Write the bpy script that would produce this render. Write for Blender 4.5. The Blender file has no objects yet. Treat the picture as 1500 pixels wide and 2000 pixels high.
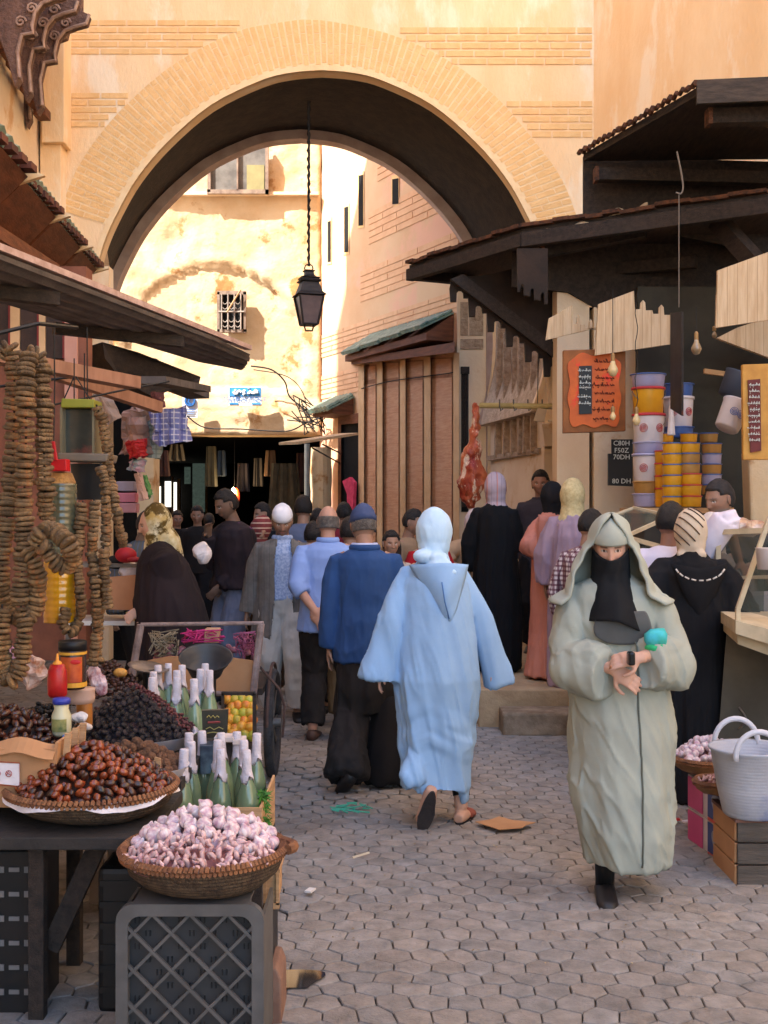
import bpy, bmesh, math, random
import numpy as np
from mathutils import Vector, Matrix, noise
from math import sin, cos, pi, radians as R, sqrt, exp
random.seed(7); rng = np.random.default_rng(7)
SC = bpy.context.scene
COL = SC.collection
# ---------------------------------------------------------------- camera, sky, sun, exposure
F = 2300.0; EYE = 1.65
cam = bpy.data.objects.new('camera', bpy.data.cameras.new('camera')); COL.objects.link(cam)
cam.location = (0, 0, EYE); cam.rotation_euler = (R(90), 0, 0)
cam.data.sensor_fit = 'VERTICAL'; cam.data.sensor_height = 36; cam.data.lens = 36 * F / 2000
cam.data.clip_end = 500; cam.data.clip_start = 0.05
SC.camera = cam
SC.view_settings.view_transform = 'Standard'; SC.view_settings.look = 'None'
SC.view_settings.gamma = 1; SC.view_settings.exposure = 2.38
SUN_AZ = Vector((-0.80, -0.60)); SUN_EL = R(50)       # towards the sun: left of the lane and behind the camera
w = bpy.data.worlds.new('World'); SC.world = w; w.use_nodes = True
nt = w.node_tree; sky = nt.nodes.new('ShaderNodeTexSky'); sky.sky_type = 'NISHITA'; sky.sun_disc = False
sky.sun_elevation = SUN_EL; sky.sun_rotation = math.atan2(SUN_AZ.x, SUN_AZ.y)
sky.air_density = 1.0; sky.dust_density = 1.0; sky.ozone_density = 1.0
bg = nt.nodes['Background']; bg.inputs[1].default_value = 0.15; nt.links.new(sky.outputs[0], bg.inputs[0])
sl = bpy.data.lights.new('sun', 'SUN'); sl.energy = 3.2; sl.angle = R(0.5); sl.color = (1.0, 0.94, 0.86)
so = bpy.data.objects.new('sun', sl); COL.objects.link(so); so.location = (0, -20, 40)
a = SUN_AZ.normalized(); sv = Vector((a.x*cos(SUN_EL), a.y*cos(SUN_EL), sin(SUN_EL)))
so.rotation_euler = sv.to_track_quat('Z', 'Y').to_euler()

def P(x, y, d):            # photo direction at a chosen real distance d -> point in the scene
    return Vector(((x-750)/F*d, d, EYE-(y-1000)/F*d))
V = Vector
# ---------------------------------------------------------------- materials
MATS = {}
def lin(c):
    return tuple((v/12.92 if v <= .04045 else ((v+.055)/1.055)**2.4) for v in [q/255 for q in c])
def mat(name, c, c2=None, sc=4.0, rough=.75, bump=.0, bsc=None, metal=0, spec=.35, an=(1,1,1), mix=.5, rnd=0, det=6,
        c3=None, sc3=1.2, thr3=(.5,.62), emit=0, alpha=None, trans=0, vcol=False, sss=0, sheen=0, wave=None, stripes=None, coat=0, check=None, bdist=None):
    if name in MATS: return MATS[name]
    m = bpy.data.materials.new(name); m.use_nodes = True; t = m.node_tree; N = t.nodes; L = t.links
    b = N['Principled BSDF']; b.inputs['Roughness'].default_value = rough; b.inputs['Metallic'].default_value = metal
    b.inputs['Specular IOR Level'].default_value = spec
    c = lin(c); tc = N.new('ShaderNodeTexCoord'); mp = N.new('ShaderNodeMapping'); mp.inputs['Scale'].default_value = an
    L.new(tc.outputs['Object'], mp.inputs['Vector'])
    def nz(s, d=det, r=.6):
        n = N.new('ShaderNodeTexNoise'); n.inputs['Scale'].default_value = s; n.inputs['Detail'].default_value = d
        n.inputs['Roughness'].default_value = r; L.new(mp.outputs[0], n.inputs['Vector']); return n
    def mixc(fac, A, B):
        x = N.new('ShaderNodeMix'); x.data_type = 'RGBA'
        for sock, val in ((x.inputs['Factor'], fac), (x.inputs['A'], A), (x.inputs['B'], B)):
            if hasattr(val, 'is_linked') or hasattr(val, 'links'): L.new(val, sock)
            elif isinstance(val, tuple): sock.default_value = (*val, 1)
            else: sock.default_value = val
        return x.outputs['Result']
    def ramp(sock, lo, hi):
        r = N.new('ShaderNodeMapRange'); r.interpolation_type = 'SMOOTHSTEP'; L.new(sock, r.inputs[0])
        r.inputs[1].default_value = lo; r.inputs[2].default_value = hi; return r.outputs[0]
    if vcol:
        at = N.new('ShaderNodeAttribute'); at.attribute_name = 'Col'; col = at.outputs['Color']
        n = nz(sc); k = N.new('ShaderNodeMapRange'); L.new(n.outputs[0], k.inputs[0]); k.inputs[1].default_value=.3; k.inputs[2].default_value=.7
        k.inputs[3].default_value = 1-mix*.5; k.inputs[4].default_value = 1+mix*.5
        h = N.new('ShaderNodeHueSaturation'); L.new(col, h.inputs['Color']); L.new(k.outputs[0], h.inputs['Value']); col = h.outputs[0]
    else:
        c2 = lin(c2) if c2 else tuple(v*.72 for v in c)
        col = mixc(ramp(nz(sc).outputs[0], .5-.22, .5+.22), c, c2) if mix else mixc(0.0, c, c2)
    if c3: col = mixc(ramp(nz(sc3, 8, .65).outputs[0], *thr3), col, lin(c3))
    if stripes:   # (colour, frequency, duty, axis) woven or printed stripes
        for (cs, fr, du, ax) in stripes:
            sx = N.new('ShaderNodeSeparateXYZ'); L.new(tc.outputs['Object'], sx.inputs[0])
            a1 = N.new('ShaderNodeMath'); a1.operation='MULTIPLY'; L.new(sx.outputs[ax], a1.inputs[0]); a1.inputs[1].default_value = fr
            a2 = N.new('ShaderNodeMath'); a2.operation='FRACT'; L.new(a1.outputs[0], a2.inputs[0])
            a3 = N.new('ShaderNodeMath'); a3.operation='LESS_THAN'; L.new(a2.outputs[0], a3.inputs[0]); a3.inputs[1].default_value = du
            a4 = N.new('ShaderNodeMath'); a4.operation='MULTIPLY'; L.new(a3.outputs[0], a4.inputs[0]); a4.inputs[1].default_value = .75
            col = mixc(a4.outputs[0], col, lin(cs))
    if rnd:
        oi = N.new('ShaderNodeObjectInfo'); k = N.new('ShaderNodeMapRange'); L.new(oi.outputs['Random'], k.inputs[0])
        k.inputs[3].default_value = 1-rnd; k.inputs[4].default_value = 1+rnd
        h = N.new('ShaderNodeHueSaturation'); L.new(col, h.inputs['Color']); L.new(k.outputs[0], h.inputs['Value']); col = h.outputs[0]
    L.new(col, b.inputs['Base Color'])
    if bump:
        n = nz(bsc or sc*4); bp = N.new('ShaderNodeBump'); bp.inputs['Strength'].default_value = min(1, bump)
        bp.inputs['Distance'].default_value = (bdist if bdist else .02*max(1, bump)); L.new(n.outputs[0], bp.inputs['Height']); L.new(bp.outputs[0], b.inputs['Normal'])
        if wave:
            wv = N.new('ShaderNodeTexWave'); wv.inputs['Scale'].default_value = wave[0]; wv.bands_direction = wave[1]
            wv.inputs['Distortion'].default_value = wave[2]; L.new(tc.outputs['Object'], wv.inputs['Vector'])
            b2 = N.new('ShaderNodeBump'); b2.inputs['Strength'].default_value = .5; b2.inputs['Distance'].default_value = wave[3]
            L.new(wv.outputs[0], b2.inputs['Height']); L.new(bp.outputs[0], b2.inputs['Normal']); L.new(b2.outputs[0], b.inputs['Normal'])
    if sheen: b.inputs['Sheen Weight'].default_value = sheen
    if coat: b.inputs['Coat Weight'].default_value = coat; b.inputs['Coat Roughness'].default_value = .15
    if sss: b.inputs['Subsurface Weight'].default_value = sss; b.inputs['Subsurface Scale'].default_value = .01; b.inputs['Subsurface Radius'].default_value = (1,.35,.2)
    if trans: b.inputs['Transmission Weight'].default_value = trans; b.inputs['IOR'].default_value = 1.4
    if alpha is not None: b.inputs['Alpha'].default_value = alpha
    if emit: b.inputs['Emission Color'].default_value = (*c, 1); b.inputs['Emission Strength'].default_value = emit
    MATS[name] = m; return m
# ---------------------------------------------------------------- mesh builder
class MB:
    def __init__(s): s.v = []; s.f = []; s.col = None
    def add(s, vs, fs):
        n = len(s.v); s.v += [tuple(p) for p in vs]; s.f += [tuple(i+n for i in f) for f in fs]; return s
    def hexa(s, p):      # 8 points: 4 bottom ccw, 4 top ccw
        return s.add(p, [(3,2,1,0),(4,5,6,7),(0,1,5,4),(1,2,6,5),(2,3,7,6),(3,0,4,7)])
    def box(s, c, d, rz=0, M=None):
        x, y, z = d[0]/2, d[1]/2, d[2]/2
        p = [V(q) for q in ((-x,-y,-z),(x,-y,-z),(x,y,-z),(-x,y,-z),(-x,-y,z),(x,-y,z),(x,y,z),(-x,y,z))]
        Q = M if M is not None else Matrix.Rotation(rz, 3, 'Z')
        return s.hexa([Q @ q + V(c) for q in p])
    def bar(s, a, b, w, h, up=(0,0,1)):      # box beam from a to b
        a, b = V(a), V(b); d = (b-a).normalized(); u = V(up)
        if abs(d.dot(u)) > .95: u = V((0,1,0))
        sd = d.cross(u).normalized(); u = sd.cross(d)
        p = [q + sd*i*w/2 + u*j*h/2 for q in (a, b) for i, j in ((-1,-1),(1,-1),(1,1),(-1,1))]
        return s.hexa(p)
    def prism(s, pts, ext):   # polygon extruded by vector
        n = len(pts); e = V(ext); pts = [V(p) for p in pts]
        return s.add(pts + [p+e for p in pts], [tuple(range(n))[::-1], tuple(range(n, 2*n))] + [(i, (i+1)%n, (i+1)%n+n, i+n) for i in range(n)])
    def rings(s, rs, cap=True, closed=False):
        n = len(rs[0]); vs = [p for r in rs for p in r]; fs = []
        m = len(rs)
        for i in range(m if closed else m-1):
            k = (i+1) % m
            for j in range(n): fs.append((i*n+j, i*n+(j+1)%n, k*n+(j+1)%n, k*n+j))
        if cap and not closed:
            fs += [tuple(range(n))[::-1], tuple(range((m-1)*n, m*n))]
        return s.add(vs, fs)
    def tube(s, pts, r, n=8, ratio=1.0, up=None, cap=True):
        pts = [V(p) for p in pts]; m = len(pts)
        if not hasattr(r, '__len__'): r = [r]*m
        if not hasattr(ratio, '__len__'): ratio = [ratio]*m
        rs = []; u = V(up) if up is not None else None
        for i, p in enumerate(pts):
            d = (pts[min(i+1, m-1)] - pts[max(i-1, 0)])
            if d.length < 1e-9: d = V((0,0,1))
            d.normalize()
            if u is None: u = V((0,0,1)) if abs(d.z) < .9 else V((1,0,0))
            u = u - d*u.dot(d)
            if u.length < 1e-6: u = d.orthogonal()
            u.normalize(); w_ = d.cross(u)
            rs.append([p + (w_*cos(2*pi*k/n) + u*sin(2*pi*k/n)*ratio[i])*r[i] for k in range(n)])
        return s.rings(rs, cap)
    def lathe(s, prof, c=(0,0,0), n=24, M=None, sx=1, sy=1):
        c = V(c); rs = []
        for r, z in prof:
            ring = [V((r*cos(2*pi*k/n)*sx, r*sin(2*pi*k/n)*sy, z)) for k in range(n)]
            rs.append([(M @ q if M else q)+c for q in ring])
        return s.rings(rs)
    def ell(s, c, rad, n=12, m=8, M=None):
        prof = [(max(sin(pi*i/m), .02), -cos(pi*i/m)) for i in range(m+1)]
        c = V(c); rs = []
        for r, z in prof:
            ring = [V((r*cos(2*pi*k/n)*rad[0], r*sin(2*pi*k/n)*rad[1], z*rad[2])) for k in range(n)]
            rs.append([(M @ q if M else q)+c for q in ring])
        return s.rings(rs)
    def sheet(s, grid, th=.01, nrm=None):   # grid[i][j] of points -> closed thick sheet
        G = np.array([[tuple(p) for p in row] for row in grid], float); a_, b_ = G.shape[:2]
        du = np.gradient(G, axis=0); dv = np.gradient(G, axis=1); nn = np.cross(du, dv)
        nn /= np.linalg.norm(nn, axis=2, keepdims=True)+1e-9
        T = G + nn*th/2; B = G - nn*th/2; vs = [tuple(p) for p in T.reshape(-1,3)] + [tuple(p) for p in B.reshape(-1,3)]
        o = a_*b_; fs = []
        for i in range(a_-1):
            for j in range(b_-1):
                q = (i*b_+j, (i+1)*b_+j, (i+1)*b_+j+1, i*b_+j+1); fs += [q, tuple(k+o for k in q[::-1])]
        for i in range(a_-1):
            for j, fl in ((0, 0), (b_-1, 1)):
                q = (i*b_+j, (i+1)*b_+j, (i+1)*b_+j+o, i*b_+j+o); fs.append(q if fl else q[::-1])
        for j in range(b_-1):
            for i, fl in ((0, 1), (a_-1, 0)):
                q = (i*b_+j, i*b_+j+1, i*b_+j+1+o, i*b_+j+o); fs.append(q if fl else q[::-1])
        return s.add(vs, fs)
    def mesh(s, name='m', off=(0,0,0), smooth=False):
        me = bpy.data.meshes.new(name); o = V(off)
        me.from_pydata([tuple(V(p)-o) for p in s.v], [], s.f)
        if s.col is not None:
            ca = me.color_attributes.new('Col', 'FLOAT_COLOR', 'POINT')
            ca.data.foreach_set('color', np.hstack([np.array(s.col, float), np.ones((len(s.v), 1))]).ravel())
        bm = bmesh.new(); bm.from_mesh(me); bmesh.ops.recalc_face_normals(bm, faces=bm.faces); bm.to_mesh(me); bm.free()
        if smooth: me.shade_smooth() if hasattr(me, 'shade_smooth') else [setattr(p, 'use_smooth', True) for p in me.polygons]
        me.update(); return me
    def build(s, name, m, parent=None, smooth=False, bev=0, loc=None):
        off = V(loc) if loc is not None else (world_loc(parent) if parent else V((0,0,0)))
        if parent is None and loc is None:
            A = np.array([tuple(p) for p in s.v]); off = V(((A[:,0].min()+A[:,0].max())/2, (A[:,1].min()+A[:,1].max())/2, A[:,2].min()))
        me = s.mesh(name, off, smooth); me.materials.append(m)
        o = bpy.data.objects.new(name, me); COL.objects.link(o)
        if parent:
            o.parent = parent; o.location = off - world_loc(parent)
        else: o.location = off
        if bev:
            b = o.modifiers.new('bevel', 'BEVEL'); b.width = bev; b.segments = 2; b.limit_method = 'ANGLE'; b.angle_limit = R(40)
        return o
def world_loc(o):
    l = V((0,0,0))
    while o: l += o.location; o = o.parent
    return l
def tag(o, label=None, cat=None, group=None, kind=None):
    if label: o['label'] = label
    if cat: o['category'] = cat
    if group: o['group'] = group
    if kind: o['kind'] = kind
    return o
def thing(name, loc, label, cat, group=None):
    o = bpy.data.objects.new(name, None); COL.objects.link(o); o.location = V(loc); o.empty_display_size = .1
    return tag(o, label, cat, group)
def struct(o): o['kind'] = 'structure'; return o
def copy_tree(o, loc, rot=None, label=None, parent=None, scale=None):
    c = o.copy(); COL.objects.link(c)
    if parent is not None: c.parent = parent
    else:
        c.location = V(loc)
        if rot is not None: c.rotation_euler = rot
        if scale is not None: c.scale = (scale,)*3
        if label: c['label'] = label
    for ch in list(o.children): copy_tree(ch, None, parent=c)
    return c
# ---------------------------------------------------------------- noise (numpy)
def _h(i, j, k):
    n = (i*374761393 + j*668265263 + k*2147483647*3 + 1013904223).astype(np.int64) & 0x7fffffff
    n = (n ^ (n >> 13))*1274126177 & 0x7fffffff
    return ((n ^ (n >> 16)) & 0xffff)/65535.0
def vn(p):
    p = np.asarray(p, float)+1000.0; i = np.floor(p).astype(np.int64); f = p-i; f = f*f*(3-2*f)
    x, y, z = i[:,0], i[:,1], i[:,2]; fx, fy, fz = f[:,0], f[:,1], f[:,2]
    def lx(a, b): return a*(1-fx)+b*fx
    a0 = lx(_h(x,y,z), _h(x+1,y,z)); a1 = lx(_h(x,y+1,z), _h(x+1,y+1,z)); b0 = lx(_h(x,y,z+1), _h(x+1,y,z+1)); b1 = lx(_h(x,y+1,z+1), _h(x+1,y+1,z+1))
    return (a0*(1-fy)+a1*fy)*(1-fz) + (b0*(1-fy)+b1*fy)*fz*1.0
def fbm(p, o=3):
    p = np.asarray(p, float); s_ = 0; a_ = 1; t_ = 0
    for i in range(o): s_ = s_ + a_*vn(p*2**i+i*17.3); t_ += a_; a_ *= .5
    return s_/t_
# ---------------------------------------------------------------- text and writing
def text_mesh(txt, size, M, mt, parent, name='lettering', th=.0015, font=None, align='CENTER', sx=1):
    cu = bpy.data.curves.new(name, 'FONT'); cu.body = txt; cu.size = size; cu.extrude = th; cu.align_x = align; cu.align_y = 'CENTER'
    cu.resolution_u = 2
    ob = bpy.data.objects.new('tmp', cu); COL.objects.link(ob); dg = bpy.context.evaluated_depsgraph_get()
    me = bpy.data.meshes.new_from_object(ob.evaluated_get(dg)); bpy.data.objects.remove(ob)
    me.transform(Matrix.Diagonal((sx,1,1,1))); me.transform(M)
    me.transform(Matrix.Translation(-world_loc(parent))); me.materials.clear(); me.materials.append(mt)
    o = bpy.data.objects.new(name, me); COL.objects.link(o); o.parent = parent; return o
def frame(c, right, up):     # matrix with local x=right, y=up, z=normal
    r_ = V(right).normalized(); u_ = (V(up) - r_*V(up).dot(r_)).normalized(); n_ = r_.cross(u_)
    M = Matrix((r_, u_, n_)).transposed().to_4x4(); M.translation = V(c); return M
# ---------------------------------------------------------------- common materials
M_plaster = mat('ochre_plaster', (244,212,168), (236,196,146), sc=1.1, rough=.9, bump=.35, bsc=14, an=(2.0,2.0,.8), c3=(244,222,190), sc3=.9)
M_plaster_pale = mat('pale_plaster', (226,204,174), (214,186,154), sc=1.6, rough=.9, bump=.3, bsc=18, c3=(200,156,112), sc3=1.4, thr3=(.56,.66))
M_brick = mat('tan_brick', (238,196,138), (228,182,122), sc=9, rough=.9, bump=.3, bsc=60)
M_mortar = mat('mortar', (242,214,170), (236,200,150), sc=6, rough=.9, bump=.2)
M_pink = mat('pink_plaster', (200,150,130), (186,132,112), sc=3, rough=.9, bump=.2)
M_soffit = mat('shaded_soffit', (56,43,34), (36,29,25), sc=7, rough=.95, bump=.6, bsc=30)  # dark brown puts the vault's shadow into the colour
M_rim = mat('rim_plaster', (190,168,156), (166,142,130), sc=4, rough=.9, bump=.3)
M_old = mat('old_plaster', (212,188,152), (196,164,124), sc=1.4, rough=.95, bump=1.2, bsc=5, c3=(168,122,74), sc3=1.6, thr3=(.55,.63))
M_stone = mat('worn_stone', (150,132,112), (112,94,76), sc=9, rough=.9, bump=.6, bsc=24)
M_dark = mat('opening_gloom', (20,18,17), (10,9,9), sc=3, rough=.95)  # near-black stands in for shade in the openings and the passage
M_dwood = mat('dark_wood', (58,46,38), (34,28,25), sc=5, rough=.8, bump=.4, bsc=20, an=(6,1,6))
M_bwood = mat('brown_wood', (122,72,46), (88,50,32), sc=4, rough=.7, bump=.3, an=(1,1,6))
M_pwood = mat('pale_wood', (184,146,104), (160,120,80), sc=3, rough=.75, bump=.25, an=(1,1,8))
M_grey_metal = mat('dull_metal', (120,116,112), (90,84,80), sc=8, rough=.5, metal=.6)
M_black = mat('black_paint', (22,21,22), (14,14,15), sc=6, rough=.5)
M_wire = mat('dark_wire', (30,26,24), rough=.7)
M_white = mat('white_paint', (214,208,202), (196,188,180), sc=5, rough=.5)
M_gtile = mat('green_tile', (124,146,130), (88,108,98), sc=6, rough=.35, bump=.2, c3=(150,160,140), sc3=5, thr3=(.55,.68))
# ---------------------------------------------------------------- ground
g = MB(); g.box((0, 40, -.07), (160, 200, .1)); struct(g.build('ground', mat('lane_dirt', (142,130,116), (116,106,94), sc=6, rough=.95, bump=.5), loc=(0,0,0)))
def hexpave():
    vs = []; fs = []; cols = []
    s = .070; dx = s*sqrt(3); dy = s*1.5
    jit = {}
    def J(x, y):
        k = (round(x*400), round(y*400))
        if k not in jit:
            n = noise.noise_vector(V((x*3.1, y*3.1, .5)))*.03
            jit[k] = (random.uniform(-.009,.009)+n.x, random.uniform(-.009,.009)+n.y)
        return jit[k]
    ny = int(15.5/dy); nx = int(10/dx)
    for jy in range(ny):
        for ix in range(nx):
            cx = -5 + (ix + .5*(jy % 2))*dx; cy = 3.2 + jy*dy
            if abs(cx) > 1.2 + cy*.36: continue
            pts = []
            for k in range(6):
                a_ = pi/6 + k*pi/3; x = cx + s*cos(a_); y = cy + s*sin(a_); j = J(x, y); pts.append((x+j[0], y+j[1]))
            mx = sum(p[0] for p in pts)/6; my = sum(p[1] for p in pts)/6
            n0 = noise.noise(V((mx*.9, my*.9, 3)))
            broken = noise.noise(V((mx*.5+9, my*.5, 1))) > .30 or (mx < -.35 and my < 5.2 and random.random() < .3)
            h = .012 + random.uniform(-.0015,.0015) + n0*.006 + (random.choice((-.003,.004)) if broken else 0)
            tx = random.gauss(0, .009); ty = random.gauss(0, .009)
            gap = random.uniform(.0012, .0028) + (.0025 if broken else 0)
            b = len(vs); c_ = random.uniform(.86, 1.08)*(1+n0*.25)
            hue = random.uniform(-.03, .05) + .05*noise.noise(V((mx*.6, my*.6, 8)))
            for (inset, dz) in ((gap, -.010), (gap+.0005, -.004), (gap+.004, 0), (.024, .001)):
                for (x, y) in pts:
                    d = sqrt((x-mx)**2+(y-my)**2); k = (d-inset)/d
                    X = mx+(x-mx)*k; Y = my+(y-my)*k
                    vs.append((X, Y, h + dz + (X-mx)*tx + (Y-my)*ty)); 
                    dk = .92 if dz < -.003 else 1
                    cols.append((.252*c_*(1+hue)*dk, .224*c_*dk, .202*c_*(1-hue)*dk))
            for r_ in range(3):
                for k in range(6): fs.append((b+r_*6+k, b+r_*6+(k+1)%6, b+(r_+1)*6+(k+1)%6, b+(r_+1)*6+k))
            fs.append(tuple(b+18+k for k in range(6)))
    m = MB(); m.v = vs; m.f = fs; m.col = cols; return m
pm = mat('paving_stone', (150,130,115), rough=.75, bump=.5, bsc=70, vcol=True, sc=14, mix=.5, spec=.3, c3=(88,74,64), sc3=1.1, thr3=(.52,.78))
struct(tag(hexpave().build('paving', pm, loc=(0,0,0))))
fm = MB(); fm.box((0, 31, -.01), (20, 20, .02)); struct(fm.build('lane_floor_far', pm if 0 else mat('far_floor', (140,120,104), (110,92,78), sc=6, rough=.85, bump=.4), loc=(0,0,0)))

# ---------------------------------------------------------------- arch building
YA, YB = 13.2, 15.7
XA, XB = -0.70, -1.10
PROF = [(0,6.60),(.35,6.57),(.69,6.48),(1.24,6.21),(1.72,5.80),(2.06,5.40),(2.28,5.02),(2.44,4.66),(2.53,4.3),(2.57,3.95),(2.55,3.55),(2.49,3.2),(2.40,2.92),(2.36,2.80),(2.50,2.79),(2.50,1.4),(2.50,0)]
def catmull(p, n=4):
    out = []
    for i in range(len(p)-1):
        p0 = p[max(i-1,0)]; p1 = p[i]; p2 = p[i+1]; p3 = p[min(i+2,len(p)-1)]
        for k in range(n):
            t = k/n; out.append(tuple(.5*((2*b)+(-a_+c)*t+(2*a_-5*b+4*c-d)*t*t+(-a_+3*b-3*c+d)*t**3) for a_,b,c,d in zip(p0,p1,p2,p3)))
    return out + [p[-1]]
half = catmull(PROF[:13], 4) + PROF[13:]
full = [(-x, z) for x, z in half[::-1]] + half[1:]       # left base -> apex -> right base
def shrink(pr, k): return [(x*(1-k/2.6), z-(k if z > 2.8 else 0)*max(0,(z-2.8)/3.8)) for x, z in pr]
def arch_face(mb, y, X0, pr, xl, xr, top, th):   # wall with arched opening, thickness th towards +y
    n = len(pr); out = []
    for i, (x, z) in enumerate(pr):
        t = i/(n-1)
        if z < 2.9: out.append(((xl if x < 0 else xr), z))
        else:
            dx, dz = x, (z-2.0); 
            k1 = (top-2.0)/dz if dz > 0 else 99; k2 = ((xr-X0) if x > 0 else (X0-xl))/abs(x) if abs(x) > 1e-6 else 99
            k = min(k1, k2); out.append((X0+x*k, 2.0+dz*k))
    # make sure the two top corners are covered
    f0 = [V((X0+x, y, z)) for x, z in pr]; f1 = [V((x, y, z)) for x, z in out]
    b0 = [p+V((0,th,0)) for p in f0]; b1 = [p+V((0,th,0)) for p in f1]
    vs = f0+f1+b0+b1; fs = []
    for i in range(n-1):
        fs += [(i,i+1,n+i+1,n+i),(2*n+i,3*n+i,3*n+i+1,2*n+i+1),(i,2*n+i,2*n+i+1,i+1)]
        if abs(out[i][0]-out[i+1][0]) > .01 and abs(out[i][1]-out[i+1][1]) > .01:
            cx = xl if out[i][0] < X0 else xr; m_ = len(vs); vs += [V((cx, y, top)), V((cx, y+th, top))]
            fs += [(n+i, n+i+1, m_), (3*n+i, m_+1, 3*n+i+1)]
    mb.add(vs, fs)
arch = thing('arch_building', (XA, YA, 0), 'ochre plaster gateway building with a tall pointed horseshoe arch spanning the lane', 'gateway')
m = MB(); arch_face(m, YA, XA, full, -3.95, 2.6, 7.9, .22); m.build('wall', M_plaster, arch)
m = MB(); m.box((-.8, 14.45, 10.2), (8.6, 2.5, 4.59)); m.build('upper_storey', M_plaster, arch)
m = MB(); arch_face(m, YB-.22, XB, shrink(full, .04), -4.8, 1.36, 7.9, .22); m.build('rear_wall', M_rim, arch)
big = [(x*1.03, z+.10 if z > 2.8 else z) for x, z in full]
m = MB(); n_ = len(big)                                   # vault between the two faces
ra = [V((XA+.02+x, YA+.2, z)) for x, z in big]; rb = [V((XB+x*1.0, YB-.2, z)) for x, z in big]
rg = [[ra[i].lerp(rb[i], t) for i in range(n_)] for t in (0,.2,.4,.6,.8,1)]
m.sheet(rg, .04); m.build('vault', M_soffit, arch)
m = MB()                                                  # rims of both faces (narrow lighter edge)
for (y, X0, pr) in ((YA-.012, XA, full),):
    q = [V((X0+x, y, z)) for x, z in pr]; 
    q2 = [V((X0+x*1.022, y, z+(.06 if z > 2.8 else 0)*max(0,(z-2.8)/3.8))) for x, z in pr]
    for i in range(len(q)-1):
        m.hexa([q[i], q[i+1], q2[i+1], q2[i]] + [p+V((0,.06,0)) for p in (q[i], q[i+1], q2[i+1], q2[i])])
m.build('arch_rim', M_mortar, arch)
# voussoir bricks: radial courses between the arch edge and an outer line; and the horizontal brick bands
def wall_px(x, y): p = P(x, y, YA); return (p.x, p.z)
outer_px = catmull([(118,412),(150,330),(205,250),(270,182),(350,118),(460,62),(545,44),(600,38),(660,44),(760,66),(862,110),(960,180),(1040,270),(1095,345),(1128,425)], 8)
outer = [wall_px(*q) for q in outer_px]
inner = [(XA+x*1.022, z+.06*max(0,(z-2.8)/3.8)) for x, z in full if z > 4.75]
def resample(pl, n):
    d = [0]
    for i in range(1, len(pl)): d.append(d[-1]+math.dist(pl[i], pl[i-1]))
    out = []
    for k in range(n):
        t = d[-1]*k/(n-1); i = min(max(1, int(np.searchsorted(d, t))), len(pl)-1); u = (t-d[i-1])/max(1e-9, d[i]-d[i-1])
        out.append((pl[i-1][0]+(pl[i][0]-pl[i-1][0])*u, pl[i-1][1]+(pl[i][1]-pl[i-1][1])*u))
    return out
NB = 96; oi = resample(outer, NB+1); ii = resample(inner, NB+1)
mm_ = MB(); bk = MB()
for i in range(NB):
    a0, a1, b0, b1 = ii[i], ii[i+1], oi[i], oi[i+1]
    if True:
        q = [V((p[0], YA-.006, p[1])) for p in (a0, a1, b1, b0)]; mm_.add(q, [(0,1,2,3)])
    L_ = math.dist(a0, b0); cuts = [0]; t = (i % 2)*.11+.02
    while t < L_-.06: cuts.append(t/L_); t += .23+random.uniform(-.02,.02)
    cuts.append(1)
    for c0, c1 in zip(cuts, cuts[1:]):
        g_ = .006/L_; c0 += g_; c1 -= g_
        if c1-c0 < .02: continue
        e = .13 + random.uniform(-.04,.04)
        def lp(s_, t_):
            lo = (a0[0]+(b0[0]-a0[0])*t_, a0[1]+(b0[1]-a0[1])*t_); hi = (a1[0]+(b1[0]-a1[0])*t_, a1[1]+(b1[1]-a1[1])*t_)
            return V((lo[0]+(hi[0]-lo[0])*s_, YA-.010, lo[1]+(hi[1]-lo[1])*s_))
        q = [lp(e,c0), lp(1-e,c0), lp(1-e,c1), lp(e,c1)]; bk.hexa([p+V((0,.01,0)) for p in q]+q)
def band(x0, x1, y0, y1, nrow, slope=0, clip=None):
    for r_ in range(nrow):
        ya = y0+(y1-y0)*r_/nrow; yb = y0+(y1-y0)*(r_+1)/nrow; x = x0 - (r_ % 2)*22
        while x < x1:
            xe = x+58+random.uniform(-3,3); A = max(x, x0)+2; B = min(xe, x1)-2
            if clip:
                lim = clip((ya+yb)/2)
                if clip.side > 0: B = min(B, lim)
                else: A = max(A, lim)
            if B-A > 5:
                p0 = wall_px(A, yb-2.2); p1 = wall_px(B, ya+2.2)
                q = [V((p0[0], YA-.010, p0[1])), V((p1[0], YA-.010, p0[1])), V((p1[0], YA-.010, p1[1])), V((p0[0], YA-.010, p1[1]))]
                bk.hexa([p+V((0,.01,0)) for p in q]+q)
            x = xe
    p0 = wall_px(x0, y1); p1 = wall_px(x1, y0)
class Clip:
    def __init__(s, side): s.side = side
    def __call__(s, y):
        pts = outer_px[:len(outer_px)//2] if s.side > 0 else outer_px[len(outer_px)//2:]
        return min(pts, key=lambda q: abs(q[1]-y))[0] + (-8 if s.side > 0 else 8)
band(135, 470, 38, 108, 5, clip=Clip(1)); band(138, 330, 180, 250, 5, clip=Clip(1))
band(780, 1158, 52, 128, 5, clip=Clip(-1)); band(960, 1158, 196, 270, 5, clip=Clip(-1))
mm_.build('mortar_bed', M_mortar, arch, loc=(0,0,0)); bk.build('brickwork', M_brick, arch, loc=(0,0,0))
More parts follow.
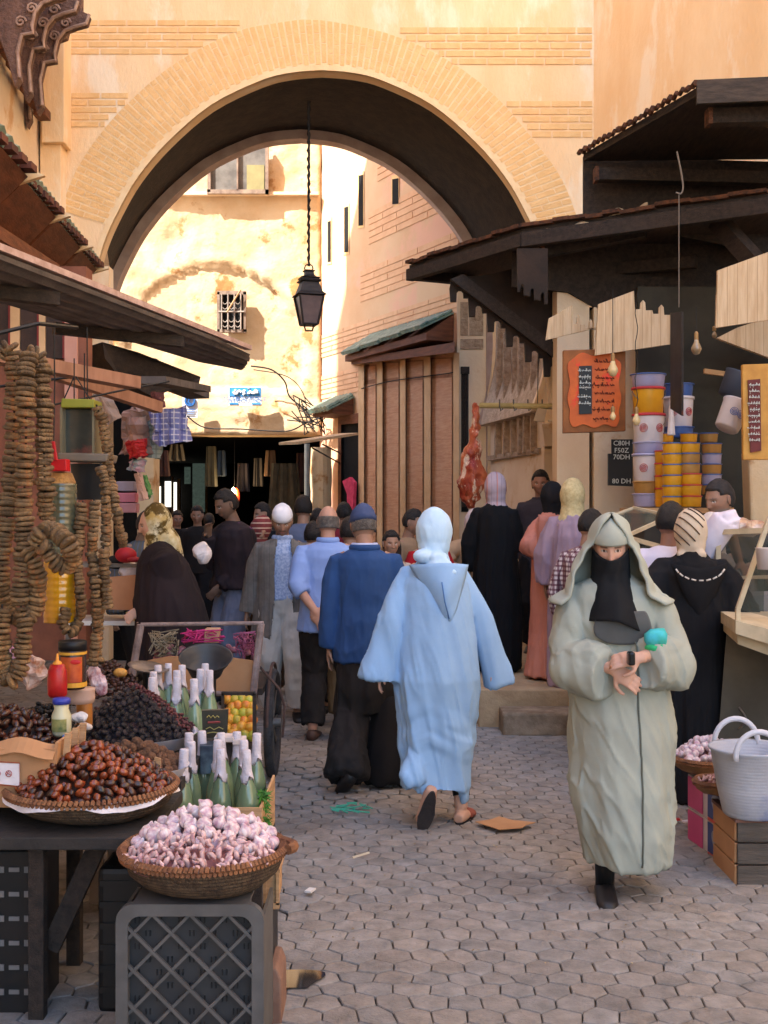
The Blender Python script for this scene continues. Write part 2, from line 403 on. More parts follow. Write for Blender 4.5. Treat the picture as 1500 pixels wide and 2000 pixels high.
# tunnel side walls and the carved plaster inside the right jamb
m = MB()
m.hexa([V(p) for p in ((XA+2.50,YA+.22,0),(XA+3.2,YA+.22,0),(XB+3.2,YB-.22,0),(XB+2.5,YB-.22,0),(XA+2.50,YA+.22,2.79),(XA+3.2,YA+.22,2.79),(XB+3.2,YB-.22,2.79),(XB+2.5,YB-.22,2.79))])
m.hexa([V(p) for p in ((XA-3.2,YA+.22,0),(XA-2.5,YA+.22,0),(XB-2.5,YB-.22,0),(XB-3.2,YB-.22,0),(XA-3.2,YA+.22,2.79),(XA-2.5,YA+.22,2.79),(XB-2.5,YB-.22,2.79),(XB-3.2,YB-.22,2.79))])
m2_ = MB(); m2_.v = m.v[:8]; m2_.f = m.f[:6]; m3_ = MB(); m3_.v = m.v[8:]; m3_.f = m.f[:6]; m2_.build('jamb_wall', M_plaster_pale, arch); m3_.build('jamb_wall', M_plaster_pale, arch)
M_stucco = mat('carved_stucco', (186,162,138), (150,124,100), sc=14, rough=.9, bump=1.6, bsc=26)
m = MB()
for i, t in enumerate((.10,.24,.33,.47,.62,.80)):
    c = V((XA+2.5,YA+.22,0)).lerp(V((XB+2.5,YB-.22,0)), t); m.bar(c+V((-.02,0,2.35)), c+V((-.02+.03*(i%2),0,4.3)), .07+.05*(i%3), .09, up=(1,0,0))
for z in (2.35,2.9): m.bar(V((XA+2.49,YA+.25,z)), V((XB+2.47,YB-.25,z)), .06, .06)
m.build('stucco_trim', M_stucco, arch)
for sg_ in (1,-1):
    ix = [i for i,(x,z) in enumerate(big) if x*sg_ > 0 and 2.6 < z < 4.75]
    m = MB(); m.sheet([[ra[i].lerp(rb[i], t)+V((-sg_*.05,0,0)) for i in ix] for t in (0,.5,1)], .03); m.build('stucco_lining', mat('stucco_pale', (206,184,160), (176,152,128), sc=10, rough=.9, bump=1.2, bsc=24), arch)
# buttress strip on the left corner of the gateway and impost blocks at the right
m = MB(); a0 = P(84,0,13.1); m.box(((a0.x+P(124,0,13.1).x)/2, 13.12, 3.9), (.235,.26,7.8)); m.box((P(108,0,13.0).x, 13.05, 7.0), (.25,.30,2.6))
m.build('corner_buttress', M_plaster, arch, bev=.01)
m = MB(); m.prism([P(1058,828,13.0), P(1106,820,13.0), P(1104,840,13.0), P(1092,850,13.0), P(1088,872,13.0), P(1064,872,13.0)], (0,.2,0))
m.prism([P(1062,876,13.05), P(1090,876,13.05), P(1092,1290,13.05), P(1062,1290,13.05)], (0,.15,0)); m.build('impost', M_plaster_pale, arch, bev=.01)
# ---------------------------------------------------------------- buildings either side of the lane (front)
lb = thing('house', (-4.2, 5, 0), 'tall ochre house along the left of the lane, above the tiled eaves', 'house')
m = MB(); m.hexa([V(p) for p in ((-9,-14,0),(-2.9,-14,0),(-3.82,13.2,0),(-9,13.2,0),(-9,-14,16.9),(-2.9,-14,16.9),(-3.82,13.2,16.9),(-9,13.2,16.9))]); m.build('wall', M_plaster_pale, lb)
rbd = thing('house', (5, 6, 0), 'tall ochre house along the right of the lane, above the dark shop canopies', 'house')
m = MB(); m.hexa([V(p) for p in ((2.35,13.2,0),(9.5,-6,0),(16,-6,0),(12,13.2,0),(2.35,13.2,12.5),(9.5,-6,12.5),(16,-6,12.5),(12,13.2,12.5))]); m.build('wall', M_plaster, rbd)
# ---------------------------------------------------------------- beyond the arch
WA, WB_ = V((-1.09,20,0)), V((1.02,15.84,0)); wd = (WB_-WA).normalized(); wn = V((-wd.y*-1, -wd.x, 0)); wn = V((wd.y, -wd.x, 0)); 
if wn.x > 0: wn = -wn          # towards the lane
def wallB(x, y, off=0):        # photo direction -> point on the far right-hand wall plane (off metres proud of it)
    o = V((0,0,EYE)); d = V(((x-750)/F, 1, -(y-1000)/F)); n = wn; q = WA + wn*off
    return o + d*((q-o).dot(n)/d.dot(n))
nb = thing('house', (3, 18, 0), 'pink and ochre house with slit windows and shuttered shops beyond the arch', 'house')
m = MB(); e = -wn*5
m.hexa([WA, WB_, WB_+e, WA+e] + [p+V((0,0,9.6)) for p in (WA, WB_, WB_+e, WA+e)]); m.build('wall', mat('far_wall_plaster', (216,180,142), (206,162,122), sc=.9, rough=.9, bump=.2, bsc=14, c3=(222,170,140), sc3=.7), nb)
def on_wall(mb, px, off0, off1, wall=wallB):
    a_ = [wall(x, y, off0) for x, y in px]; b_ = [wall(x, y, off1) for x, y in px]; n = len(px)
    mb.add(a_+b_, [tuple(range(n)), tuple(range(n,2*n))[::-1]]+[(i,(i+1)%n,(i+1)%n+n,i+n) for i in range(n)])
def zband(mb, z0, z1, xa, xb, nrow, col=None):      # brick courses on the far wall
    for r_ in range(nrow):
        za = z0+(z1-z0)*r_/nrow+.008; zb = z0+(z1-z0)*(r_+1)/nrow-.008
        s0 = xa - (r_%2)*.45
        while s0 < xb:
            s1 = s0+.95; A = max(s0,xa); B = min(s1-.014,xb)
            if B-A > .03:
                p = [WA+wd*A+wn*.002, WA+wd*B+wn*.002]; q = [x+wn*.010 for x in p]
                mb.hexa([p[0]+V((0,0,za)), p[1]+V((0,0,za)), q[1]+V((0,0,za)), q[0]+V((0,0,za)), p[0]+V((0,0,zb)), p[1]+V((0,0,zb)), q[1]+V((0,0,zb)), q[0]+V((0,0,zb))])
            s0 = s1
bb = MB(); LW = (WB_-WA).length
for (z0, z1, xa) in ((3.55,3.95,.02),(4.25,4.65,.02),(4.95,5.45,1.6),(5.8,6.3,1.9),(6.7,7.2,2.2)): zband(bb, z0, z1, xa, LW-.02, 5)
bb.build('brickwork', mat('pink_brick', (222,176,136), (212,162,122), sc=5, rough=.9, bump=.2), nb)
for (x0, x1, y0, y1) in ((640,646,428,515),(672,680,400,496),(700,709,338,444),(766,778,345,402)):
    m = MB(); on_wall(m, [(x0-1.5,y1+2),(x1+1.5,y1),(x1+1.5,y0-4),(x0-1.5,y0-2)], .002, .012); f_ = m.build('window', M_brick, nb)
    m = MB(); on_wall(m, [(x0,y1-3),(x1,y1-4),(x1,y0+3),(x0,y0+5)], .013, .016); m.build('pane', M_dark, f_)
# shuttered shop fronts: piers, panels, lintel, green tiled eaves
M_shut = mat('terracotta_board', (204,158,122), (188,134,98), sc=5, rough=.7, bump=.3, an=(1,1,8), rnd=.12)
M_pier = mat('cream_pier', (214,176,132), (196,156,112), sc=4, rough=.85, bump=.2)
sf = thing('shop', wallB(790,1150), 'closed shop front of four terracotta board shutters between cream piers', 'shop front')
for (x0, x1, yt) in ((712,735,712),(748,780,706),(793,827,703),(842,884,698)):
    g_ = MB(); nrow = 9
    on_wall(g_, [(x0,1290+(x0-700)*.1),(x1,1290+(x1-700)*.1),(x1,yt),(x0,yt+1)], .004, .02); pn = g_.build('shutter_frame', mat('frame_wood', (172,124,92), (146,100,70), sc=6, rough=.8), sf)
    g_ = MB()
    for k in range(9):
        y0 = 752+k*60-(x0-700)*.09; y1 = y0+58.6
        on_wall(g_, [(x0+1.5,y1+1),(x1-1.5,y1-1),(x1-1.5,y0-2),(x0+1.5,y0)], .021, .03+.003*(k%2))
    on_wall(g_, [(x0+1.5,745-(x0-700)*.09),(x1-1.5,741-(x0-700)*.09),(x1-1.5,yt+2),(x0+1.5,yt+4)], .021, .026)
    g_.build('shutter', M_shut, pn)
for (x0, x1) in ((700,711),(736,747),(781,792),(828,841),(885,897)):
    g_ = MB(); on_wall(g_, [(x0,1310),(x1,1312),(x1,712-(x0-700)*.13),(x0,714-(x0-700)*.13)], .004, .09); g_.build('pier', M_pier, sf, bev=.008)
g_ = MB(); on_wall(g_, [(686,712),(888,688),(888,668),(686,702)], .02, .36); g_.build('lintel', M_bwood, sf)
def tiled_eave(parent, A, B, out, drop, nt, rise, thick=.05, mt=M_gtile, seg=1):   # A->B along the wall (upper edge), tiles run down and out
    A, B, out = V(A), V(B), V(out); L_ = (B-A).length; d = (B-A).normalized(); m = MB()
    for k in range(nt):
        c = A + d*(L_*(k+.5)/nt); w_ = L_/nt; nseg = 4
        for q in range(nseg):
            p0 = c + out*(q/nseg) - V((0,0,drop*q/nseg-.012)); p1 = c + out*((q+1)/nseg) - V((0,0,drop*(q+1)/nseg+.008))
            m.tube([p0, p1], [w_*.42, w_*.52], 8, ratio=.75)
        m.bar(c + V((0,0,-.03)) + d*w_*.5, c + out + V((0,0,-drop-.03)) + d*w_*.5, w_*.8, .02)
    return m.build('roof_tiles', mt, parent, smooth=False)
te = thing('tiled_awning', wallB(780,680), 'green tiled eaves over the terracotta shutters beyond the arch', 'awning')
A_, B_ = wallB(722,660,.02), wallB(886,614,.02); A_.z = B_.z = (A_.z+B_.z)/2+.04
for k in range(4):
    t0, t1 = k/4+.01, (k+1)/4-.012; tiled_eave(te, A_.lerp(B_, t0), A_.lerp(B_, t1), wn*.50, .30-.02*k, 8, 0)
g_ = MB()
for k in range(4):
    t0, t1 = k/4, (k+1)/4; p0, p1 = A_.lerp(B_, t0), A_.lerp(B_, t1)
    g_.hexa([p0+V((0,0,-.42)), p1+V((0,0,-.42)), p1+wn*.42+V((0,0,-.42)), p0+wn*.42+V((0,0,-.42)), p0+V((0,0,-.05)), p1+V((0,0,-.05)), p1+wn*.42+V((0,0,-.33)), p0+wn*.42+V((0,0,-.33))])
g_.build('eave_frame', M_bwood, te)
te2 = thing('tiled_awning', wallB(665,800), 'small green tiled hood over the doorway nearest the end wall', 'awning')
A2, B2 = wallB(650,780,.02), wallB(690,768,.02); A2.z = B2.z = A2.z
tiled_eave(te2, A2, B2, wn*.45, .22, 6, 0)
g_ = MB(); g_.hexa([A2+V((0,0,-.32)), B2+V((0,0,-.32)), B2+wn*.36+V((0,0,-.30)), A2+wn*.36+V((0,0,-.30)), A2+V((0,0,-.05)), B2+V((0,0,-.05)), B2+wn*.36+V((0,0,-.22)), A2+wn*.36+V((0,0,-.22))]); g_.build('eave_frame', M_bwood, te2)
dr = thing('doorway', wallB(680,1200), 'dark open doorway with brown posts under the small tiled hood', 'doorway')
g_ = MB(); on_wall(g_, [(664,1230),(700,1240),(700,822),(664,826)], .003, .01); g_.build('opening', M_dark, dr)  # flat dark sheet in place of the doorway's shade
g_ = MB(); on_wall(g_, [(660,1230),(666,1232),(666,818),(660,820)], .01, .06); on_wall(g_, [(660,830),(702,826),(702,806),(660,814)], .012, .08); g_.build('door_frame', M_bwood, dr)
g_ = MB(); pts = [wallB(680,938,.15), wallB(690,934,.18), wallB(694,1010,.15), wallB(680,1000,.15)]; g_.prism([wallB(674,940,.14), wallB(688,932,.14), wallB(697,942,.14), wallB(694,1016,.14), wallB(684,1012,.14), wallB(683,965,.14)], wn*.05)
tag(g_.build('garment', mat('pink_cloth', (214,70,100), (180,50,80), sc=12, rough=.9)), 'bright pink garment hanging in the dark doorway past the shutters', 'garment')
# near end pilaster with carved panel and barred window (faces the camera, just behind the arch)
pl = thing('pilaster', (1.2,15.8,0), 'carved cream pilaster with a barred slit window at the inner right of the arch', 'pilaster')
def rect(mb, x0, x1, y0, y1, d, th): mb.prism([P(x0,y1,d), P(x1,y1,d), P(x1,y0,d), P(x0,y0,d)], (0,th,0)); return mb
rect(MB(), 893, 960, 560, 1290, 15.82, .3).build('shaft', M_plaster_pale, pl)
rect(rect(MB(), 899, 914, 590, 655, 15.80, .02), 917, 944, 590, 655, 15.80, .02).build('carved_panel', M_stucco, pl)
rect(MB(), 899, 944, 662, 682, 15.80, .02).build('carved_band', M_stucco, pl)
rect(MB(), 901, 915, 730, 1000, 15.80, .02).build('slit_window', M_dark, pl)
g_ = MB(); rect(g_, 900, 917, 716, 730, 15.78, .05)
for x in (904,908,912): g_.tube([P(x,732,15.79), P(x,990,15.79)], .012, 6)
g_.build('window_bars', M_dwood, pl)
# end wall
ew = thing('house', (-3, 20, 0), 'sunlit flaking end house with a barred window above the dark covered passage', 'house')
m = MB(); xL, xR = -5.4, -1.09+.02; zt = P(0,850,20).z
m.hexa([V(p) for p in ((xL,20,zt),(xR,20,zt),(xR,20.5,zt),(xL,20.5,zt),(xL,20,11),(xR,20,11),(xR,20.5,11),(xL,20.5,11))])
# rough plaster grid for the face
gy, gx = 90, 60; G = []
for i in range(gy+1):
    row = []
    for j in range(gx+1):
        x = xL+(xR-xL)*j/gx; z = zt+(9.5-zt)*i/gy
        px = 750+F*x/20; py = 1000-(z-EYE)*F/20
        d = .05*noise.fractal(V((x*1.2,z*1.2,0)), 1, 2, 5) + .02*noise.noise(V((x*6,z*6,2)))
        inside = ((px-420)/178)**2 + ((py-700)/180)**2 < 1 and py < 760
        if inside: d -= .09
        if py > 790: d += .06*max(0, noise.noise(V((x*2.2,z*5,4))))+ .03
        row.append(V((x, 19.93-d, z)))
    G.append(row)
m2 = MB(); m2.sheet(G, .04); m2.build('plaster_face', M_old, ew, smooth=True)
m.build('wall', M_old, ew)
g_ = MB(); # ledge strips
g_.box((-3.2,19.84,P(0,384,20).z), (4.2,.12,.05)); g_.build('ledge', M_plaster_pale, ew)
wf = MB(); 
for (x0,x1,y0,y1) in ((405,411,278,375),(518,524,278,378),(404,524,370,378),(462,465,278,372)): rect(wf, x0,x1,y0,y1,19.72,.10)
w1 = wf.build('window', mat('weathered_frame', (150,130,112), (110,90,78), sc=8, rough=.8), ew)
rect(rect(MB(), 411,462,282,371,19.78,.02), 465,519,282,371,19.78,.02).build('pane', mat('dusty_glass', (120,116,110), (92,88,84), sc=5, rough=.3), w1)
rect(MB(), 482,516,322,371,19.765,.01).build('curtain', mat('olive_panel', (150,140,96), rough=.8), w1)
wf = MB()
for (x0,x1,y0,y1) in ((424,429,570,648),(475,480,570,648),(424,480,568,575),(424,480,643,649)): rect(wf, x0,x1,y0,y1,19.78,.10)
w2 = wf.build('window', MATS['weathered_frame'], ew)
rect(MB(), 429,475,575,643,19.86,.01).build('pane', M_dark, w2)
gr = MB()
for k in range(4): gr.tube([P(433+k*12.5,574,19.76), P(433+k*12.5,644,19.76)], .014, 6)
gr.tube([P(427,609,19.76), P(477,609,19.76)], .018, 6)
for k in range(3):
    for yy in (600,635,590,625):
        c = P(439.5+k*12.5, yy, 19.76); gr.tube([c+V((.035*cos(t),0,.035*sin(t))) for t in [pi+pi*i/6 for i in range(7)]], .008, 5)
gr.build('window_grille', mat('grille_iron', (150,136,124), rough=.6), w2)
g_ = MB(); g_.tube([P(443,610,19.70), P(470,566,19.70)], .015, 6); g_.build('stick', M_pwood, w2)
# left side beyond the arch: low shops with dark awnings
ls = thing('house', (-5.5, 17.8, 0), 'low plastered house left of the lane between the arch and the end wall', 'house')
m = MB(); m.hexa([V(p) for p in ((-9,15.75,0),(-4.15,15.75,0),(-4.7,19.95,0),(-9,19.95,0),(-9,15.75,4.6),(-4.15,15.75,4.6),(-4.7,19.95,4.6),(-9,19.95,4.6))]); m.build('wall', M_plaster_pale, ls)
# covered passage beyond the end wall
sk = thing('covered_market', (-3, 27, 0), 'dark covered market passage opening under the end wall', 'market passage')
m = MB()
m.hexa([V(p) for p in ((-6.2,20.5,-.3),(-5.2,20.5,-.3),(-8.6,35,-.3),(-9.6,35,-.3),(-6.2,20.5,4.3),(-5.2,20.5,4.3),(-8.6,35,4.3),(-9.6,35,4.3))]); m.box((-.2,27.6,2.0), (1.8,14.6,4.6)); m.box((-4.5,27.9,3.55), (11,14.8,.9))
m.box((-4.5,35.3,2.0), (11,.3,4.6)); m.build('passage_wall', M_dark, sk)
def lum(x0,x1,y0,y1,d,m_,e_): return rect(MB(), x0,x1,y0,y1,d,.02).build('lit_opening', m_, sk)
M_lit = mat('daylit_opening', (235,228,215), rough=.8, emit=.5, mix=0); M_lit2 = mat('dim_opening', (120,140,128), (60,70,64), sc=6, rough=.8, emit=.04)  # emissive panels stand in for daylight at the end of the passage
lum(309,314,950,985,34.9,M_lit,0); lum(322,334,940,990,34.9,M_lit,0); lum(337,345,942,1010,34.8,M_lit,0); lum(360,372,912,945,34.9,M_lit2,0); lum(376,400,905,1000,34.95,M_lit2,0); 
m = MB(); rect(m, 346,352,935,1040,33,.1); rect(m, 401,405,905,1040,33,.1); rect(m, 335,338,930,1040,33,.1); m.build('post', M_pwood, sk)
# ---------------------------------------------------------------- right-hand canopies and shop fronts
def poly(mb, px, d, th): mb.prism([P(x, y, d) for x, y in px], (0, th, 0)); return mb
def slab(mb, pts, th): mb.prism([V(p) for p in pts], (0,0,th)); return mb
M_panel = mat('pale_board', (200,176,144), (180,152,118), sc=3, rough=.8, bump=.3, an=(10,1,1), stripes=[((150,122,88), 14, .07, 0)])
up = thing('canopy', (3.2,9.4,4.6), 'upper dark timber canopy high over the right-hand shops', 'canopy')
slab(MB(), [(2.27,8.5,4.66),(5.2,8.3,4.72),(5.2,10.2,4.72),(1.71,10.1,4.66)], .06).build('roof_sheet', M_dwood, up)
MB().bar((2.25,8.48,4.67),(5.2,8.28,4.73),.04,.17).build('fascia', mat('grey_board', (74,62,54), (44,38,34), sc=7, rough=.8, bump=.4, an=(1,1,6)), up)
g_ = MB()
for k in range(22):
    t = k/21; p = V((2.27,8.5,4.735)).lerp(V((1.71,10.1,4.735)), t); g_.tube([p+V((-.03,-.04,random.uniform(-.01,.012))), p+V((-.03,.05,random.uniform(-.01,.012)))], .018+random.uniform(0,.008), 6)
g_.build('rusty_edge', mat('rusty_edge', (104,64,40), (52,34,26), sc=20, rough=.9, bump=.6), up)
g_ = MB(); g_.bar(P(1385,230,8.7), P(1640,225,8.7), .12,.11); g_.build('beam', M_dwood, up)
g_ = MB(); g_.bar(P(1165,342,9.9), P(1620,352,9.9), .12,.10); g_.build('beam', M_dwood, up)
for (x,y,d) in ((1384,230,8.64),(1164,342,9.84)): g_ = MB(); g_.box(P(x,y,d), (.03,.12,.12)); g_.build('beam_end', MATS['rusty_edge'], up)
poly(MB(), [(1140,304),(1640,320),(1640,520),(1140,425)], 10.14, .05).build('end_board', M_dwood, up)
for (x0,y0,d0,x1,y1,d1) in ((1400,430,9.6,1500,540,8.9),):
    MB().bar(P(x0,y0,d0), P(x1,y1,d1), .10,.14).build('brace', M_dwood, up)
lo = thing('canopy', (1.8,10.4,4.0), 'lower dark timber canopy jutting over the lane with a stepped bracket board', 'canopy')
slab(MB(), [(.25,11.6,4.03),(1.19,10.1,4.03),(2.95,9.05,4.05),(3.6,10.6,4.05),(1.6,12.9,4.03)], .05).build('roof_sheet', M_dwood, lo)
g_ = MB(); pts = [V((.25,11.6,4.10)),V((1.19,10.1,4.10)),V((2.95,9.05,4.12))]
for a_, b_ in ((pts[0],pts[1]),(pts[1],pts[2])):
    n = 14
    for k in range(n):
        p = a_.lerp(b_, k/n); q = a_.lerp(b_, (k+1)/n); z_ = V((0,0,random.uniform(-.012,.015))); g_.bar(p+z_, q+z_, .10, .03)
g_.build('rusty_edge', MATS['rusty_edge'], lo)
g_ = MB(); g_.bar((.27,11.6,3.99),(.9,11.9,3.99),.1,.10); g_.bar((.25,11.55,3.97),(1.19,10.05,3.97),.08,.11); g_.bar((1.19,10.05,3.97),(2.95,9.0,3.99),.08,.12)
g_.build('edge_beam', M_dwood, lo)
for (x0,y0,d0,x1,y1,d1) in ((940,550,11.2,1360,512,10.2),(1060,492,10.2,1260,452,9.9)):
    b_ = MB(); b_.bar(P(x0,y0,d0), P(x1,y1,d1), .1,.1); bb_ = b_.build('beam', M_dwood, lo)
    e_ = MB(); e_.box(P(x0-1,y0,d0-.02), (.03,.1,.11)); e_.build('beam_end', MATS['rusty_edge'], lo)
# pale crumpled metal sheet along the lower canopy's front edge
gr = []
for i in range(41):
    t = i/40; x = 1020+t*245; y = 462 - t*58 + 5*sin(t*23) ; d = 10.05-.45*t
    gr.append([P(x, y-3+3*sin(t*31), d+.12), P(x, y+3, d), P(x, y+13-9*t+2*sin(t*40), d-.03)])
m = MB(); m.sheet(gr, .012); tag(m.build('metal_sheet', mat('pale_sheet', (206,188,160), (170,148,120), sc=12, rough=.5, bump=.4)), 'crumpled pale metal sheet lying along the edge of the lower canopy', 'metal sheet')
# stepped (lambrequin) boards
def steps(x0, y0, x1, y1, n, drop=18):
    out = []
    for k in range(n):
        xa = x0+(x1-x0)*k/n; xb = x0+(x1-x0)*(k+1)/n; ya = y0+(y1-y0)*(k+.5)/n; w_ = xb-xa
        out += [(xa+w_*.05, ya-drop*.35), (xa+w_*.30, ya-drop*.35), (xa+w_*.32, ya-drop), (xa+w_*.42, ya-drop*1.25), (xa+w_*.56, ya-drop*1.25), (xa+w_*.66, ya-drop), (xa+w_*.68, ya+drop*.1), (xb, ya+drop*.1)]
    return out
poly(MB(), [(1105,500),(1105,755)] + steps(1100,748,880,572,6,16)[::1] + [(878,562),(882,545),(960,535)], 10.9, .06).build('bracket_board', mat('cedar_board', (52,38,30), (34,27,23), sc=5, rough=.85, bump=.3), lo)
poly(MB(), [(880,545),(1110,720),(1110,690),(905,535)], 10.8, .08).build('bracket_beam', M_dwood, lo)
poly(MB(), [(1000,440),(1520,400),(1520,610),(1180,610),(1110,570),(1000,560)], 10.5, .05).build('back_board', M_dwood, lo)  # dark backdrop sheet painting in the shade under the lower canopy
for k, (x0,y0,x1,y1) in enumerate(((1010,545,1070,570),)):
    poly(MB(), [(x1,y0-60),(x0,y0-60)] + [(x, y+26) for x, y in steps(x0,y0,x1,y1,3,16)], 9.75-.2*k, .04).build('bracket_board', MATS['cedar_board'], lo)
# pale hanging boards with cut-out tops
for (x0,x1,yt,yb0,yb1,d,lab) in ((1070,1166,600,664,640,9.55,'smaller pale board with a stepped top, left of the big one under the canopy'),
                            (1166,1310,572,694,672,9.2,'largest pale board with a stepped top hanging above the orange sign'),
                            (1402,1520,520,640,622,8.4,'plain pale board hanging at the upper right under the canopy')):
    m = MB(); n = 4; top = []
    if d > 8.5:
        w_ = (x1-x0)/n
        top += [(x0+(x1-x0)*.02, yt+22), (x0+(x1-x0)*.50, yt-4)]
        for k in (2,3):
            xa = x0+w_*k; yy = yt + (k*9 if k else 0)
            top += [(xa+2, yy+14), (xa+w_*.35, yy+14), (xa+w_*.38, yy+1), (xa+w_*.5, yy-4), (xa+w_*.62, yy+1), (xa+w_*.65, yy+16), (xa+w_, yy+16)]
    else: top = [(x0,528),(x1,485)]
    poly(m, [(x0-4,yb0)] + top + [(x1,yb1)], d, .03); o = m.build('hanging_board', M_panel); tag(o, lab, 'board')
# back wall of the shops: pale pillar + panel, dark recess
sr = thing('shop', (2.6,10.2,0), 'pale plastered shop pillar and dark shop recess behind the glass counter', 'shop front')
poly(MB(), [(1088,560),(1151,560),(1151,1290),(1088,1290)], 10.55, .3).build('pillar', M_plaster_pale, sr)
poly(MB(), [(1160,600),(1246,600),(1246,1290),(1160,1290)], 10.5, .3).build('pillar', M_plaster_pale, sr)
poly(MB(), [(1151,600),(1160,600),(1160,1290),(1151,1290)], 10.7, .1).build('gap', M_dark, sr)  # solid near-black strip set between the two pillars
poly(MB(), [(1246,560),(1560,560),(1560,1330),(1246,1330)], 10.05, .1).build('recess', mat('shop_gloom', (62,58,48), (38,35,30), sc=2, rough=.9), sr)  # backdrop sheet with the shop's dimness in its colour
poly(MB(), [(1462,880),(1560,860),(1560,1100),(1470,1100)], 8.9, .2).build('rough_pillar', M_old, sr, bev=.02)
g_ = MB(); g_.bar(P(1375,725,9.6), P(1470,738,9.6), .04,.04); g_.build('shelf_rail', M_pwood, sr)
poly(MB(), [(1440,640),(1560,600),(1560,720),(1400,660)], 9.4, .05).build('sloping_board', M_panel, sr)
# stone steps under the women
M_step = mat('step_stone', (176,152,120), (148,124,96), sc=5, rough=.85, bump=.5, bsc=20)
st = thing('stone_steps', (1.9,9.8,0), 'worn stone shop platform with two steps in front of the butcher', 'steps')
m = MB(); m.box((2.3,11.1,.15), (3.16,4.3,.30)); m.build('platform', M_step, st, bev=.012)
m = MB(); m.box((1.62,8.78,.09), (1.5,.32,.18)); m.build('step', M_stone, st, bev=.02)
# ---------------------------------------------------------------- signs
M_sign = mat('orange_sign', (204,96,26), (176,78,22), sc=8, rough=.55, bump=.1, c3=(214,56,24), sc3=6, thr3=(.55,.62))
def scrib(mb, x0, x1, y, d, n, amp=4, th=.004):
    random.seed(int(x0*7+y)); x = x1
    while x > x0:
        L_ = random.uniform(8,18)*(x1-x0)/60; pts = []
        for k in range(7):
            pts.append(P(x-L_*k/6, y+amp*.6*sin(k*1.7+random.random()*2)-(amp*1.2 if k in (2,) and random.random()<.5 else 0), d))
        mb.tube(pts, th, 4); 
        if random.random() < .6: mb.ell(P(x-L_*.5, y+amp*1.5*random.choice((-1,1)), d), (th*1.3,)*3, 6, 4)
        x -= L_+3*(x1-x0)/60
    return mb
s1 = thing('menu_board', P(1160,840,9.3), 'orange painted menu board with a black price strip', 'sign')
poly(MB(), [(1100,684),(1222,680),(1222,842),(1100,846)], 9.3, .05).build('board', mat('brown_sign_wood', (150,92,44), (112,66,34), sc=5, rough=.7), s1, bev=.006)
edge = []
for k in range(64):
    t = 2*pi*k/64; cx, cy = 1161, 762; r_ = 1+.05*sin(9*t)
    sx = max(-1, min(1, 1.28*cos(t))); sy = max(-1, min(1, 1.25*sin(t))); edge.append((cx+50*sx*r_, cy+70*sy*r_))
poly(MB(), edge, 9.285, .012).build('painted_panel', M_sign, s1)
poly(MB(), [(1131,715),(1156,714),(1156,808),(1131,809)], 9.275, .008).build('price_strip', M_black, s1)
M_chalk = mat('chalk', (198,202,196), rough=.9, mix=0)
g_ = MB(); [scrib(g_, 1133, 1154, y, 9.272, 3, 2.5, .0028) for y in (724,736,748,757,775,788)]; g_.build('chalk_writing', M_chalk, s1)
M_ink = mat('dark_red_ink', (92,34,18), rough=.8, mix=0)
g_ = MB(); [scrib(g_, 1162, 1200, y, 9.28, 4, 3, .004) for y in (706,722,738,752,768,784,800,818)]; g_.build('painted_writing', M_ink, s1)
s2 = thing('chalk_board', P(1212,950,9.9), 'black chalk board with prices in white chalk on the pale shop pillar', 'sign')
poly(MB(), [(1188,886),(1195,886),(1195,858),(1236,858),(1236,950),(1188,948)], 9.9, .03).build('board', M_black, s2)
for tx, y, sz in (('C80H',866,.058),('F50Z',880,.058),('70DH',893,.058),('80 DH',940,.058)): text_mesh(tx, sz, frame(P(1214,y,9.88), (1,0,0), (0,0,1)), M_chalk, s2, 'chalk_writing')
s3 = thing('menu_board', P(1475,895,7.9), 'yellow ornate menu board with a dark red strip at the far right', 'sign')
poly(MB(), [(1450,712),(1560,708),(1560,898),(1452,898)], 7.9, .04).build('board', mat('mustard_board', (196,146,66), (166,116,48), sc=6, rough=.6, c3=(120,74,34), sc3=4, thr3=(.58,.64)), s3, bev=.005)
poly(MB(), [(1461,742),(1485,740),(1487,880),(1466,884)], 7.885, .012).build('price_strip', mat('maroon_panel', (104,36,34), (80,26,28), sc=8, rough=.6), s3)
g_ = MB(); [scrib(g_, 1464, 1484, y, 7.88, 3, 2.5, .0024) for y in range(752,872,12)]; g_.build('painted_writing', M_chalk, s3)
s4 = MB(); s4.prism([P(1309,612,8.6), P(1331,608,8.35), P(1331,812,8.35), P(1309,798,8.6)], (.02,.02,0)); tag(s4.build('hanging_sign', mat('slate_board', (44,44,50), (26,26,30), sc=8, rough=.6, c3=(110,60,44), sc3=3, thr3=(.6,.66))), 'narrow dark board hanging edge-on in front of the buckets', 'sign')
# telephone signs on the end wall
M_sblue = mat('sign_blue', (60,140,196), (50,124,180), sc=8, rough=.5); M_swhite = mat('sign_white', (222,226,228), rough=.5, mix=0)
s5 = thing('telephone_sign', P(478,792,19.5), 'blue and white telephone shop sign on the end wall over the dark passage', 'sign')
rect(MB(), 446,511,755,792,19.6,.05).build('board', M_swhite, s5); rect(MB(), 448,509,757,774,19.59,.01).build('blue_field', M_sblue, s5)
rect(MB(), 448,465,787,790,19.588,.01).build('blue_bar', M_sblue, s5); rect(MB(), 492,509,787,790,19.588,.01).build('blue_bar', M_sblue, s5)
text_mesh('TELEBOUTIQUE', .105, frame(P(478,780,19.585), (1,0,0), (0,0,1)), mat('sign_navy', (40,96,160), rough=.5, mix=0), s5)
def ink(parent, strokes, d, r_, m_, name='lettering'):
    g_ = MB()
    for st_ in strokes: g_.tube([P(x, y, d) for x, y in st_], r_, 5)
    return g_.build(name, m_, parent)
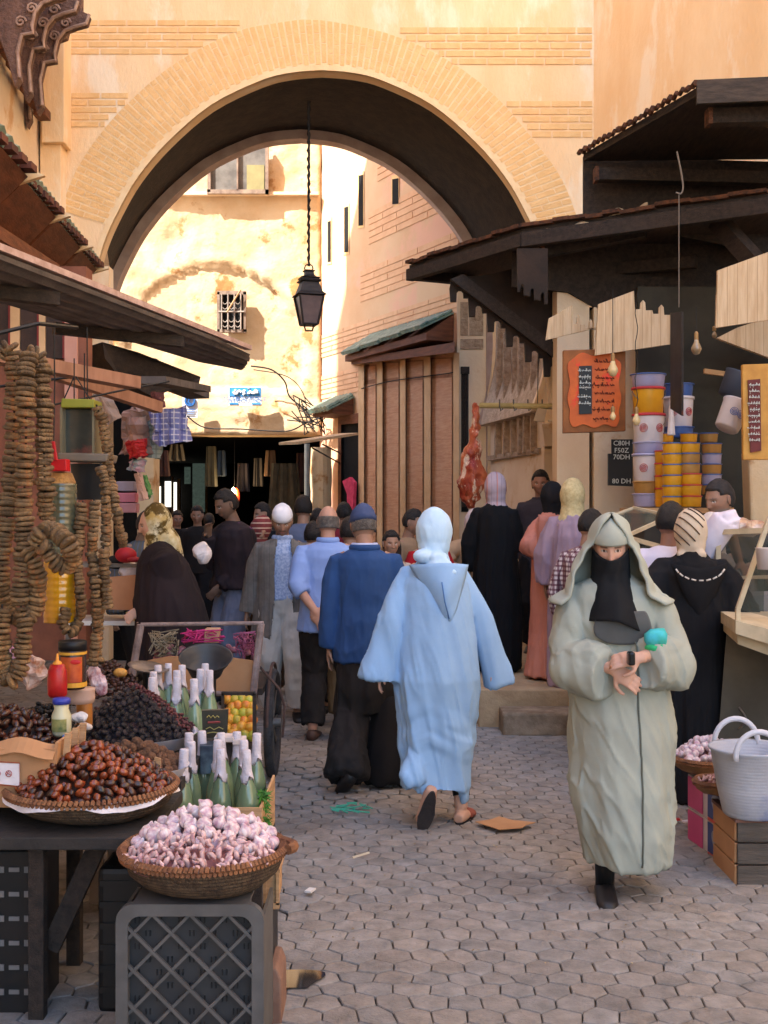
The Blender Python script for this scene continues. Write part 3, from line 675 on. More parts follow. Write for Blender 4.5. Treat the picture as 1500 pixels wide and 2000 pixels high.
ink(s5, [[(502,768),(502,764),(499,762),(496,765),(499,767),(495,768),(491,767),(488,763),(487,768),(483,768)],[(479,764),(476,763),(474,766),(478,768),(474,771)],[(471,766),(467,763),(464,766),(462,769),(458,769),(455,765)],[(458,763),(461,763)],[(484,758),(487,758)]], 19.58, .022, M_swhite)
s6 = thing('phone_sign', P(371,815,19.5), 'small white sign with a blue telephone handset in a ring on the end wall', 'sign')
rect(MB(), 356,386,768,816,19.6,.04).build('board', mat('sign_grey', (200,200,206), rough=.6, mix=0), s6)
ink(s6, [[(371+9*cos(t),783-9*sin(t)) for t in [2*pi*i/16 for i in range(17)]],[(375,777),(369,779),(368,786),(373,790)]], 19.58, .02, MATS['sign_navy'], 'emblem')
ink(s6, [[(361,800),(381,800)],[(362,804),(380,804)],[(364,808),(378,808)]], 19.58, .006, MATS['sign_navy'])
g_ = MB(); c = P(298,618,14.2)
pts = [c+V((cos(2*pi*k/16)*(.10 if k%2 else .145),0,sin(2*pi*k/16)*(.10 if k%2 else .145))) for k in range(16)]; g_.prism(pts, (0,.03,0))
tag(g_.build('star_sign', mat('royal_blue', (34,60,150), rough=.5, mix=0)), 'blue eight-pointed star sign showing above the left awning', 'sign')
g_ = MB(); g_.bar(P(298,640,14.25), V((-4.4,14.6,P(0,640,14.25).z)), .03,.03); g_.build('star_bracket', M_black, bpy.data.objects['star_sign'])
# ---------------------------------------------------------------- lantern
la = thing('hanging_lantern', P(603,648,13.9), 'dark four-sided street lantern hanging on a rope from the arch', 'lantern')
M_lan = mat('lantern_iron', (52,44,42), (36,31,30), sc=10, rough=.6)
def sq(mb, prof, x0=603.5, d=13.9, rot=.30):
    rs = []
    for (hw, y) in prof:
        c = P(x0, y, d); r_ = hw/F*d*1.38; rs.append([c+V((r_*cos(rot+pi/4+k*pi/2), r_*sin(rot+pi/4+k*pi/2), 0)) for k in range(4)])
    mb.rings(rs); return mb
sq(MB(), [(20,551),(21,549),(17,546),(19,543),(12,541),(9,538),(8,532),(11,529),(5,527)][::-1] + [(17,552)]).build('cap', M_lan, la)
sq(MB(), [(16,552),(23,572),(28,576),(29,578),(23,580)]).build('roof', M_lan, la)
sq(MB(), [(23,580.5),(14,632)]).build('pane', mat('lantern_glass', (110,90,88), (90,74,74), sc=6, rough=.35), la)
g_ = MB()
for k in range(4):
    t = .30+pi/4+k*pi/2; q0 = P(603.5,580,13.9); q1 = P(603.5,634,13.9); r0 = 24.5/F*13.9*1.38; r1 = 15/F*13.9*1.38
    g_.tube([q0+V((r0*cos(t),r0*sin(t),0)), q1+V((r1*cos(t),r1*sin(t),0))], .014, 6)
sq(g_, [(15.5,632),(16.5,634),(15,636)]); g_.build('frame', M_lan, la)
g_ = MB(); g_.tube([P(594,635,13.9),P(597,646,13.9),P(610,646,13.9),P(613,635,13.9)], .012, 6); g_.build('lower_hoop', M_lan, la)
g_ = MB(); z0 = P(0,520,13.9).z; x0 = P(603,0,13.9).x
pts = [V((x0+.005*sin(k*1.9), 13.9+.005*cos(k*1.9), z0+(6.5-z0)*k/60)) for k in range(61)]
g_.tube(pts, [.014+.008*((k*7)%3==0) for k in range(61)], 6); tag(g_.build('rope', M_wire, la))
g_ = MB(); c = P(603,524,13.9); g_.tube([c+V((.05*cos(t),0,.05*sin(t))) for t in [2*pi*i/10 for i in range(11)]], .008, 5); g_.build('ring', M_lan, la)
# ---------------------------------------------------------------- cables, plank, column, end-wall things
def wire(name, pts, r_, lab, cat='cable', m_=None, parent=None):
    q = catmull([(p.x,p.z) for p in pts], 6); ys = np.interp(np.linspace(0,1,len(q)), np.linspace(0,1,len(pts)), [p.y for p in pts])
    g_ = MB(); g_.tube([V((a_[0],y,a_[1])) for a_, y in zip(q, ys)], r_, 5); o = g_.build(name, m_ or M_wire, parent)
    if lab: tag(o, lab, cat)
    return o
wire('cable', [P(490,715,19.6),P(530,722,19.6),P(556,745,19.6),P(566,775,19.6),P(600,805,19.6),P(612,835,19.6)], .014, 'thick black cable drooping from the awning tip to the corner of the end wall')
wire('cable', [P(495,722,19.5),P(560,735,19.5),P(592,768,19.5),P(600,815,19.5)], .008, 'thinner cable arching above the thick one on the end wall')
wire('cable', [P(365,812,19.6),P(400,835,19.6),P(470,838,19.6),P(560,842,19.6),P(600,825,19.5),P(640,812,19.3)], .012, 'long cable looping along the lower lip of the end wall')
wire('cable', [wallB(700,762,.05),wallB(760,745,.12),wallB(830,735,.12),wallB(895,725,.08)], .008, 'thin wire strung across the terracotta shutters')
g_ = MB(); random.seed(3)
for k in range(16):
    a_ = P(random.uniform(560,600),random.uniform(770,830),19.5); b_ = P(random.uniform(600,640),random.uniform(815,850),19.4); mid = (a_+b_)/2+V((random.uniform(-.2,.2),0,random.uniform(-.15,.1)))
    g_.tube([a_, mid, b_], .010, 4)
tag(g_.build('cable_tangle', M_wire), 'tangle of cables bunched at the right corner of the end wall', 'cables')
pk = MB(); a_, b_ = P(563,866,15.6), P(682,848,17.0); pk.bar(a_, b_, .30, .035); o = tag(pk.build('plank', mat('pale_plank', (214,182,142), (196,160,120), sc=4, rough=.7, an=(1,6,1))), 'pale plank propped out from the doorway like a small hood', 'plank')
g_ = MB(); g_.tube([P(610,875,16.2), wallB(664,905,.02)], .012, 5); g_.tube([P(630,868,16.4), wallB(664,885,.02)], .012, 5); g_.build('brace', M_wire, o)
g_ = MB(); random.seed(5)
rs = []
for k in range(16):
    t = k/15; z = 2.7*(1-t); c = P(627,0,19.2); r0 = .17+.03*noise.noise(V((0,0,z*2))); rs.append([V((c.x+(r0+.03*noise.noise(V((cos(q)*2,sin(q)*2,z*3))))*cos(q), 19.2+r0*sin(q), z)) for q in [2*pi*i/14 for i in range(14)]])
g_.rings(rs); tag(g_.build('stone_column', M_old), 'rough crumbling plaster column beside the passage mouth', 'column')
g_ = MB(); g_.tube([V((P(600,0,19).x,19,0)), V((P(600,0,19).x,19,2.75))], .045, 8); tag(g_.build('pipe', mat('grey_pipe', (130,132,128), rough=.6)), 'grey upright pipe left of the crumbling column', 'pipe')
g_ = MB(); gz = []
for i in range(16):
    t = i/15; z = P(0,905+t*130,20.8).z; hw = .22+.10*t
    gz.append([V((P(556,0,20.8).x + hw*s_, 20.8+.05*sin(s_*9+t), z)) for s_ in np.linspace(-1,1,15)])
g_.sheet(gz, .03); tag(g_.build('hanging_robe', mat('olive_cloth', (84,78,62), (64,60,48), sc=6, rough=.9)), 'long olive robe hanging in the mouth of the dark passage', 'robe')
for (x,y0,y1,w_,c,lab) in ((475,905,960,9,(60,54,60),'small dark garment hanging deep in the passage'),(505,895,950,7,(70,64,60),'narrow grey garment hanging in the passage left of the olive robe'),(655,905,1000,0,0,'')):
    if not w_: continue
    g_ = MB(); g_.sheet([[P(x+s_*w_*(1+.3*t), y0+(y1-y0)*t, 21.5) + V((0,.04*sin(s_*7),0)) for s_ in np.linspace(-1,1,9)] for t in np.linspace(0,1,9)], .03)
    tag(g_.build('garment', mat('cloth_%d' % x, c, rough=.9)), lab, 'garment')
for i_,(x,y0,y1,w_,c,dn) in enumerate(((318,880,930,10,(84,60,56),'dusty rose'),(412,872,950,9,(96,92,70),'khaki'),(432,880,930,7,(60,74,88),'slate blue'),(528,880,930,9,(110,84,60),'tan'),(588,885,960,8,(78,50,46),'maroon'),(345,868,900,14,(120,112,100),'pale grey'))):
    g_ = MB(); g_.sheet([[P(x+s_*w_*(.8+.4*t), y0+(y1-y0)*t, 20.4+.2*i_) + V((0,.05*sin(s_*7+i_),0)) for s_ in np.linspace(-1,1,11)] for t in np.linspace(0,1,9)], .04)
    tag(g_.build('garment', mat('passage_cloth_%d' % i_, c, rough=.9)), dn+' cloth hanging from the ceiling at the mouth of the dark passage', 'garment')
lp = thing('lamp', P(456,975,21), 'lit bare bulb beside an orange-red lantern shade in the dark passage', 'lamp')
MB().ell(P(456,958,21), (.035,.035,.05), 12, 8).build('bulb', mat('lit_bulb', (255,214,150), emit=60, mix=0), lp, smooth=True)
MB().ell(P(462,970,21.1), (.06,.05,.16), 12, 8).build('lamp_shade', mat('red_shade', (190,60,24), (150,40,20), sc=8, rough=.5, emit=.12), lp, smooth=True)
g_ = MB(); g_.tube([P(458,948,21), P(458,860,21)], .006, 5); g_.build('cord', M_wire, lp)
pl_ = bpy.data.lights.new('bulb_light','POINT'); pl_.energy = 6; pl_.color = (1,.7,.4); pl_.shadow_soft_size = .04; po = bpy.data.objects.new('bulb_light', pl_); COL.objects.link(po); po.location = P(456,965,20.9)
# ---------------------------------------------------------------- left: corbels, tiled eaves, awnings, shop facade
cb = thing('carved_corbels', (-3.4,12,6.2), 'dark carved cedar corbels jutting from the house wall at the upper left corner', 'corbels')
M_carv = mat('carved_cedar', (124,92,78), (84,60,52), sc=9, rough=.7, bump=2.0, bsc=28)
prof = [(-30,-40),(150,-40),(150,-6),(166,2),(160,20),(138,26),(118,34),(104,52),(98,78),(100,92),(78,96),(70,130),(74,180),(64,196),(52,150),(30,90),(-30,-20)]
for k, (dx, dy, d) in enumerate(((-36,-28,11.0),(-14,0,11.5),(8,26,12.0),(0,52,12.4))):
    poly(MB(), [(x*(.8 if k==3 else 1)+dx, y+dy) for x, y in prof], d, .12).build('corbel', M_carv, cb, bev=.01)
    g_ = MB(); g_.tube([P(x*(.8 if k==3 else 1)+dx, y+dy, d-.01) for x, y in prof[3:13]], .018, 6)
    for q in range(3):
        c = P(120+dx-22*q, 18+dy+26*q, d-.02); g_.tube([c+V((.055*(1-i/14)*cos(i*.8),0,.055*(1-i/14)*sin(i*.8))) for i in range(13)], .012, 5)
    g_.build('scroll', mat('cedar_trim', (176,146,128), (130,100,86), sc=10, rough=.6), cb)
for k in range(7): g_ = MB(); c = P(4+13*k, 78+24*k, 11.2+.22*k); g_.box(c, (.13,.2,.09)); g_.build('joist_end', M_bwood, cb)
g_ = MB(); g_.bar(P(-8,-20,10.9), P(84,222,12.9), .06, .08); g_.build('carved_rail', MATS['cedar_trim'], cb)
te3 = thing('tiled_awning', (-3.2,10,4.2), 'long green tiled eaves in stepped sections along the left house', 'awning')
segs = [(7.2,8.75),(8.85,9.95),(10.05,11.1),(11.2,12.1)]
for (y0,y1) in segs:
    xo = -2.62-(y0-8.05)*.076; xi = -3.45-(y0-8.05)*.076
    tiled_eave(te3, (xi,y0,4.62), (xi-.076*(y1-y0),y1,4.62), (.83,0,0), .42, 7, 0)
    m = MB(); 
    for k in range(7):
        yy = y0+(y1-y0)*(k+.5)/7
        for q in range(4): m.box((xo-.16-.15*q, yy, 4.12-.085*q+.06), (.30,(y1-y0)/7*.62,.05))
    m.build('corbel_course', mat('eave_timber', (104,58,42), (70,40,32), sc=6, rough=.7), te3, loc=(0,0,0))
    m = MB(); m.hexa([V(p) for p in ((xi-.3,y0,3.72),(xo-.45,y0,3.72),(xo-.52,y1,3.72),(xi-.4,y1,3.72),(xi-.3,y0,4.56),(xo-.02,y0,4.14),(xo-.09,y1,4.14),(xi-.4,y1,4.56))]); m.build('soffit', M_bwood, te3)
    m = MB(); m.prism([V((xo+.02,y1+.03,4.16)),V((xo-.30,y1+.03,4.06)),V((xo-.30,y1+.03,4.20)),V((xi,y1+.03,4.64))], (0,.05,0)); m.build('end_cap', M_mortar, te3)
m = MB(); m.bar(P(-60,430,8.2), P(132,548,11.4), .16,.10); m.build('wall_beam', M_bwood, te3)
sfl = thing('shop', (-2.9,9.2,0), 'terracotta and cream shop front behind the hanging fig strings on the left', 'shop front')
M_terra = mat('terracotta_wall', (142,90,68), (112,68,52), sc=3, rough=.85, bump=.3)
poly(MB(), [(-120,520),(168,520),(168,1290),(-120,1290)], 9.3, .2).build('wall', M_terra, sfl)
poly(MB(), [(165,520),(213,520),(213,1290),(165,1290)], 12.6, .2).build('pilaster', M_plaster, sfl)
M_louv = mat('louvre', (70,52,44), (50,38,32), sc=5, rough=.8, bump=.4)
for (x0,x1) in ((-20,16),(40,72),(90,122)):
    poly(MB(), [(x0,580),(x1,580),(x1,700),(x0,700)], 9.26, .03).build('shutter', M_louv, sfl)
    poly(MB(), [(x1,580),(x1+4,580),(x1+4,700),(x1,700)], 9.25, .04).build('post', mat('red_post', (130,44,38), rough=.6), sfl)
for (x0,x1,yb_) in ((20,38,700),(76,88,940),(126,150,1290)):
    poly(MB(), [(x0,580),(x1,580),(x1,yb_),(x0,yb_)], 9.25, .04).build('post', M_pink if x0>100 else M_pier, sfl)
aw = thing('awning', (-1.4,7,2.7), 'long grey corrugated awning slanting out over the left stall', 'awning')
def aw_grid(off):
    out = []
    for i in range(49):
        t = i/48; a_ = V((-2.72,.5,2.74)).lerp(V((-.90,8.0,2.73)), t); b_ = V((-3.45,1.2,2.80)).lerp(V((-1.14,9.1,2.74)), t)  # near end runs on unseen, added to shade the stall
        if i > 44: k = (i-44)/4; b_ = b_.lerp(a_, k*.25); a_ = a_.lerp(b_, k*.18)
        row = [a_.lerp(b_, s_)+V((0,0,.012*sin(s_*42)-.03*sin(s_*pi))) for s_ in np.linspace(0,1,29)]
        if i == 48: row = [p+V((0,random.uniform(-.04,.03),0)) for p in row]
        out.append(row)
    return out
M_aw = mat('awning_board', (112,102,96), (84,76,72), sc=5, rough=.85, bump=.4, bsc=20)
m = MB(); m.sheet(aw_grid(0), .022); m.build('sheet', M_aw, aw)
g_ = MB(); g_.bar((-2.70,.5,2.775), (-.92,8.0,2.765), .05,.03); g_.build('edge_strip', mat('edge_strip', (196,168,156), (160,130,118), sc=12, rough=.8), aw)
for q_ in (((-2.2,5.2,2.68),(-1.55,5.6,2.66)),((-1.85,6.6,2.68),(-1.2,7.0,2.66))): g_ = MB(); g_.bar(*q_,.07,.06); g_.build('rib', M_dwood, aw)
for q_, r_ in (([P(-20,655,5.0), P(75,632,5.2), P(150,640,5.6)], .010),([P(0,755,5.4), P(135,737,5.6)], .007),([P(60,800,6), P(250,760,6.4), P(330,745,6.6)], .006)): g_ = MB(); g_.tube(q_, r_, 6); g_.build('support_rod', M_black, aw)
bm_ = MB(); bm_.bar(P(-40,690,5.0), P(262,748,5.8), .09,.058); tag(bm_.build('wooden_beam', mat('pink_wood', (156,112,88), (128,88,66), sc=4, rough=.7, an=(1,4,1))), 'nearer reddish beam sticking out above the fig strings', 'beam')
bm_ = MB(); bm_.bar(P(110,730,6.2), P(310,796,7.0), .06,.065); tag(bm_.build('wooden_beam', MATS['pink_wood']), 'farther thinner beam carrying the hanging bags', 'beam')
aw2 = thing('awning', (-3,11,2.9), 'ragged dark awning of the farther shops below the grey awning tip', 'awning')
m = MB(); m.prism([P(200,668,10.5),P(270,688,11.0),P(392,736,12.5),P(388,752,12.4),P(340,760,12),P(300,775,11.5),P(240,745,11),P(205,700,10.5)], (-.4,.8,.05)); m.build('sheet', M_dwood, aw2)
m = MB(); m.bar(P(300,742,9.5),P(392,760,11.5),.2,.06); m.bar(P(345,755,12.4),P(388,772,13),.25,.08); m.build('loose_board', M_aw, aw2)
dk = thing('shop', (-3.6,13,0), 'dark open shop mouth under the ragged awning on the left', 'shop front')
poly(MB(), [(212,690),(305,700),(305,1290),(212,1290)], 13.0, .15).build('opening', M_dark, dk)  # flat panel whose dark colour carries the shop mouth's shade
poly(MB(), [(268,880),(300,880),(300,1290),(268,1290)], 11.4, .3).build('pillar', M_old, dk)
# ---------------------------------------------------------------- people
def mesh_arrays(me):
    n = len(me.vertices); co = np.empty(n*3); me.vertices.foreach_get('co', co); no = np.empty(n*3); me.vertices.foreach_get('normal', no)
    return co.reshape(-1,3), no.reshape(-1,3)
def fuse(mb, voxel=.009, smooth=3, disp=None, col=None):
    """grow separate closed lofts into one continuous surface"""
    me = mb.mesh('tmp'); o = bpy.data.objects.new('tmp', me); COL.objects.link(o)
    r_ = o.modifiers.new('r', 'REMESH'); r_.mode = 'VOXEL'; r_.voxel_size = voxel; r_.adaptivity = 0
    s_ = o.modifiers.new('s', 'SMOOTH'); s_.factor = .5; s_.iterations = smooth
    dg = bpy.context.evaluated_depsgraph_get(); out = bpy.data.meshes.new_from_object(o.evaluated_get(dg)); bpy.data.objects.remove(o)
    co, no = mesh_arrays(out)
    if disp is not None: co = co + no*disp(co, no)[:,None]; out.vertices.foreach_set('co', co.ravel())
    if col is not None:
        ca = out.color_attributes.new('Col', 'FLOAT_COLOR', 'POINT'); c = col(co); ca.data.foreach_set('color', np.hstack([c, np.ones((len(c),1))]).ravel())
    out.shade_smooth(); out.update(); return out
def sstep(x, a_, b_): t = np.clip((x-a_)/(b_-a_), 0, 1); return t*t*(3-2*t)
def rot(v, ax, ang): return Matrix.Rotation(ang, 3, ax) @ V(v)
M_skin = mat('skin', (200,140,110), rough=.55, vcol=True, sc=30, mix=.12, sss=.08, spec=.3)
def head_geo(s, nu=72, nv=56, beard=0):
    """face mesh in head space: faces -y, centre of skull at origin, unit metres"""
    th = np.linspace(0, 2*pi, nu, endpoint=False); 
    fr = -np.sin(th); th = th + .28*np.cos(th)*(-1)*0 
    ph = np.linspace(0.02, pi-.02, nv); T, H = np.meshgrid(th, ph)
    dx = np.sin(H)*np.cos(T); dy = np.sin(H)*np.sin(T); dz = np.cos(H)
    x = dx*.074; y = dy*.094; z = dz*.117
    low = np.clip(-dz, 0, 1)
    x = x*(1-.26*low**1.6); y = np.where(dy > 0, y*(1-.55*low**1.2), y*(1-.10*low**2))
    y = y+.006; fw = sstep(-dy, .15, .75)
    G = lambda x0, z0, sx, sz: np.exp(-((x-x0)/sx)**2-((z-z0)/sz)**2)
    GS = lambda x0, z0, sx, sz: G(x0,z0,sx,sz)+G(-x0,z0,sx,sz)
    d = -.010*GS(.031,.002,.016,.011) + .004*GS(.030,.020,.020,.006) + .004*GS(.040,-.028,.018,.016)
    nz_ = np.clip((.012-z)/.046, 0, 1)*(z > -.040)*(z < .014); d = d + np.exp(-(x/.0095)**2)*.021*nz_**.9 + .006*GS(.011,-.034,.007,.007) + .005*G(0,.012,.012,.02)
    d = d + .0065*G(0,-.058,.022,.006) + .0065*G(0,-.070,.019,.006) - .004*G(0,-.064,.024,.0022) - .003*G(0,-.080,.02,.006) + .007*G(0,-.098,.018,.014)
    y = y - d*fw + 0; z = z - .003*fw*np.exp(-(x/.01)**2)*(z<-.02)*(z>-.045)
    return x*s, y*s, z*s
def face_color(q, skin, beard=0, grey=0, moustache=0, lips=(0.42,.17,.13), female=0):
    """albedo of the head at head-space points q (unit metres)"""
    x, y, z = q[:,0], q[:,1], q[:,2]; n = len(x); c = np.tile(np.array(skin, float), (n,1))
    front = (y < -.045)
    def blend(m, col): nonlocal c; m = np.clip(m,0,1)[:,None]; c = c*(1-m)+np.array(col)*m
    g = lambda x0,z0,sx,sz: np.exp(-((x-x0)/sx)**2-((z-z0)/sz)**2)
    gs = lambda x0,z0,sx,sz: g(x0,z0,sx,sz)+g(-x0,z0,sx,sz)
    blend(.35*gs(.042,-.028,.02,.016)*front, np.array(skin)*(1.05,.75,.7)); blend(.4*g(0,-.03,.013,.012)*front, np.array(skin)*(1.05,.75,.68))
    if beard: blend(beard*sstep(-z,.045,.062)*(y<.03)*(1-.0*x), (.09+grey,.07+grey,.06+grey))
    if moustache: blend(moustache*(np.abs(x)<.026)*(z<-.046)*(z>-.056)*front, (.03,.025,.02))
    blend(1.2*g(0,-.063,.019,.006)*front, lips)
    bl = (np.abs(np.abs(x)-.031)<.017)*(np.abs(z-.019+.12*(np.abs(np.abs(x)-.031)))<.0042)*front; blend(.75*bl, (.05+grey*.5,.035+grey*.5,.03+grey*.5))
    e = ((np.abs(x)-.031)/.0135)**2+((z-.001)/.0052)**2; blend((e<1.35)*1.*front*.8, (.06,.035,.03)); blend((e<.9)*1.*front, (.55,.5,.46))
    i_ = ((np.abs(x)-.031)/.0062)**2+((z-.0015)/.0058)**2; blend((i_<1)*1.*front, (.03,.018,.012))
    return c
def hand_geo(mb, wr, dr, pn, L_=.175, curl=.5, thumb=1, spread=.10, curls=None):
    """wr wrist, dr pointing direction, pn normal out of the back of the hand"""
    dr = V(dr).normalized(); pn = (V(pn)-dr*V(pn).dot(dr)).normalized(); sd = dr.cross(pn)*thumb   # thumb side
    k = L_/.185
    pts = [wr-dr*.02, wr+dr*.01, wr+dr*.05*k, wr+dr*.088*k]; mb.tube(pts, [.026*k,.030*k,.041*k,.040*k], 12, ratio=[.75,.6,.42,.36], up=pn)
    for i, (o, l_, r_) in enumerate(((.030,.068,.0085),(.010,.077,.0088),(-.011,.071,.0083),(-.030,.056,.0074))):
        c = curl if curls is None else curls[i]; p = wr+dr*.086*k+sd*o*k*.98-pn*.002; pts = [p-dr*.02]; ang = .12+.1*i*c
        d_ = dr + sd*(o/.03)*spread; d_.normalize()
        for j, f_ in enumerate((.46,.30,.24)):
            q = (d_*cos(ang)-pn*sin(ang)).normalized(); pts.append(p.copy()); p = p+q*l_*k*f_; ang += c*(1.0 if j else .85)
        pts.append(p); mb.tube(pts, [r_*k,r_*k*1.05,r_*k,r_*k*.92,r_*k*.7], 8)
    p = wr+dr*.022*k+sd*.026*k-pn*.006*k; q = p+(dr*.55+sd*.75-pn*.25).normalized()*.040*k; s_ = q+(dr*.9+sd*.25-pn*.35).normalized()*.032*k; e = s_+(dr*.95-sd*.1-pn*.35).normalized()*.024*k
    mb.tube([p-sd*.012,p,q,s_,e], [.012*k,.0125*k,.0115*k,.0100*k,.007*k], 8)
def ik(a_, b_, l1, l2, hint):
    a_, b_ = V(a_), V(b_); d = b_-a_; D = min(d.length, (l1+l2)*.995); u = d.normalized(); b2 = a_+u*D
    h = V(hint)-u*V(hint).dot(u); h.normalize(); x = (l1*l1-l2*l2+D*D)/(2*D); y = sqrt(max(0,l1*l1-x*x)); return a_+u*x+h*y, b2
class Person:
    def __init__(s, label, px, Y, H=1.70, yaw=180, ground=0.0, group=None, lean=(0,0), hyaw=0, hpitch=0, hroll=0, female=False, skin=(.40,.23,.15), hands=None, feet=None, elbow=None,
                 broad=1.0, beard=0, grey=0, moustache=0, curl=.4, voxel=.0085, res=1, handpose=None, scale_y=None):
        s.k = k = H/1.70; s.X = (px-750)/F*Y; s.root = V((s.X, Y, ground)); s.female = female; s.yaw = yaw
        a_ = R(yaw); s.f = V((sin(a_), -cos(a_), 0)); s.r = V((cos(a_), sin(a_), 0)); up_ = V((0,0,1))
        s.lean = V((lean[0], lean[1], 0)); s.broad = broad
        Lk = 'L' if s.r.x > 0 else 'R'     # image side of local -r
        s.side = {('L' if s.r.x > 0 else 'R'): -1, ('R' if s.r.x > 0 else 'L'): 1}
        s.hip = {}; s.knee = {}; s.ank = {}; s.foot = {}
        feet = feet or {}; hands = hands or {}; elbow = elbow or {}
        for key, sg in s.side.items():
            hp = s.r*sg*.095*k + V((0,0,.90*k)); ft = feet.get(key, None)
            dflt = s.r*sg*.10*k + V((0,0,.085*k))
            an = dflt + (V(ft[:3]) if ft else V((0,0,0)))
            kn, an = ik(hp, an, .43*k, .42*k, s.f); s.hip[key] = hp; s.knee[key] = kn; s.ank[key] = an
            s.foot[key] = V(ft[3:6]) if ft and len(ft) > 3 else s.f*1.0
        s.sh = {}; s.el = {}; s.wr = {}; s.shz = 1.375*k
        for key, sg in s.side.items():
            sh = s.r*sg*(.142 if female else .166)*broad*k + V((0,0,s.shz)) + s.at(1.405*k)
            tg = V(hands[key]) * 1.0 if key in hands else s.r*sg*(.25 if female else .27)*k + V((0,0,.86*k)) + s.f*.04
            eh = V(elbow[key]) if key in elbow else (-s.f*.8 + s.r*sg*.5)
            e_, w_ = ik(sh, tg, .285*k, .255*k, eh); s.sh[key] = sh; s.el[key] = e_; s.wr[key] = w_
        s.neck = V((0,0,1.44*k)) + s.at(1.44*k)
        hy = R(yaw+hyaw); s.hM = Matrix.Rotation(hy, 3, 'Z') @ Matrix.Rotation(R(hroll), 3, 'Y') @ Matrix.Rotation(R(hpitch), 3, 'X')
        s.hc = s.neck + V((0,0,.035*k)) + s.f*.018*k + s.hM @ V((0,-.008,.112*k)) + s.lean*.12; s.hs = k
        # one continuous body
        mb = MB(); hw = .155 if female else .165
        T = [(.80,.085,.07),(.86,hw*.98,.115),(.95,hw*1.05,.12),(1.06,hw*.84,.10),(1.18,hw*.93,.11),(1.30,hw*1.05,.118),(1.385,hw*.74*broad,.085),(1.43,.065,.06),(1.46,.055,.058)]
        s.loft(mb, [(z*k, a2*k, b2*k) for z, a2, b2 in T], 20)
        mb.tube([s.neck-V((0,0,.05)), s.neck+V((0,0,.02)), s.hc+s.hM@V((0,.012,-.055*k))], [.062*k,.054*k,.052*k], 14)
        for key in s.side:
            mb.tube([s.sh[key]-(s.sh[key]-s.neck)*.35, s.sh[key], s.sh[key].lerp(s.el[key],.4), s.el[key], s.el[key].lerp(s.wr[key],.3), s.wr[key]], [q*k for q in (.040,.043,.038,.033,.036,.026)], 12)
            mb.tube([s.hip[key]+V((0,0,.03)), s.hip[key].lerp(s.knee[key],.3), s.knee[key], s.knee[key].lerp(s.ank[key],.3), s.ank[key]], [q*k for q in (.09,.078,.053,.053,.036)], 12)
            d_ = s.foot[key].normalized(); a2 = s.ank[key]; dn = V((0,0,-1)); 
            side_ = d_.cross(V((0,0,1))); 
            if side_.length < .1: side_ = s.r
            dn = side_.normalized().cross(d_); dn = -dn if dn.dot(V((0,0,1))) > 0 else dn
            if abs(d_.z) > .75: dn = -s.f if d_.z < 0 else s.f
            s.foot_n = dn
            mb.tube([a2-d_*.055*k+dn*.045*k, a2-d_*.01*k+dn*.035*k, a2+d_*.07*k+dn*.045*k, a2+d_*.14*k+dn*.057*k, a2+d_*.175*k+dn*.062*k], [q*k for q in (.030,.040,.040,.042,.025)], 12, ratio=[.9,1,.72,.45,.4], up=-dn)
            sg = s.side[key]; hp = (handpose or {}).get(key, {})
            fa = (s.wr[key]-s.el[key]).normalized(); dr = V(hp.get('dir', fa*.9+V((0,0,-.25)))) ; pn = V(hp.get('n', s.r*sg))
            hand_geo(mb, s.wr[key], dr, pn, .178*k, hp.get('curl', curl), thumb=hp.get('thumb', -sg if True else 1), curls=hp.get('curls'))
        hx, hyy, hz = head_geo(k*(.96 if female else 1), *( (int(72*res), int(56*res))))
        nr, nc = hx.shape; Q = np.stack([hx, hyy, hz], -1).reshape(-1,3); s.Mn = np.array(s.hM); W = Q @ s.Mn.T + np.array(s.hc)
        hv = MB(); hv.v = [tuple(p) for p in W]; hv.f = [(i*nc+j, i*nc+(j+1)%nc, (i+1)*nc+(j+1)%nc, (i+1)*nc+j) for i in range(nr-1) for j in range(nc)]
        for sg in (-1,1):
            E = s.hM @ Matrix.Rotation(sg*.35,3,'Z'); hv.ell(s.hc+s.hM@V((sg*.074*k,.012*k,-.002*k)), (.009*k,.019*k,.031*k), 10, 8, M=E); hv.ell(s.hc+s.hM@V((sg*.080*k,.014*k,.004*k)), (.005*k,.013*k,.022*k), 8, 6, M=E)
        sk = np.array(skin); hcn = np.array(s.hc)
        def colf(co):
            q = (co-hcn) @ s.Mn / (k*(.96 if female else 1)); near = (np.linalg.norm(q,axis=1) < .16)&(q[:,2] > -.13); c = np.tile(sk, (len(co),1)); c[near] = face_color(q[near], sk, beard, grey, moustache); return c
        fz = fuse(mb, voxel, 2); bco, bno = mesh_arrays(fz)
        bm = bmesh.new(); bm.from_mesh(fz); hm = hv.mesh('h'); bm.from_mesh(hm); me = bpy.data.meshes.new('person'); bm.to_mesh(me); bm.free()
        co, no = mesh_arrays(me); ca = me.color_attributes.new('Col', 'FLOAT_COLOR', 'POINT'); c = colf(co); ca.data.foreach_set('color', np.hstack([c, np.ones((len(c),1))]).ravel())
        me.shade_smooth(); me.materials.append(M_skin); s.o = bpy.data.objects.new('person', me); COL.objects.link(s.o); s.o.location = s.root; tag(s.o, label, 'person', group)
    def at(s, z): return s.lean*max(0, (z-.9*s.k)/(.6*s.k))
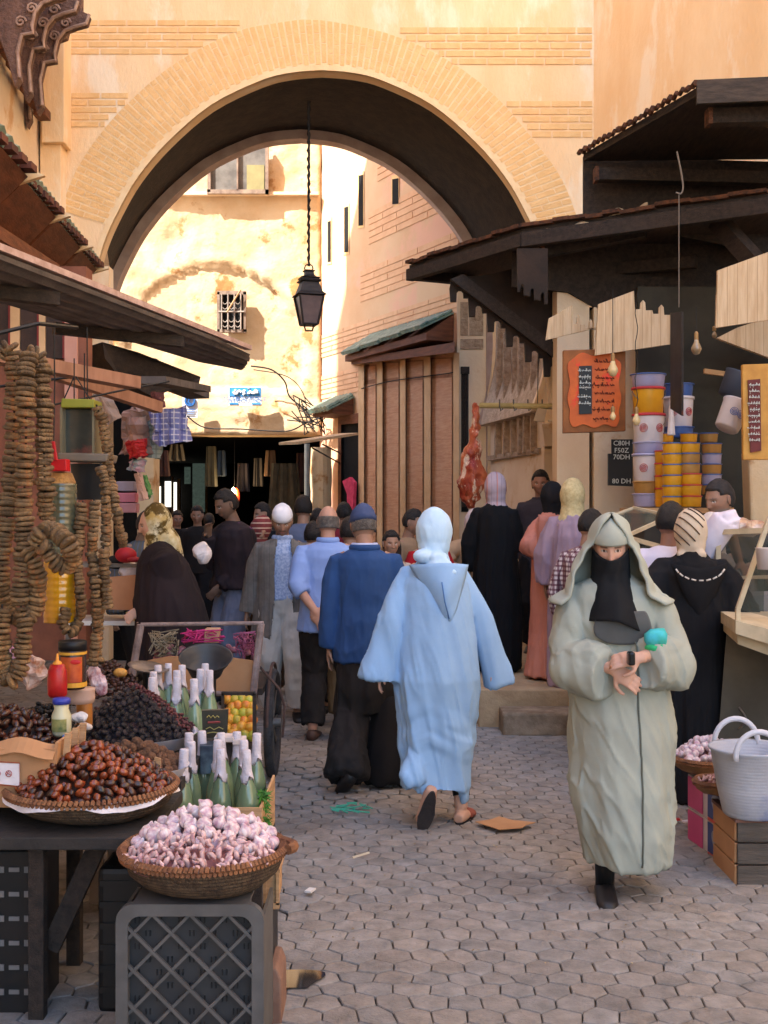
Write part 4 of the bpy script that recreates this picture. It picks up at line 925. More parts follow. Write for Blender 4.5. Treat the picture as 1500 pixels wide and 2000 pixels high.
    def loft(s, mb, rs, n=32, off=None, fold=0, nf=9, seed=0, inner=0):
        """horizontal elliptical rings (z, half width, half depth[, forward shift, side shift])"""
        out = []
        for q in rs:
            z, a_, b_ = q[:3]; fs = q[3] if len(q) > 3 else 0; ss = q[4] if len(q) > 4 else 0
            c = s.at(z) + s.f*fs + s.r*ss
            out.append([c + s.r*cos(t)*a_*(1+fold*sin(nf*t+seed)*0) + s.f*sin(t)*b_ + V((0,0,z)) for t in [2*pi*i/n for i in range(n)]])
        mb.rings(out); return mb
    def add(s, name, me, m, parent=None):
        me.materials.clear(); me.materials.append(m); o = bpy.data.objects.new(name, me); COL.objects.link(o); o.parent = parent or s.o; return o
    def addmb(s, name, mb, m, smooth=True):
        me = mb.mesh(name, (0,0,0), smooth); return s.add(name, me, m)
    def folds(s, amp=.008, fx=16, fz=2.5, seed=0, diag=0, bottom=1.0, top=1.45):
        def d(co, no):
            z = co[:,2]; w_ = .35+.65*np.clip((top*s.k-z)/(.9), 0, 1)
            p = np.stack([co[:,0]*fx+diag*z*fx*.4, co[:,1]*fx, z*fz], 1)+seed*7.1
            n1 = fbm(p, 2); rdg = 1-np.abs(2*n1-1)*2.2; p2 = np.stack([co[:,0]*6+z*2, co[:,1]*6, z*3.5], 1)+seed
            p3 = np.stack([co[:,0]*fx*2.3+diag*z*fx, co[:,1]*fx*2.3, z*fz*1.3], 1)+seed*3.3; n3 = fbm(p3,2); r3 = np.clip(1-np.abs(2*n3-1)*3.0, 0, 1)**1.5
            return amp*(rdg-.3)*w_*2.0 + amp*1.0*r3*w_ + amp*.7*(fbm(p2,2)-.5)*2
        return d
    def sleeve(s, mb, key, r0=.075, r1=.07, r2=.06, end=.96, cav=True, ext=.0, droop=0):
        k = s.k; sh, el, wr = s.sh[key], s.el[key], s.wr[key]; inn = sh-(sh-s.neck)*.50+V((0,0,-.012)); e = el.lerp(wr, end) if ext == 0 else wr+(wr-el).normalized()*ext
        pts = [inn-V((0,0,.03)), sh-V((0,0,.012)), sh.lerp(el,.45)+V((0,0,-droop*.3)), el+V((0,0,-droop*.5)), el.lerp(e,.6)+V((0,0,-droop*.8)), e+V((0,0,-droop*.6))]; rr = [r0*.72,r0*.86,(r0+r1)/2,r1,(r1+r2)/2,r2]
        if cav: pts += [e+(el-e).normalized()*.005+V((0,0,-droop*.6)), e+(el-e).normalized()*.06+V((0,0,-droop*.6))]; rr += [max(r2-.011,.02), max(r2-.016,.018)]
        mb.tube(pts, [q*k for q in rr], 20); return mb
    def hair(s, m, full=1.0, long=0, dz=0, thin=1.035, cut=.1):
        k = s.hs*(.96 if s.female else 1); hx, hy, hz = head_geo(1, 48, 40); v = np.stack([hx,hy,hz],-1); n = np.array([[.074,.094,.117]]); 
        th = .011*full
        nrm = v/np.linalg.norm(v,axis=2,keepdims=True); nn = fbm(v.reshape(-1,3)*60,2).reshape(v.shape[:2]); grow = np.where((v[...,1] < -.045+cut*.4*0)&(v[...,2] < .062), -.018, th)
        grow = np.where((v[...,2] < -.045)&(v[...,1] < .2), -.02, grow); grow = np.where((np.abs(v[...,0])>.05)&(v[...,1]<.012)&(v[...,2]<.025), -.02, grow)
        v2 = v*1.0; v2[...,1] = np.maximum(v2[...,1], -.088); v2 = v2+nrm*(grow+nn*.006*full*(grow>0))[...,None]; v2[...,2] += .003
        v2 = v2 + nrm*(((vn(v.reshape(-1,3)*150)-.5)*.006*full).reshape(v.shape[:2])*(grow>0))[...,None]; Q = (v2.reshape(-1,3)*k) @ s.Mn.T + np.array(s.hc); nr, nc = hx.shape; hv = MB(); hv.v = [tuple(p) for p in Q]; hv.f = [(i*nc+j, i*nc+(j+1)%nc, (i+1)*nc+(j+1)%nc, (i+1)*nc+j) for i in range(nr-1) for j in range(nc)]
        return s.addmb('hair', hv, m)
    def hp(s, x, y, z): return s.hc + s.hM @ V((x*s.hs, y*s.hs, z*s.hs))
    def trousers(s, m, wide=1.0, seed=0, end=.93):
        mb = MB(); k = s.k
        s.loft(mb, [(z*k, a_*k, b_*k) for z, a_, b_ in ((.80,.10,.10),(.86,.172,.13),(.95,.178,.135),(1.04,.150,.118),(1.06,.14,.11))], 24)
        for key in s.side:
            h_, kn, an = s.hip[key], s.knee[key], s.ank[key]; e = kn.lerp(an, end)
            mb.tube([h_+V((0,0,.05)), h_.lerp(kn,.35), kn, kn.lerp(an,.5), e, e+(kn-e).normalized()*.004, e+(kn-e).normalized()*.05], [q*k for q in (.11,.098*wide,.078*wide,.074*wide,.070*wide,.058*wide,.052*wide)], 18)
        return s.add('trousers', fuse(mb, .010, 2, s.folds(.006, 10, 6, seed)), m)
    def shoes(s, m, top=.0, big=1.0):
        k = s.k; mb = MB()
        for key in s.side:
            d_ = s.foot[key].normalized(); a2 = s.ank[key]; sd = d_.cross(V((0,0,1))); sd = s.r if sd.length < .1 else sd; dn = sd.normalized().cross(d_); dn = -dn if dn.dot(V((0,0,1))) > 0 else dn
            if abs(d_.z) > .75: dn = -s.f if d_.z < 0 else s.f
            b_ = big; m1 = MB(); m1.tube([a2-d_*.068*k+dn*.045*k, a2-d_*.01*k+dn*.040*k, a2+d_*.07*k+dn*.050*k, a2+d_*.15*k+dn*.060*k, a2+d_*.20*k+dn*.064*k], [q*k*b_ for q in (.034,.046,.047,.048,.026)], 14, ratio=[1,1,.75,.5,.42], up=-dn)
            s.addmb('shoe', m1, m)
    def shirt(s, m, hem=.86, hw=.185, hd=.135, sl=(.075,.062,.05), end=.97, seed=0, neck=1.45, open_=None, amp=.005, flare=1.0, name='shirt', droop=0, padded=1.0):
        mb = MB(); k = s.k; bq = s.broad
        R_ = [(hem,hw*1.02*flare,hd*1.05*flare),(hem+.004,hw*1.03*flare,hd*1.07*flare),(1.0,hw*1.0,hd*1.02),(1.10,hw*.95,hd*.98),(1.22,hw*.98,hd),(1.33,hw*.99,hd*1.0),(1.385,hw*.86*bq*padded,hd*.86),(1.42,hw*.60*bq*padded,hd*.66),(1.445,.080,.072),(neck,.062,.060)]
        s.loft(mb, [(z*k,a_*k,b_*k) for z,a_,b_ in R_], 28)
        for key in s.side: s.sleeve(mb, key, *sl, end=end, droop=droop)
        return s.add(name, fuse(mb, .0095, 2, s.folds(amp, 9, 5, seed)), m)
    def collar(s, m, r_=.066, h=.035, tilt=.01):
        mb = MB(); g_ = []; c = s.neck
        for i in range(4):
            t = i/3; rr = (r_+.012*(1 if i in (1,2) else 0)+.008*t)*s.k
            g_.append([c + V((0,0,(-.012+h*(1-abs(1-2*t)*1.0) if False else -.015+h*t)*s.k)) + s.r*cos(a2)*rr + s.f*sin(a2)*rr*.95 for a2 in [2*pi*j/24 for j in range(25)]])
        mb.sheet(g_, .006); return s.addmb('collar', mb, m)
    def robe(s, m, hem=.10, widths=None, sl=(.085,.085,.085), end=.92, amp=.009, seed=0, diag=0, neck=1.46, ext=0, droop=0, extra=None, voxel=.0105, fx=12, name='robe'):
        k = s.k; mb = MB()
        W = widths or [(hem,.27,.22),(hem+.005,.275,.225),(.45,.25,.20),(.80,.225,.175),(1.0,.20,.155),(1.2,.195,.15),(1.34,.185,.14),(1.405,.16*s.broad,.115),(1.435,.105,.085),(neck,.066,.064)]
        s.loft(mb, [(q[0]*k,q[1]*k,q[2]*k)+tuple(v*k for v in q[3:]) for q in W], 36)
        for key in s.side: s.sleeve(mb, key, *sl, end=end, ext=ext, droop=droop)
        if extra: extra(mb)
        return s.add(name, fuse(mb, voxel, 2, s.folds(amp, fx, 1.6, seed, diag)), m)
    def scarf(s, m, th=.02, drape=None, face=True, seed=0, long=0, name='headscarf', amp=.005, extra=None, top=1.0, back=.018, ff=16):
        k = s.hs; mb = MB(); M = s.hM
        fy = back if face else -.004
        mb.ell(s.hp(0,fy+.004,.012), ((.078+th)*k,(.092+th)*k*(.90 if face else 1),(.115+th)*k*top), 24, 18, M=M)
        mb.ell(s.hp(0,fy+.012,-.06), ((.066+th)*k,(.060+th)*k,(.075+th)*k), 20, 12, M=M)
        c0 = s.hp(0,.01,-.05); dr = drape or [(.0,.085,.08),(-.07,.082,.078),(-.12,.12,.095),(-.165,.165,.115)]
        rs = []
        for dz, a_, b_ in dr:
            c = s.hp(0,.018 if face else .01,-.06)+V((0,0,dz*k)); rs.append([c + s.r*cos(t)*a_*k + s.f*sin(t)*b_*k for t in [2*pi*i/28 for i in range(28)]])
        mb.rings(rs)
        if extra: extra(mb)
        return s.add(name, fuse(mb, .008, 3, s.folds(amp, ff, 11, seed, .6)), m)
def cloth(name, c, c2=None, **kw):
    kw.setdefault('sc', 7); kw.setdefault('rough', .88); kw.setdefault('bump', .35); kw.setdefault('bsc', 90); kw.setdefault('spec', .2); kw.setdefault('mix', .6); kw.setdefault('bdist', .0012)
    c2 = c2 or tuple(int(q*.93) for q in c); return mat(name, c, c2, **kw)
M_hair = mat('black_hair', (22,18,17), (34,28,26), sc=30, rough=.55, bump=.6, bsc=160); M_ghair = mat('grey_hair', (112,104,98), (74,68,64), sc=40, rough=.7, bump=.6, bsc=160)
M_shoe = mat('dark_shoe', (34,30,30), (24,22,22), sc=10, rough=.45)
DK = (.30,.165,.11); MD = (.36,.20,.13); LT = (.47,.27,.19)
# 1 grey djellaba woman (facing the camera) ------------------------------------------------
k0 = .95
g1 = Person('woman in a grey hooded djellaba and black face veil walking towards the camera', 1210, 5.12, 1.61, yaw=-4, female=True, skin=(.50,.29,.21), hpitch=-22+34, hyaw=-6, lean=(-.05,-.05),
    hands={'L':(-.075,-.27,1.00), 'R':(.025,-.30,1.055)}, elbow={'L':(-.75,.4,-.5),'R':(.75,.4,-.5)}, feet={'L':(.015,-.09,.0,-.1,-1,-.05),'R':(.0,.16,.11,.1,-.6,-.75)}, voxel=.0055, res=1.4,
    handpose={'L':{'dir':(.80,-.25,-.52),'n':(-.1,-.95,.35),'curls':[.55,.6,.6,.65]}, 'R':{'dir':(-.97,-.12,-.10),'n':(.0,-.8,.6),'curls':[.35,.75,.8,.8]}})
M_gd = cloth('sage_djellaba', (156,160,148), (146,150,140), sc=5)
def gx(mb):
    pass
g1w = [(.165,.178,.20,.05,.03),(.17,.183,.205,.05,.03),(.30,.200,.215,.06,.02),(.50,.232,.215,.05,.01),(.75,.240,.20,.03),(.95,.222,.175,.02),(1.10,.205,.165,.02),(1.25,.225,.165,.02),(1.35,.205,.15,.01),(1.41,.175,.125),(1.44,.11,.095),(1.465,.07,.07)]
def gsl(mb):
    for key, sg in (('L',-1),('R',1)):     # very wide gathered sleeves
        sh, el, wr = g1.sh[key], g1.el[key], g1.wr[key]
        ctr = el+V((sg*.05,0,-.03)); mb.ell(ctr.lerp(sh,.40)+V((-sg*.02,0,-.01)), (.072,.09,.17), 16, 12); mb.ell(ctr+V((-sg*.04,-.02,-.035)), (.088,.10,.10), 16, 12)
        e = el.lerp(wr,.80); d = (wr-el).normalized(); mb.tube([el+V((sg*.02,0,-.05)), el.lerp(wr,.35)+V((0,0,-.045)), e+V((0,0,-.035)), e-d*.004+V((0,0,-.035)), e-d*.08+V((0,0,-.035))], [.096,.094,.088,.076,.066], 20, ratio=1.15)
rb1 = g1.robe(M_gd, widths=g1w, sl=(.088,.088,.085), end=.7, amp=.0095, seed=3, diag=1.1, extra=gsl, voxel=.008, fx=8)
# seam, bib, veil, hood
mb = MB(); pts = []
def front_pt(p, z, u, off=.0): # point on robe surface front at height z, lateral u
    me = rb1.data; return V((u, 0, z))
def surf(o, x, z, off=.004, y0=-1.0):
    hit, loc, no, ix = o.ray_cast(V((x, y0, z)), V((0,1,0))); return (loc + no*off) if hit else None
pts = [q for q in (surf(rb1, .028+.012*sin(z*3)-.02*(1.2-z)*-.3, z, .004) for z in np.linspace(1.17,.185,50)) if q is not None]
mb.tube(pts, .0042, 6); g1.shoes(M_shoe); lg_ = MB(); [lg_.tube([g1.knee[q].lerp(g1.ank[q],.5), g1.ank[q]+V((0,0,-.02))], [.047,.040], 14) for q in ('L',)]; g1.addmb('sock', lg_, M_black); g1.addmb('seam', mb, cloth('seam_grey', (92,96,88)))
def surf_sheet(o, rows, th=.006, off=.008):   # rows of (x,z) pairs projected on the garment front
    G = []
    for row in rows:
        r_ = []
        for x, z in row:
            q = surf(o, x, z, off); r_.append(q if q is not None else V((x, (r_[-1].y if r_ else -.15), z)))
        G.append(r_)
    ys = np.array([[p.y for p in r_] for r_ in G])
    for it in range(2): ys[1:-1] = (ys[:-2]+ys[1:-1]*2+ys[2:])/4
    for i, r_ in enumerate(G):
        for j, p in enumerate(r_): p.y = ys[i][j]-.004
    m_ = MB(); m_.sheet(G, th); return m_
zt, zb = 1.30*k0, 1.155*k0
def _bib():
    G = []
    for t in np.linspace(0,1,14):
        z = zt-(zt-zb)*t; q = surf(rb1, .012, z, .004); y0 = q.y-.010 if q is not None else -.2
        G.append([V((x0*(.095+.035*t**.6*(1-t**5*.5))-.028, y0+.9*(x0*.12)**2, z+.012*abs(x0)**3*t*3)) for x0 in np.linspace(-1,1,21)])
    ys = np.array([[p.y for p in r_] for r_ in G])
    for it in range(4): ys[1:-1] = (ys[:-2]+ys[1:-1]*2+ys[2:])/4
    for i, r_ in enumerate(G):
        for j, p in enumerate(r_): p.y = ys[i][j]
    m_ = MB(); m_.sheet(G, .006); return m_
rows = [[(x0*(.075+.045*t**.6*(1-t**6*.4)) +.012, zt-(zt-zb)*t*(1-.10*abs(x0)**3)) for x0 in np.linspace(-1,1,21)] for t in np.linspace(0,1,14)]
g1.addmb('bib', _bib(), mat('charcoal_sheer', (70,72,72), (58,60,60), sc=10, rough=.7, sheen=.4))
# black veil from the nose down round the jaw to the chest, longer at the right
rows = []
hc = g1.hc
for i in range(22):
    t = i/21; row = []
    for j in range(33):
        a_ = -1.75+3.5*j/32   # angle from the front
        if t < .42:
            u = t/.42; z = -.036-.071*u; rx = .080+.004*u; ry = .098+.008*u - .02*u*abs(sin(a_)); p = g1.hp(rx*sin(a_), .006-ry*cos(a_)-.012*exp(-(a_/.3)**2)*(1-u), z + .035*(abs(sin(a_))**2)*(1-u) )
        else:
            u = (t-.42)/.58; base = g1.hp(.084*sin(a_), .006-.106*cos(a_), -.107); side = sin(a_)
            zz = base.z-.02 - u*(.165+.05*abs(side)**1.5+.03*side); x = base.x + side*(.062*u) + .012*u ; y = base.y - u*.078*cos(a_) - .012*sin(u*3.1)
            p = V((x, y, zz))
        row.append(p + V((0, .004*sin(a_*9+t*5), 0)))
    rows.append(row)
mb = MB(); mb.sheet(rows, .006); g1.addmb('face_veil', mb, cloth('black_veil', (26,27,30), (18,19,22), sc=8))
mb = MB(); rs = []
for (z, rx, ry, fy) in ((.027,.0835,.1035,.004),(.035,.0865,.1065,.005),(.060,.0865,.104,.008),(.090,.074,.088,.012),(.115,.050,.060,.014),(.130,.014,.016,.014)):
    rs.append([g1.hp(rx*cos(t), fy+ry*sin(t), z+.006*sin(3*t)*(z>.05)) for t in [2*pi*i/36 for i in range(36)]])
mb.rings(rs[::-1]); g1.addmb('hood_band', mb, M_gd)
# outer hood: sheet draped from the crown, open at the front, flaring to the shoulders
rows = []
for i in range(26):
    t = i/25; row = []
    for j in range(41):
        s_ = -1+2*j/40; a_ = s_*(2.15+.85*max(0,1-t/.35))   # 0 = back
        if t < .35:
            u = t/.35; rr = sin(u*pi/2); rx, ry = .098*rr, .125*rr; z = .142*cos(u*pi/2)-.002; p = g1.hp(rx*sin(a_), .016+ry*cos(a_)*(.9), z+.012)
        else:
            u = (t-.35)/.65; L_ = 1+(.30 if s_ < 0 else .05)*0
            flare = (.02+.085*u**1.3)+(.045*sin(u*pi)*(abs(s_)**2) if s_ < 0 else .012*sin(u*pi))
            p0 = g1.hp(.098*sin(a_), .016+.112*cos(a_), .010); p = p0 + V((sin(a_)*flare, cos(a_)*(.02+.05*u)-.01*u, -u*(.235+.02*abs(s_))))
            if u > .8: p += V((sin(a_)*(u-.8)*.32, 0, .08*(u-.8)*abs(s_)))
        row.append(p + V((.004*sin(i*1.1+j*.5), 0, 0)))
    rows.append(row)
mb = MB(); mb.sheet(rows, .010); g1.addmb('hood', mb, M_gd)
# purse and phone are held things: top level, in the world
pr = MB(); c = g1.root+g1.el['R'].lerp(g1.sh['R'],.38)+V((-.055,-.155,-.03)); pr.lathe([(.02,-.03),(.040,-.026),(.046,.01),(.043,.034),(.015,.042)], c, 20, M=Matrix.Rotation(-.25,3,'Y')); q_ = MB()
pr.v = [tuple(V(p)+noise.noise_vector(V(p)*22)*.012) for p in pr.v]; o = pr.build('purse', cloth('turquoise_cloth', (70,176,196), (60,160,140), sc=14), smooth=True); tag(o, 'turquoise and green cloth purse tucked under the arm of the grey-robed woman', 'purse')
q_.ell(c+V((-.003,-.004,-.034)), (.043,.046,.030), 18, 12); q_.v = [tuple(V(p)+noise.noise_vector(V(p)*30)*.010) for p in q_.v]; q_.build('lower_panel', cloth('mint_cloth', (60,190,130), (40,150,100), sc=10), o, smooth=True)
ph = MB(); c = g1.root+g1.wr['L'].lerp(g1.wr['R'],.5)+V((.0,-.07,.03)); ph.box(c, (.028,.05,.055)); tag(ph.build('phone', mat('phone_black', (20,20,24), rough=.2), bev=.008), 'small black phone held between the grey-robed woman\'s hands', 'phone')

# 2 light blue djellaba woman (from behind) ---------------------------------------------------
g2 = Person('woman in a pale blue djellaba and white headscarf walking away mid-lane', 852, 6.25, 1.64, yaw=178, female=True, skin=LT, hpitch=4, lean=(-.01,.03), broad=.98,
    hands={'L':(-.29,-.06,.84),'R':(.31,.05,.83)}, feet={'L':(.055,-.14,.10,-.25,.28,-.93),'R':(.035,-.02,0,.35,.9,0)}, elbow={'L':(-.6,-.7,0),'R':(.9,-.3,0)}, voxel=.008)
M_bl = cloth('sky_djellaba', (146,178,212), (134,166,202), sc=3.5)
w2 = [(.20,.185,.17,.0,-.0),(.205,.19,.175,0,-.0),(.34,.19,.175,.0,-.0),(.44,.205,.185,.0,.0),(.60,.222,.20,.02,0),(.80,.232,.20),(1.0,.214,.182),(1.2,.196,.168),(1.32,.184,.152),(1.375,.152,.128),(1.415,.115,.10),(1.445,.08,.075),(1.465,.065,.065)]
def x2(mb):
    for key, sg in (('L',-1),('R',1)):
        sh, el, wr = g2.sh[key], g2.el[key], g2.wr[key]; d = (wr-el).normalized(); e = wr+d*(.075 if sg < 0 else .12)
        r_ = 1.0 if sg < 0 else .78
        mb.tube([sh.lerp(g2.neck,.5)+V((0,0,-.035)), sh+V((0,0,-.015)), sh.lerp(el,.6), el, el.lerp(e,.6), e, e-d*.004, e-d*.10], [q*r_ for q in (.048,.062,.066,.072,.088,.106,.094,.086)], 22, ratio=[.9,.9,.85,.8,.75,.72,.72,.72], up=(0,1,0))
    # flap of the hem flicked up by the lifted foot
    mb.tube([V((-.07,-.10,.40)), V((-.12,-.15,.30)), V((-.17,-.19,.265))], [.09,.075,.04], 16, ratio=.5, up=(0,1,0))
    mb.tube([V((.09,-.02,.40)), V((.125,-.02,.22)), V((.15,-.03,.125))], [.10,.07,.02], 14, ratio=.8)
def f2(co, no):
    b = g2.folds(.0095, 7, 1.2, 5, .5)(co, no); z = co[:,2]; w_ = np.exp(-((z-.50)/.13)**2)
    p = np.stack([co[:,0]*5, co[:,1]*5, (z+.5*np.abs(co[:,0]+.05))*17], 1); return b + w_*.020*(fbm(p,2)-.5)*2
mb = MB(); g2.loft(mb, [(q[0]*g2.k,q[1]*g2.k,q[2]*g2.k)+tuple(v*g2.k for v in q[3:]) for q in w2], 36); x2(mb)
g2.add('robe', fuse(mb, .0095, 2, f2), M_bl)
M_wh = cloth('ice_scarf', (186,210,228), (166,196,222), sc=6)
def sc2(mb):
    mb.ell(g2.hp(.065,.115,-.125), (.050,.045,.036), 14, 10); mb.ell(g2.hp(-.02,.12,-.13), (.055,.04,.028), 12, 8)
    mb.tube([g2.hp(.0,.12,-.14), g2.hp(-.03,.165,-.19), g2.hp(-.055,.185,-.25)], [.055,.07,.075], 14, ratio=.35, up=(0,1,0))
g2.scarf(M_wh, .022, seed=4, face=True, extra=sc2, amp=.0055, ff=10, drape=[(.0,.08,.08),(-.06,.075,.075),(-.085,.09,.085)])
rows = []    # hood lying flat on the back, pointed
for i in range(16):
    t = i/15; hw = .17*(1-t)**.85*(1+.0*t)+.004
    hw *= .86; rows.append([V((.01+.05*t+hw*s_, -.168-.030*sin(t*pi)*(1-s_*s_)-.02*(1-t)*0 + g2.at(1.38).y + .085*(abs(s_)**2)*(1-t)+.006*sin(t*9+s_*4), 1.385-.30*t-.012*(abs(s_))*(1-t))) for s_ in np.linspace(-1,1,17)])
mb = MB(); mb.sheet(rows, .022); g2.addmb('hood', mb, M_bl)
mb = MB(); mb.tube([V((.02,-.205,1.29)),V((.035,-.205,1.19)),V((.058,-.185,1.10))], .004, 6); g2.addmb('hood_seam', mb, cloth('blue_seam', (80,120,176)))
mb = MB(); mb.tube([g2.knee['R'],g2.ank['R']+V((0,0,.07))], [.055,.045], 12); mb.tube([g2.knee['L'],g2.knee['L'].lerp(g2.ank['L'],.7)], [.06,.05], 12); g2.addmb('leggings', mb, M_black)
M_slip = mat('slipper', (150,78,58), (120,60,46), rough=.7); M_sole = mat('shoe_sole', (52,44,42), (36,30,30), sc=10, rough=.9, bump=.5)
for key in ('L','R'):
    d_ = g2.foot[key].normalized(); a2 = g2.ank[key]; up_ = V((0,1,.28)).normalized() if key == 'L' else V((0,0,1))
    c0 = a2 - up_*(.085 if key=='L' else .078); m_ = MB(); sdv = d_.cross(up_).normalized(); pts = []
    for i in range(20):
        t = 2*pi*i/20; u = cos(t); w_ = .042 if u > 0 else .034; pts.append(c0+d_*(.06+.125*u)+sdv*w_*sin(t))
    m_.prism(pts, up_*.014); g2.addmb('sole', m_, M_sole, False)
    if key == 'R': m_ = MB(); m_.tube([a2+V((0,0,-.035))+d_*.05, a2+V((0,0,-.05))+d_*.12, a2+V((0,0,-.06))+d_*.18], [.050,.048,.028], 12, ratio=.6); g2.addmb('slipper', m_, M_slip)

# 3 navy jacket man with beanie ---------------------------------------------------------------
g3 = Person('elderly man in a navy jacket and blue knitted cap walking away', 718, 7.1, 1.68, yaw=176, skin=DK, hyaw=22, hpitch=14, lean=(-.02,.04), beard=.3, grey=.2,
    hands={'L':(-.235,.02,.80),'R':(.25,.10,.82)}, feet={'L':(-.02,-.25,.05,-.3,.6,-.5),'R':(.06,.05,0,.25,1,0)}, voxel=.009, broad=1.02)
M_navy = cloth('navy_wool', (44,74,122), (38,64,106), sc=4)
def jacket(p, m, hem=.76, hw=.186, hd=.145, seed=0, sl=(.078,.068,.058), amp=.007): return p.shirt(m, hem, hw, hd, sl, end=.98, seed=seed, name='jacket', amp=amp, flare=1.08, padded=1.1)
jacket(g3, M_navy, seed=4)
g3.collar(M_navy, .078, .045); g3.collar(cloth('shirt_lilac', (176,184,214)), .068, .055)
def skirtpants(p, m, wide=1.4, seed=0):
    mb = MB(); p.loft(mb, [(z*p.k,a_*p.k,b_*p.k) for z,a_,b_ in ((.45,.16,.14),(.60,.19,.155),(.80,.172,.135),(.95,.150,.12),(1.0,.13,.10))], 24)
    for key in p.side:
        h_, kn, an = p.hip[key], p.knee[key], p.ank[key]; mb.tube([h_+V((0,0,-.12)), kn, kn.lerp(an,.6), an+V((0,0,-.03))], [.085,.10*wide,.105*wide,.12*wide], 18)
    return p.add('trousers', fuse(mb, .011, 2, p.folds(.010, 9, 2, seed)), m)
M_blk = cloth('black_cloth', (30,28,30), (22,21,23), sc=5)
skirtpants(g3, cloth('charcoal_cotton', (40,36,36), (30,28,28)), 1.05, 2); g3.shoes(M_shoe)
g3.hair(M_ghair, .7)
mb = MB(); rs = []
for (z, r_) in ((.012,.088),(.010,.096),(.045,.099),(.048,.093),(.075,.088),(.10,.074),(.120,.05),(.132,.02)):
    rs.append([g3.hp(r_*.86*cos(t), .008+r_*1.06*sin(t), z+.012*sin(t)) for t in [2*pi*i/36 for i in range(36)]])
mb.rings(rs); g3.addmb('knitted_cap', mb, cloth('slate_knit', (66,78,112), (54,64,94), wave=None, bump=1.0, bsc=60))
# trailing black bag/cloth he carries
mb = MB(); rs = []
for (z,a_,b_) in ((.03,.17,.11),(.05,.19,.12),(.20,.15,.10),(.30,.12,.08),(.38,.08,.06),(.41,.04,.04)):
    rs.append([V((.125+a_*cos(t)*(1+.12*sin(5*t)), -.07+b_*sin(t)*(1+.1*sin(6*t)), z+.012*sin(7*t)*(z<.1))) + g3.root for t in [2*pi*i/40 for i in range(40)]])
mb.rings(rs); mb.v = [(x+.02,y,z*1.35) for x,y,z in mb.v]; tag(mb.build('black_bundle', M_blk, smooth=True), 'black cloth bundle hanging low between the navy-jacketed man and the pale blue robe', 'cloth bundle')

# 4 pale blue shirt man, hands clasped behind --------------------------------------------------
g4 = Person('balding man in a light blue shirt walking away with hands clasped behind his back', 640, 8.5, 1.69, yaw=180, skin=(.44,.24,.17), hpitch=6, lean=(0,.03),
    hands={'L':(-.065,-.185,.93),'R':(.0,-.18,.97)}, elbow={'L':(-1,-.2,0),'R':(1,-.2,0)}, feet={'L':(-.01,.0,0,.1,1,0),'R':(.06,-.12,.08,.1,.8,-.6)}, voxel=.0075, broad=1.05,
    handpose={'L':{'dir':(.35,-.1,-.92),'n':(0,1,0),'curl':.3,'thumb':1},'R':{'dir':(-.75,-.15,-.5),'n':(0,-1,0),'curl':.7,'thumb':-1}})
M_lb = cloth('blue_cotton', (132,156,206), (122,146,198), sc=5)
g4.shirt(M_lb, hem=.80, hw=.20, hd=.145, sl=(.08,.07,.058), end=.28, seed=6, flare=1.06, amp=.006, padded=1.08); g4.collar(M_lb, .066, .05)
g4.trousers(cloth('charcoal_cotton', (40,36,36)), 1.12, 3); g4.shoes(mat('brown_shoe', (70,48,40), rough=.6))
mb = MB(); # fringe of grey hair round the back
rows = [[g4.hp((.077+.004*u)*sin(a_), .010+.098*cos(a_)*(1-.1*u), .035-.085*u) for a_ in np.linspace(-1.9,1.9,25)] for u in np.linspace(0,1,8)]
mb.sheet(rows, .008); g4.addmb('hair', mb, M_ghair)

# 5 man with white cap, grey blazer ------------------------------------------------------------
g5 = Person('thin man in a white skullcap, grey blazer and pale trousers walking this way', 552, 9.4, 1.69, yaw=5, skin=DK, hpitch=-18+36, lean=(0,-.03), beard=.25, moustache=.6,
    hands={'L':(-.29,.0,.82),'R':(.27,-.02,.84)}, feet={'L':(-.01,.05,0),'R':(.03,-.10,0,.15,-1,0)}, voxel=.009)
M_blz = cloth('grey_tweed', (110,106,102), (96,92,90), sc=20, stripes=[((84,82,80), 22, .12, 0)])
g5.shirt(cloth('print_shirt', (170,186,216), (120,140,184), sc=60, mix=1), hem=.96, hw=.172, hd=.125, seed=2, sl=(.06,.05,.04), end=.5)
jk = g5.shirt(M_blz, .66, .215, .155, (.085,.075,.062), end=1.0, seed=8, name='blazer', flare=1.12, amp=.007, padded=1.12)
# open the blazer at the front
bm = bmesh.new(); bm.from_mesh(jk.data); dl = []
for f_ in bm.faces:
    c = f_.calc_center_median(); wd_ = (.075 if c.z > .95 else .075+.06*(.95-c.z)*1.4)
    if c.z > 1.25: wd_ = .075-(c.z-1.25)*.12
    if c.y < 0 and abs(c.x-.02) < wd_ and .5 < c.z < 1.50 and c.y < .02: dl.append(f_)
bmesh.ops.delete(bm, geom=dl, context='FACES'); bm.to_mesh(jk.data); bm.free(); sm = jk.modifiers.new('thick','SOLIDIFY'); sm.thickness = .012; sm.offset = -1
g5.trousers(cloth('cream_trousers', (186,182,176), (172,168,164)), 1.18, 5); g5.shoes(M_shoe)
mb = MB(); g5.loft(mb, [(.985*g5.k,.168,.128),(1.02*g5.k,.168,.128)], 30); g5.addmb('belt', mb, M_black)
mb = MB(); mb.rings([[g5.hp(r_*.84*cos(t), .006+r_*1.06*sin(t), z+.010*sin(t)) for t in [2*pi*i/36 for i in range(36)]] for z, r_ in ((.030,.088),(.032,.098),(.06,.100),(.09,.092),(.118,.072),(.136,.042),(.143,.004))])
g5.addmb('skullcap', mb, cloth('white_knit', (222,220,224), (206,204,210), bump=1, bsc=60)); g5.hair(M_hair, .6)
g5.collar(MATS['print_shirt'], .066, .05)

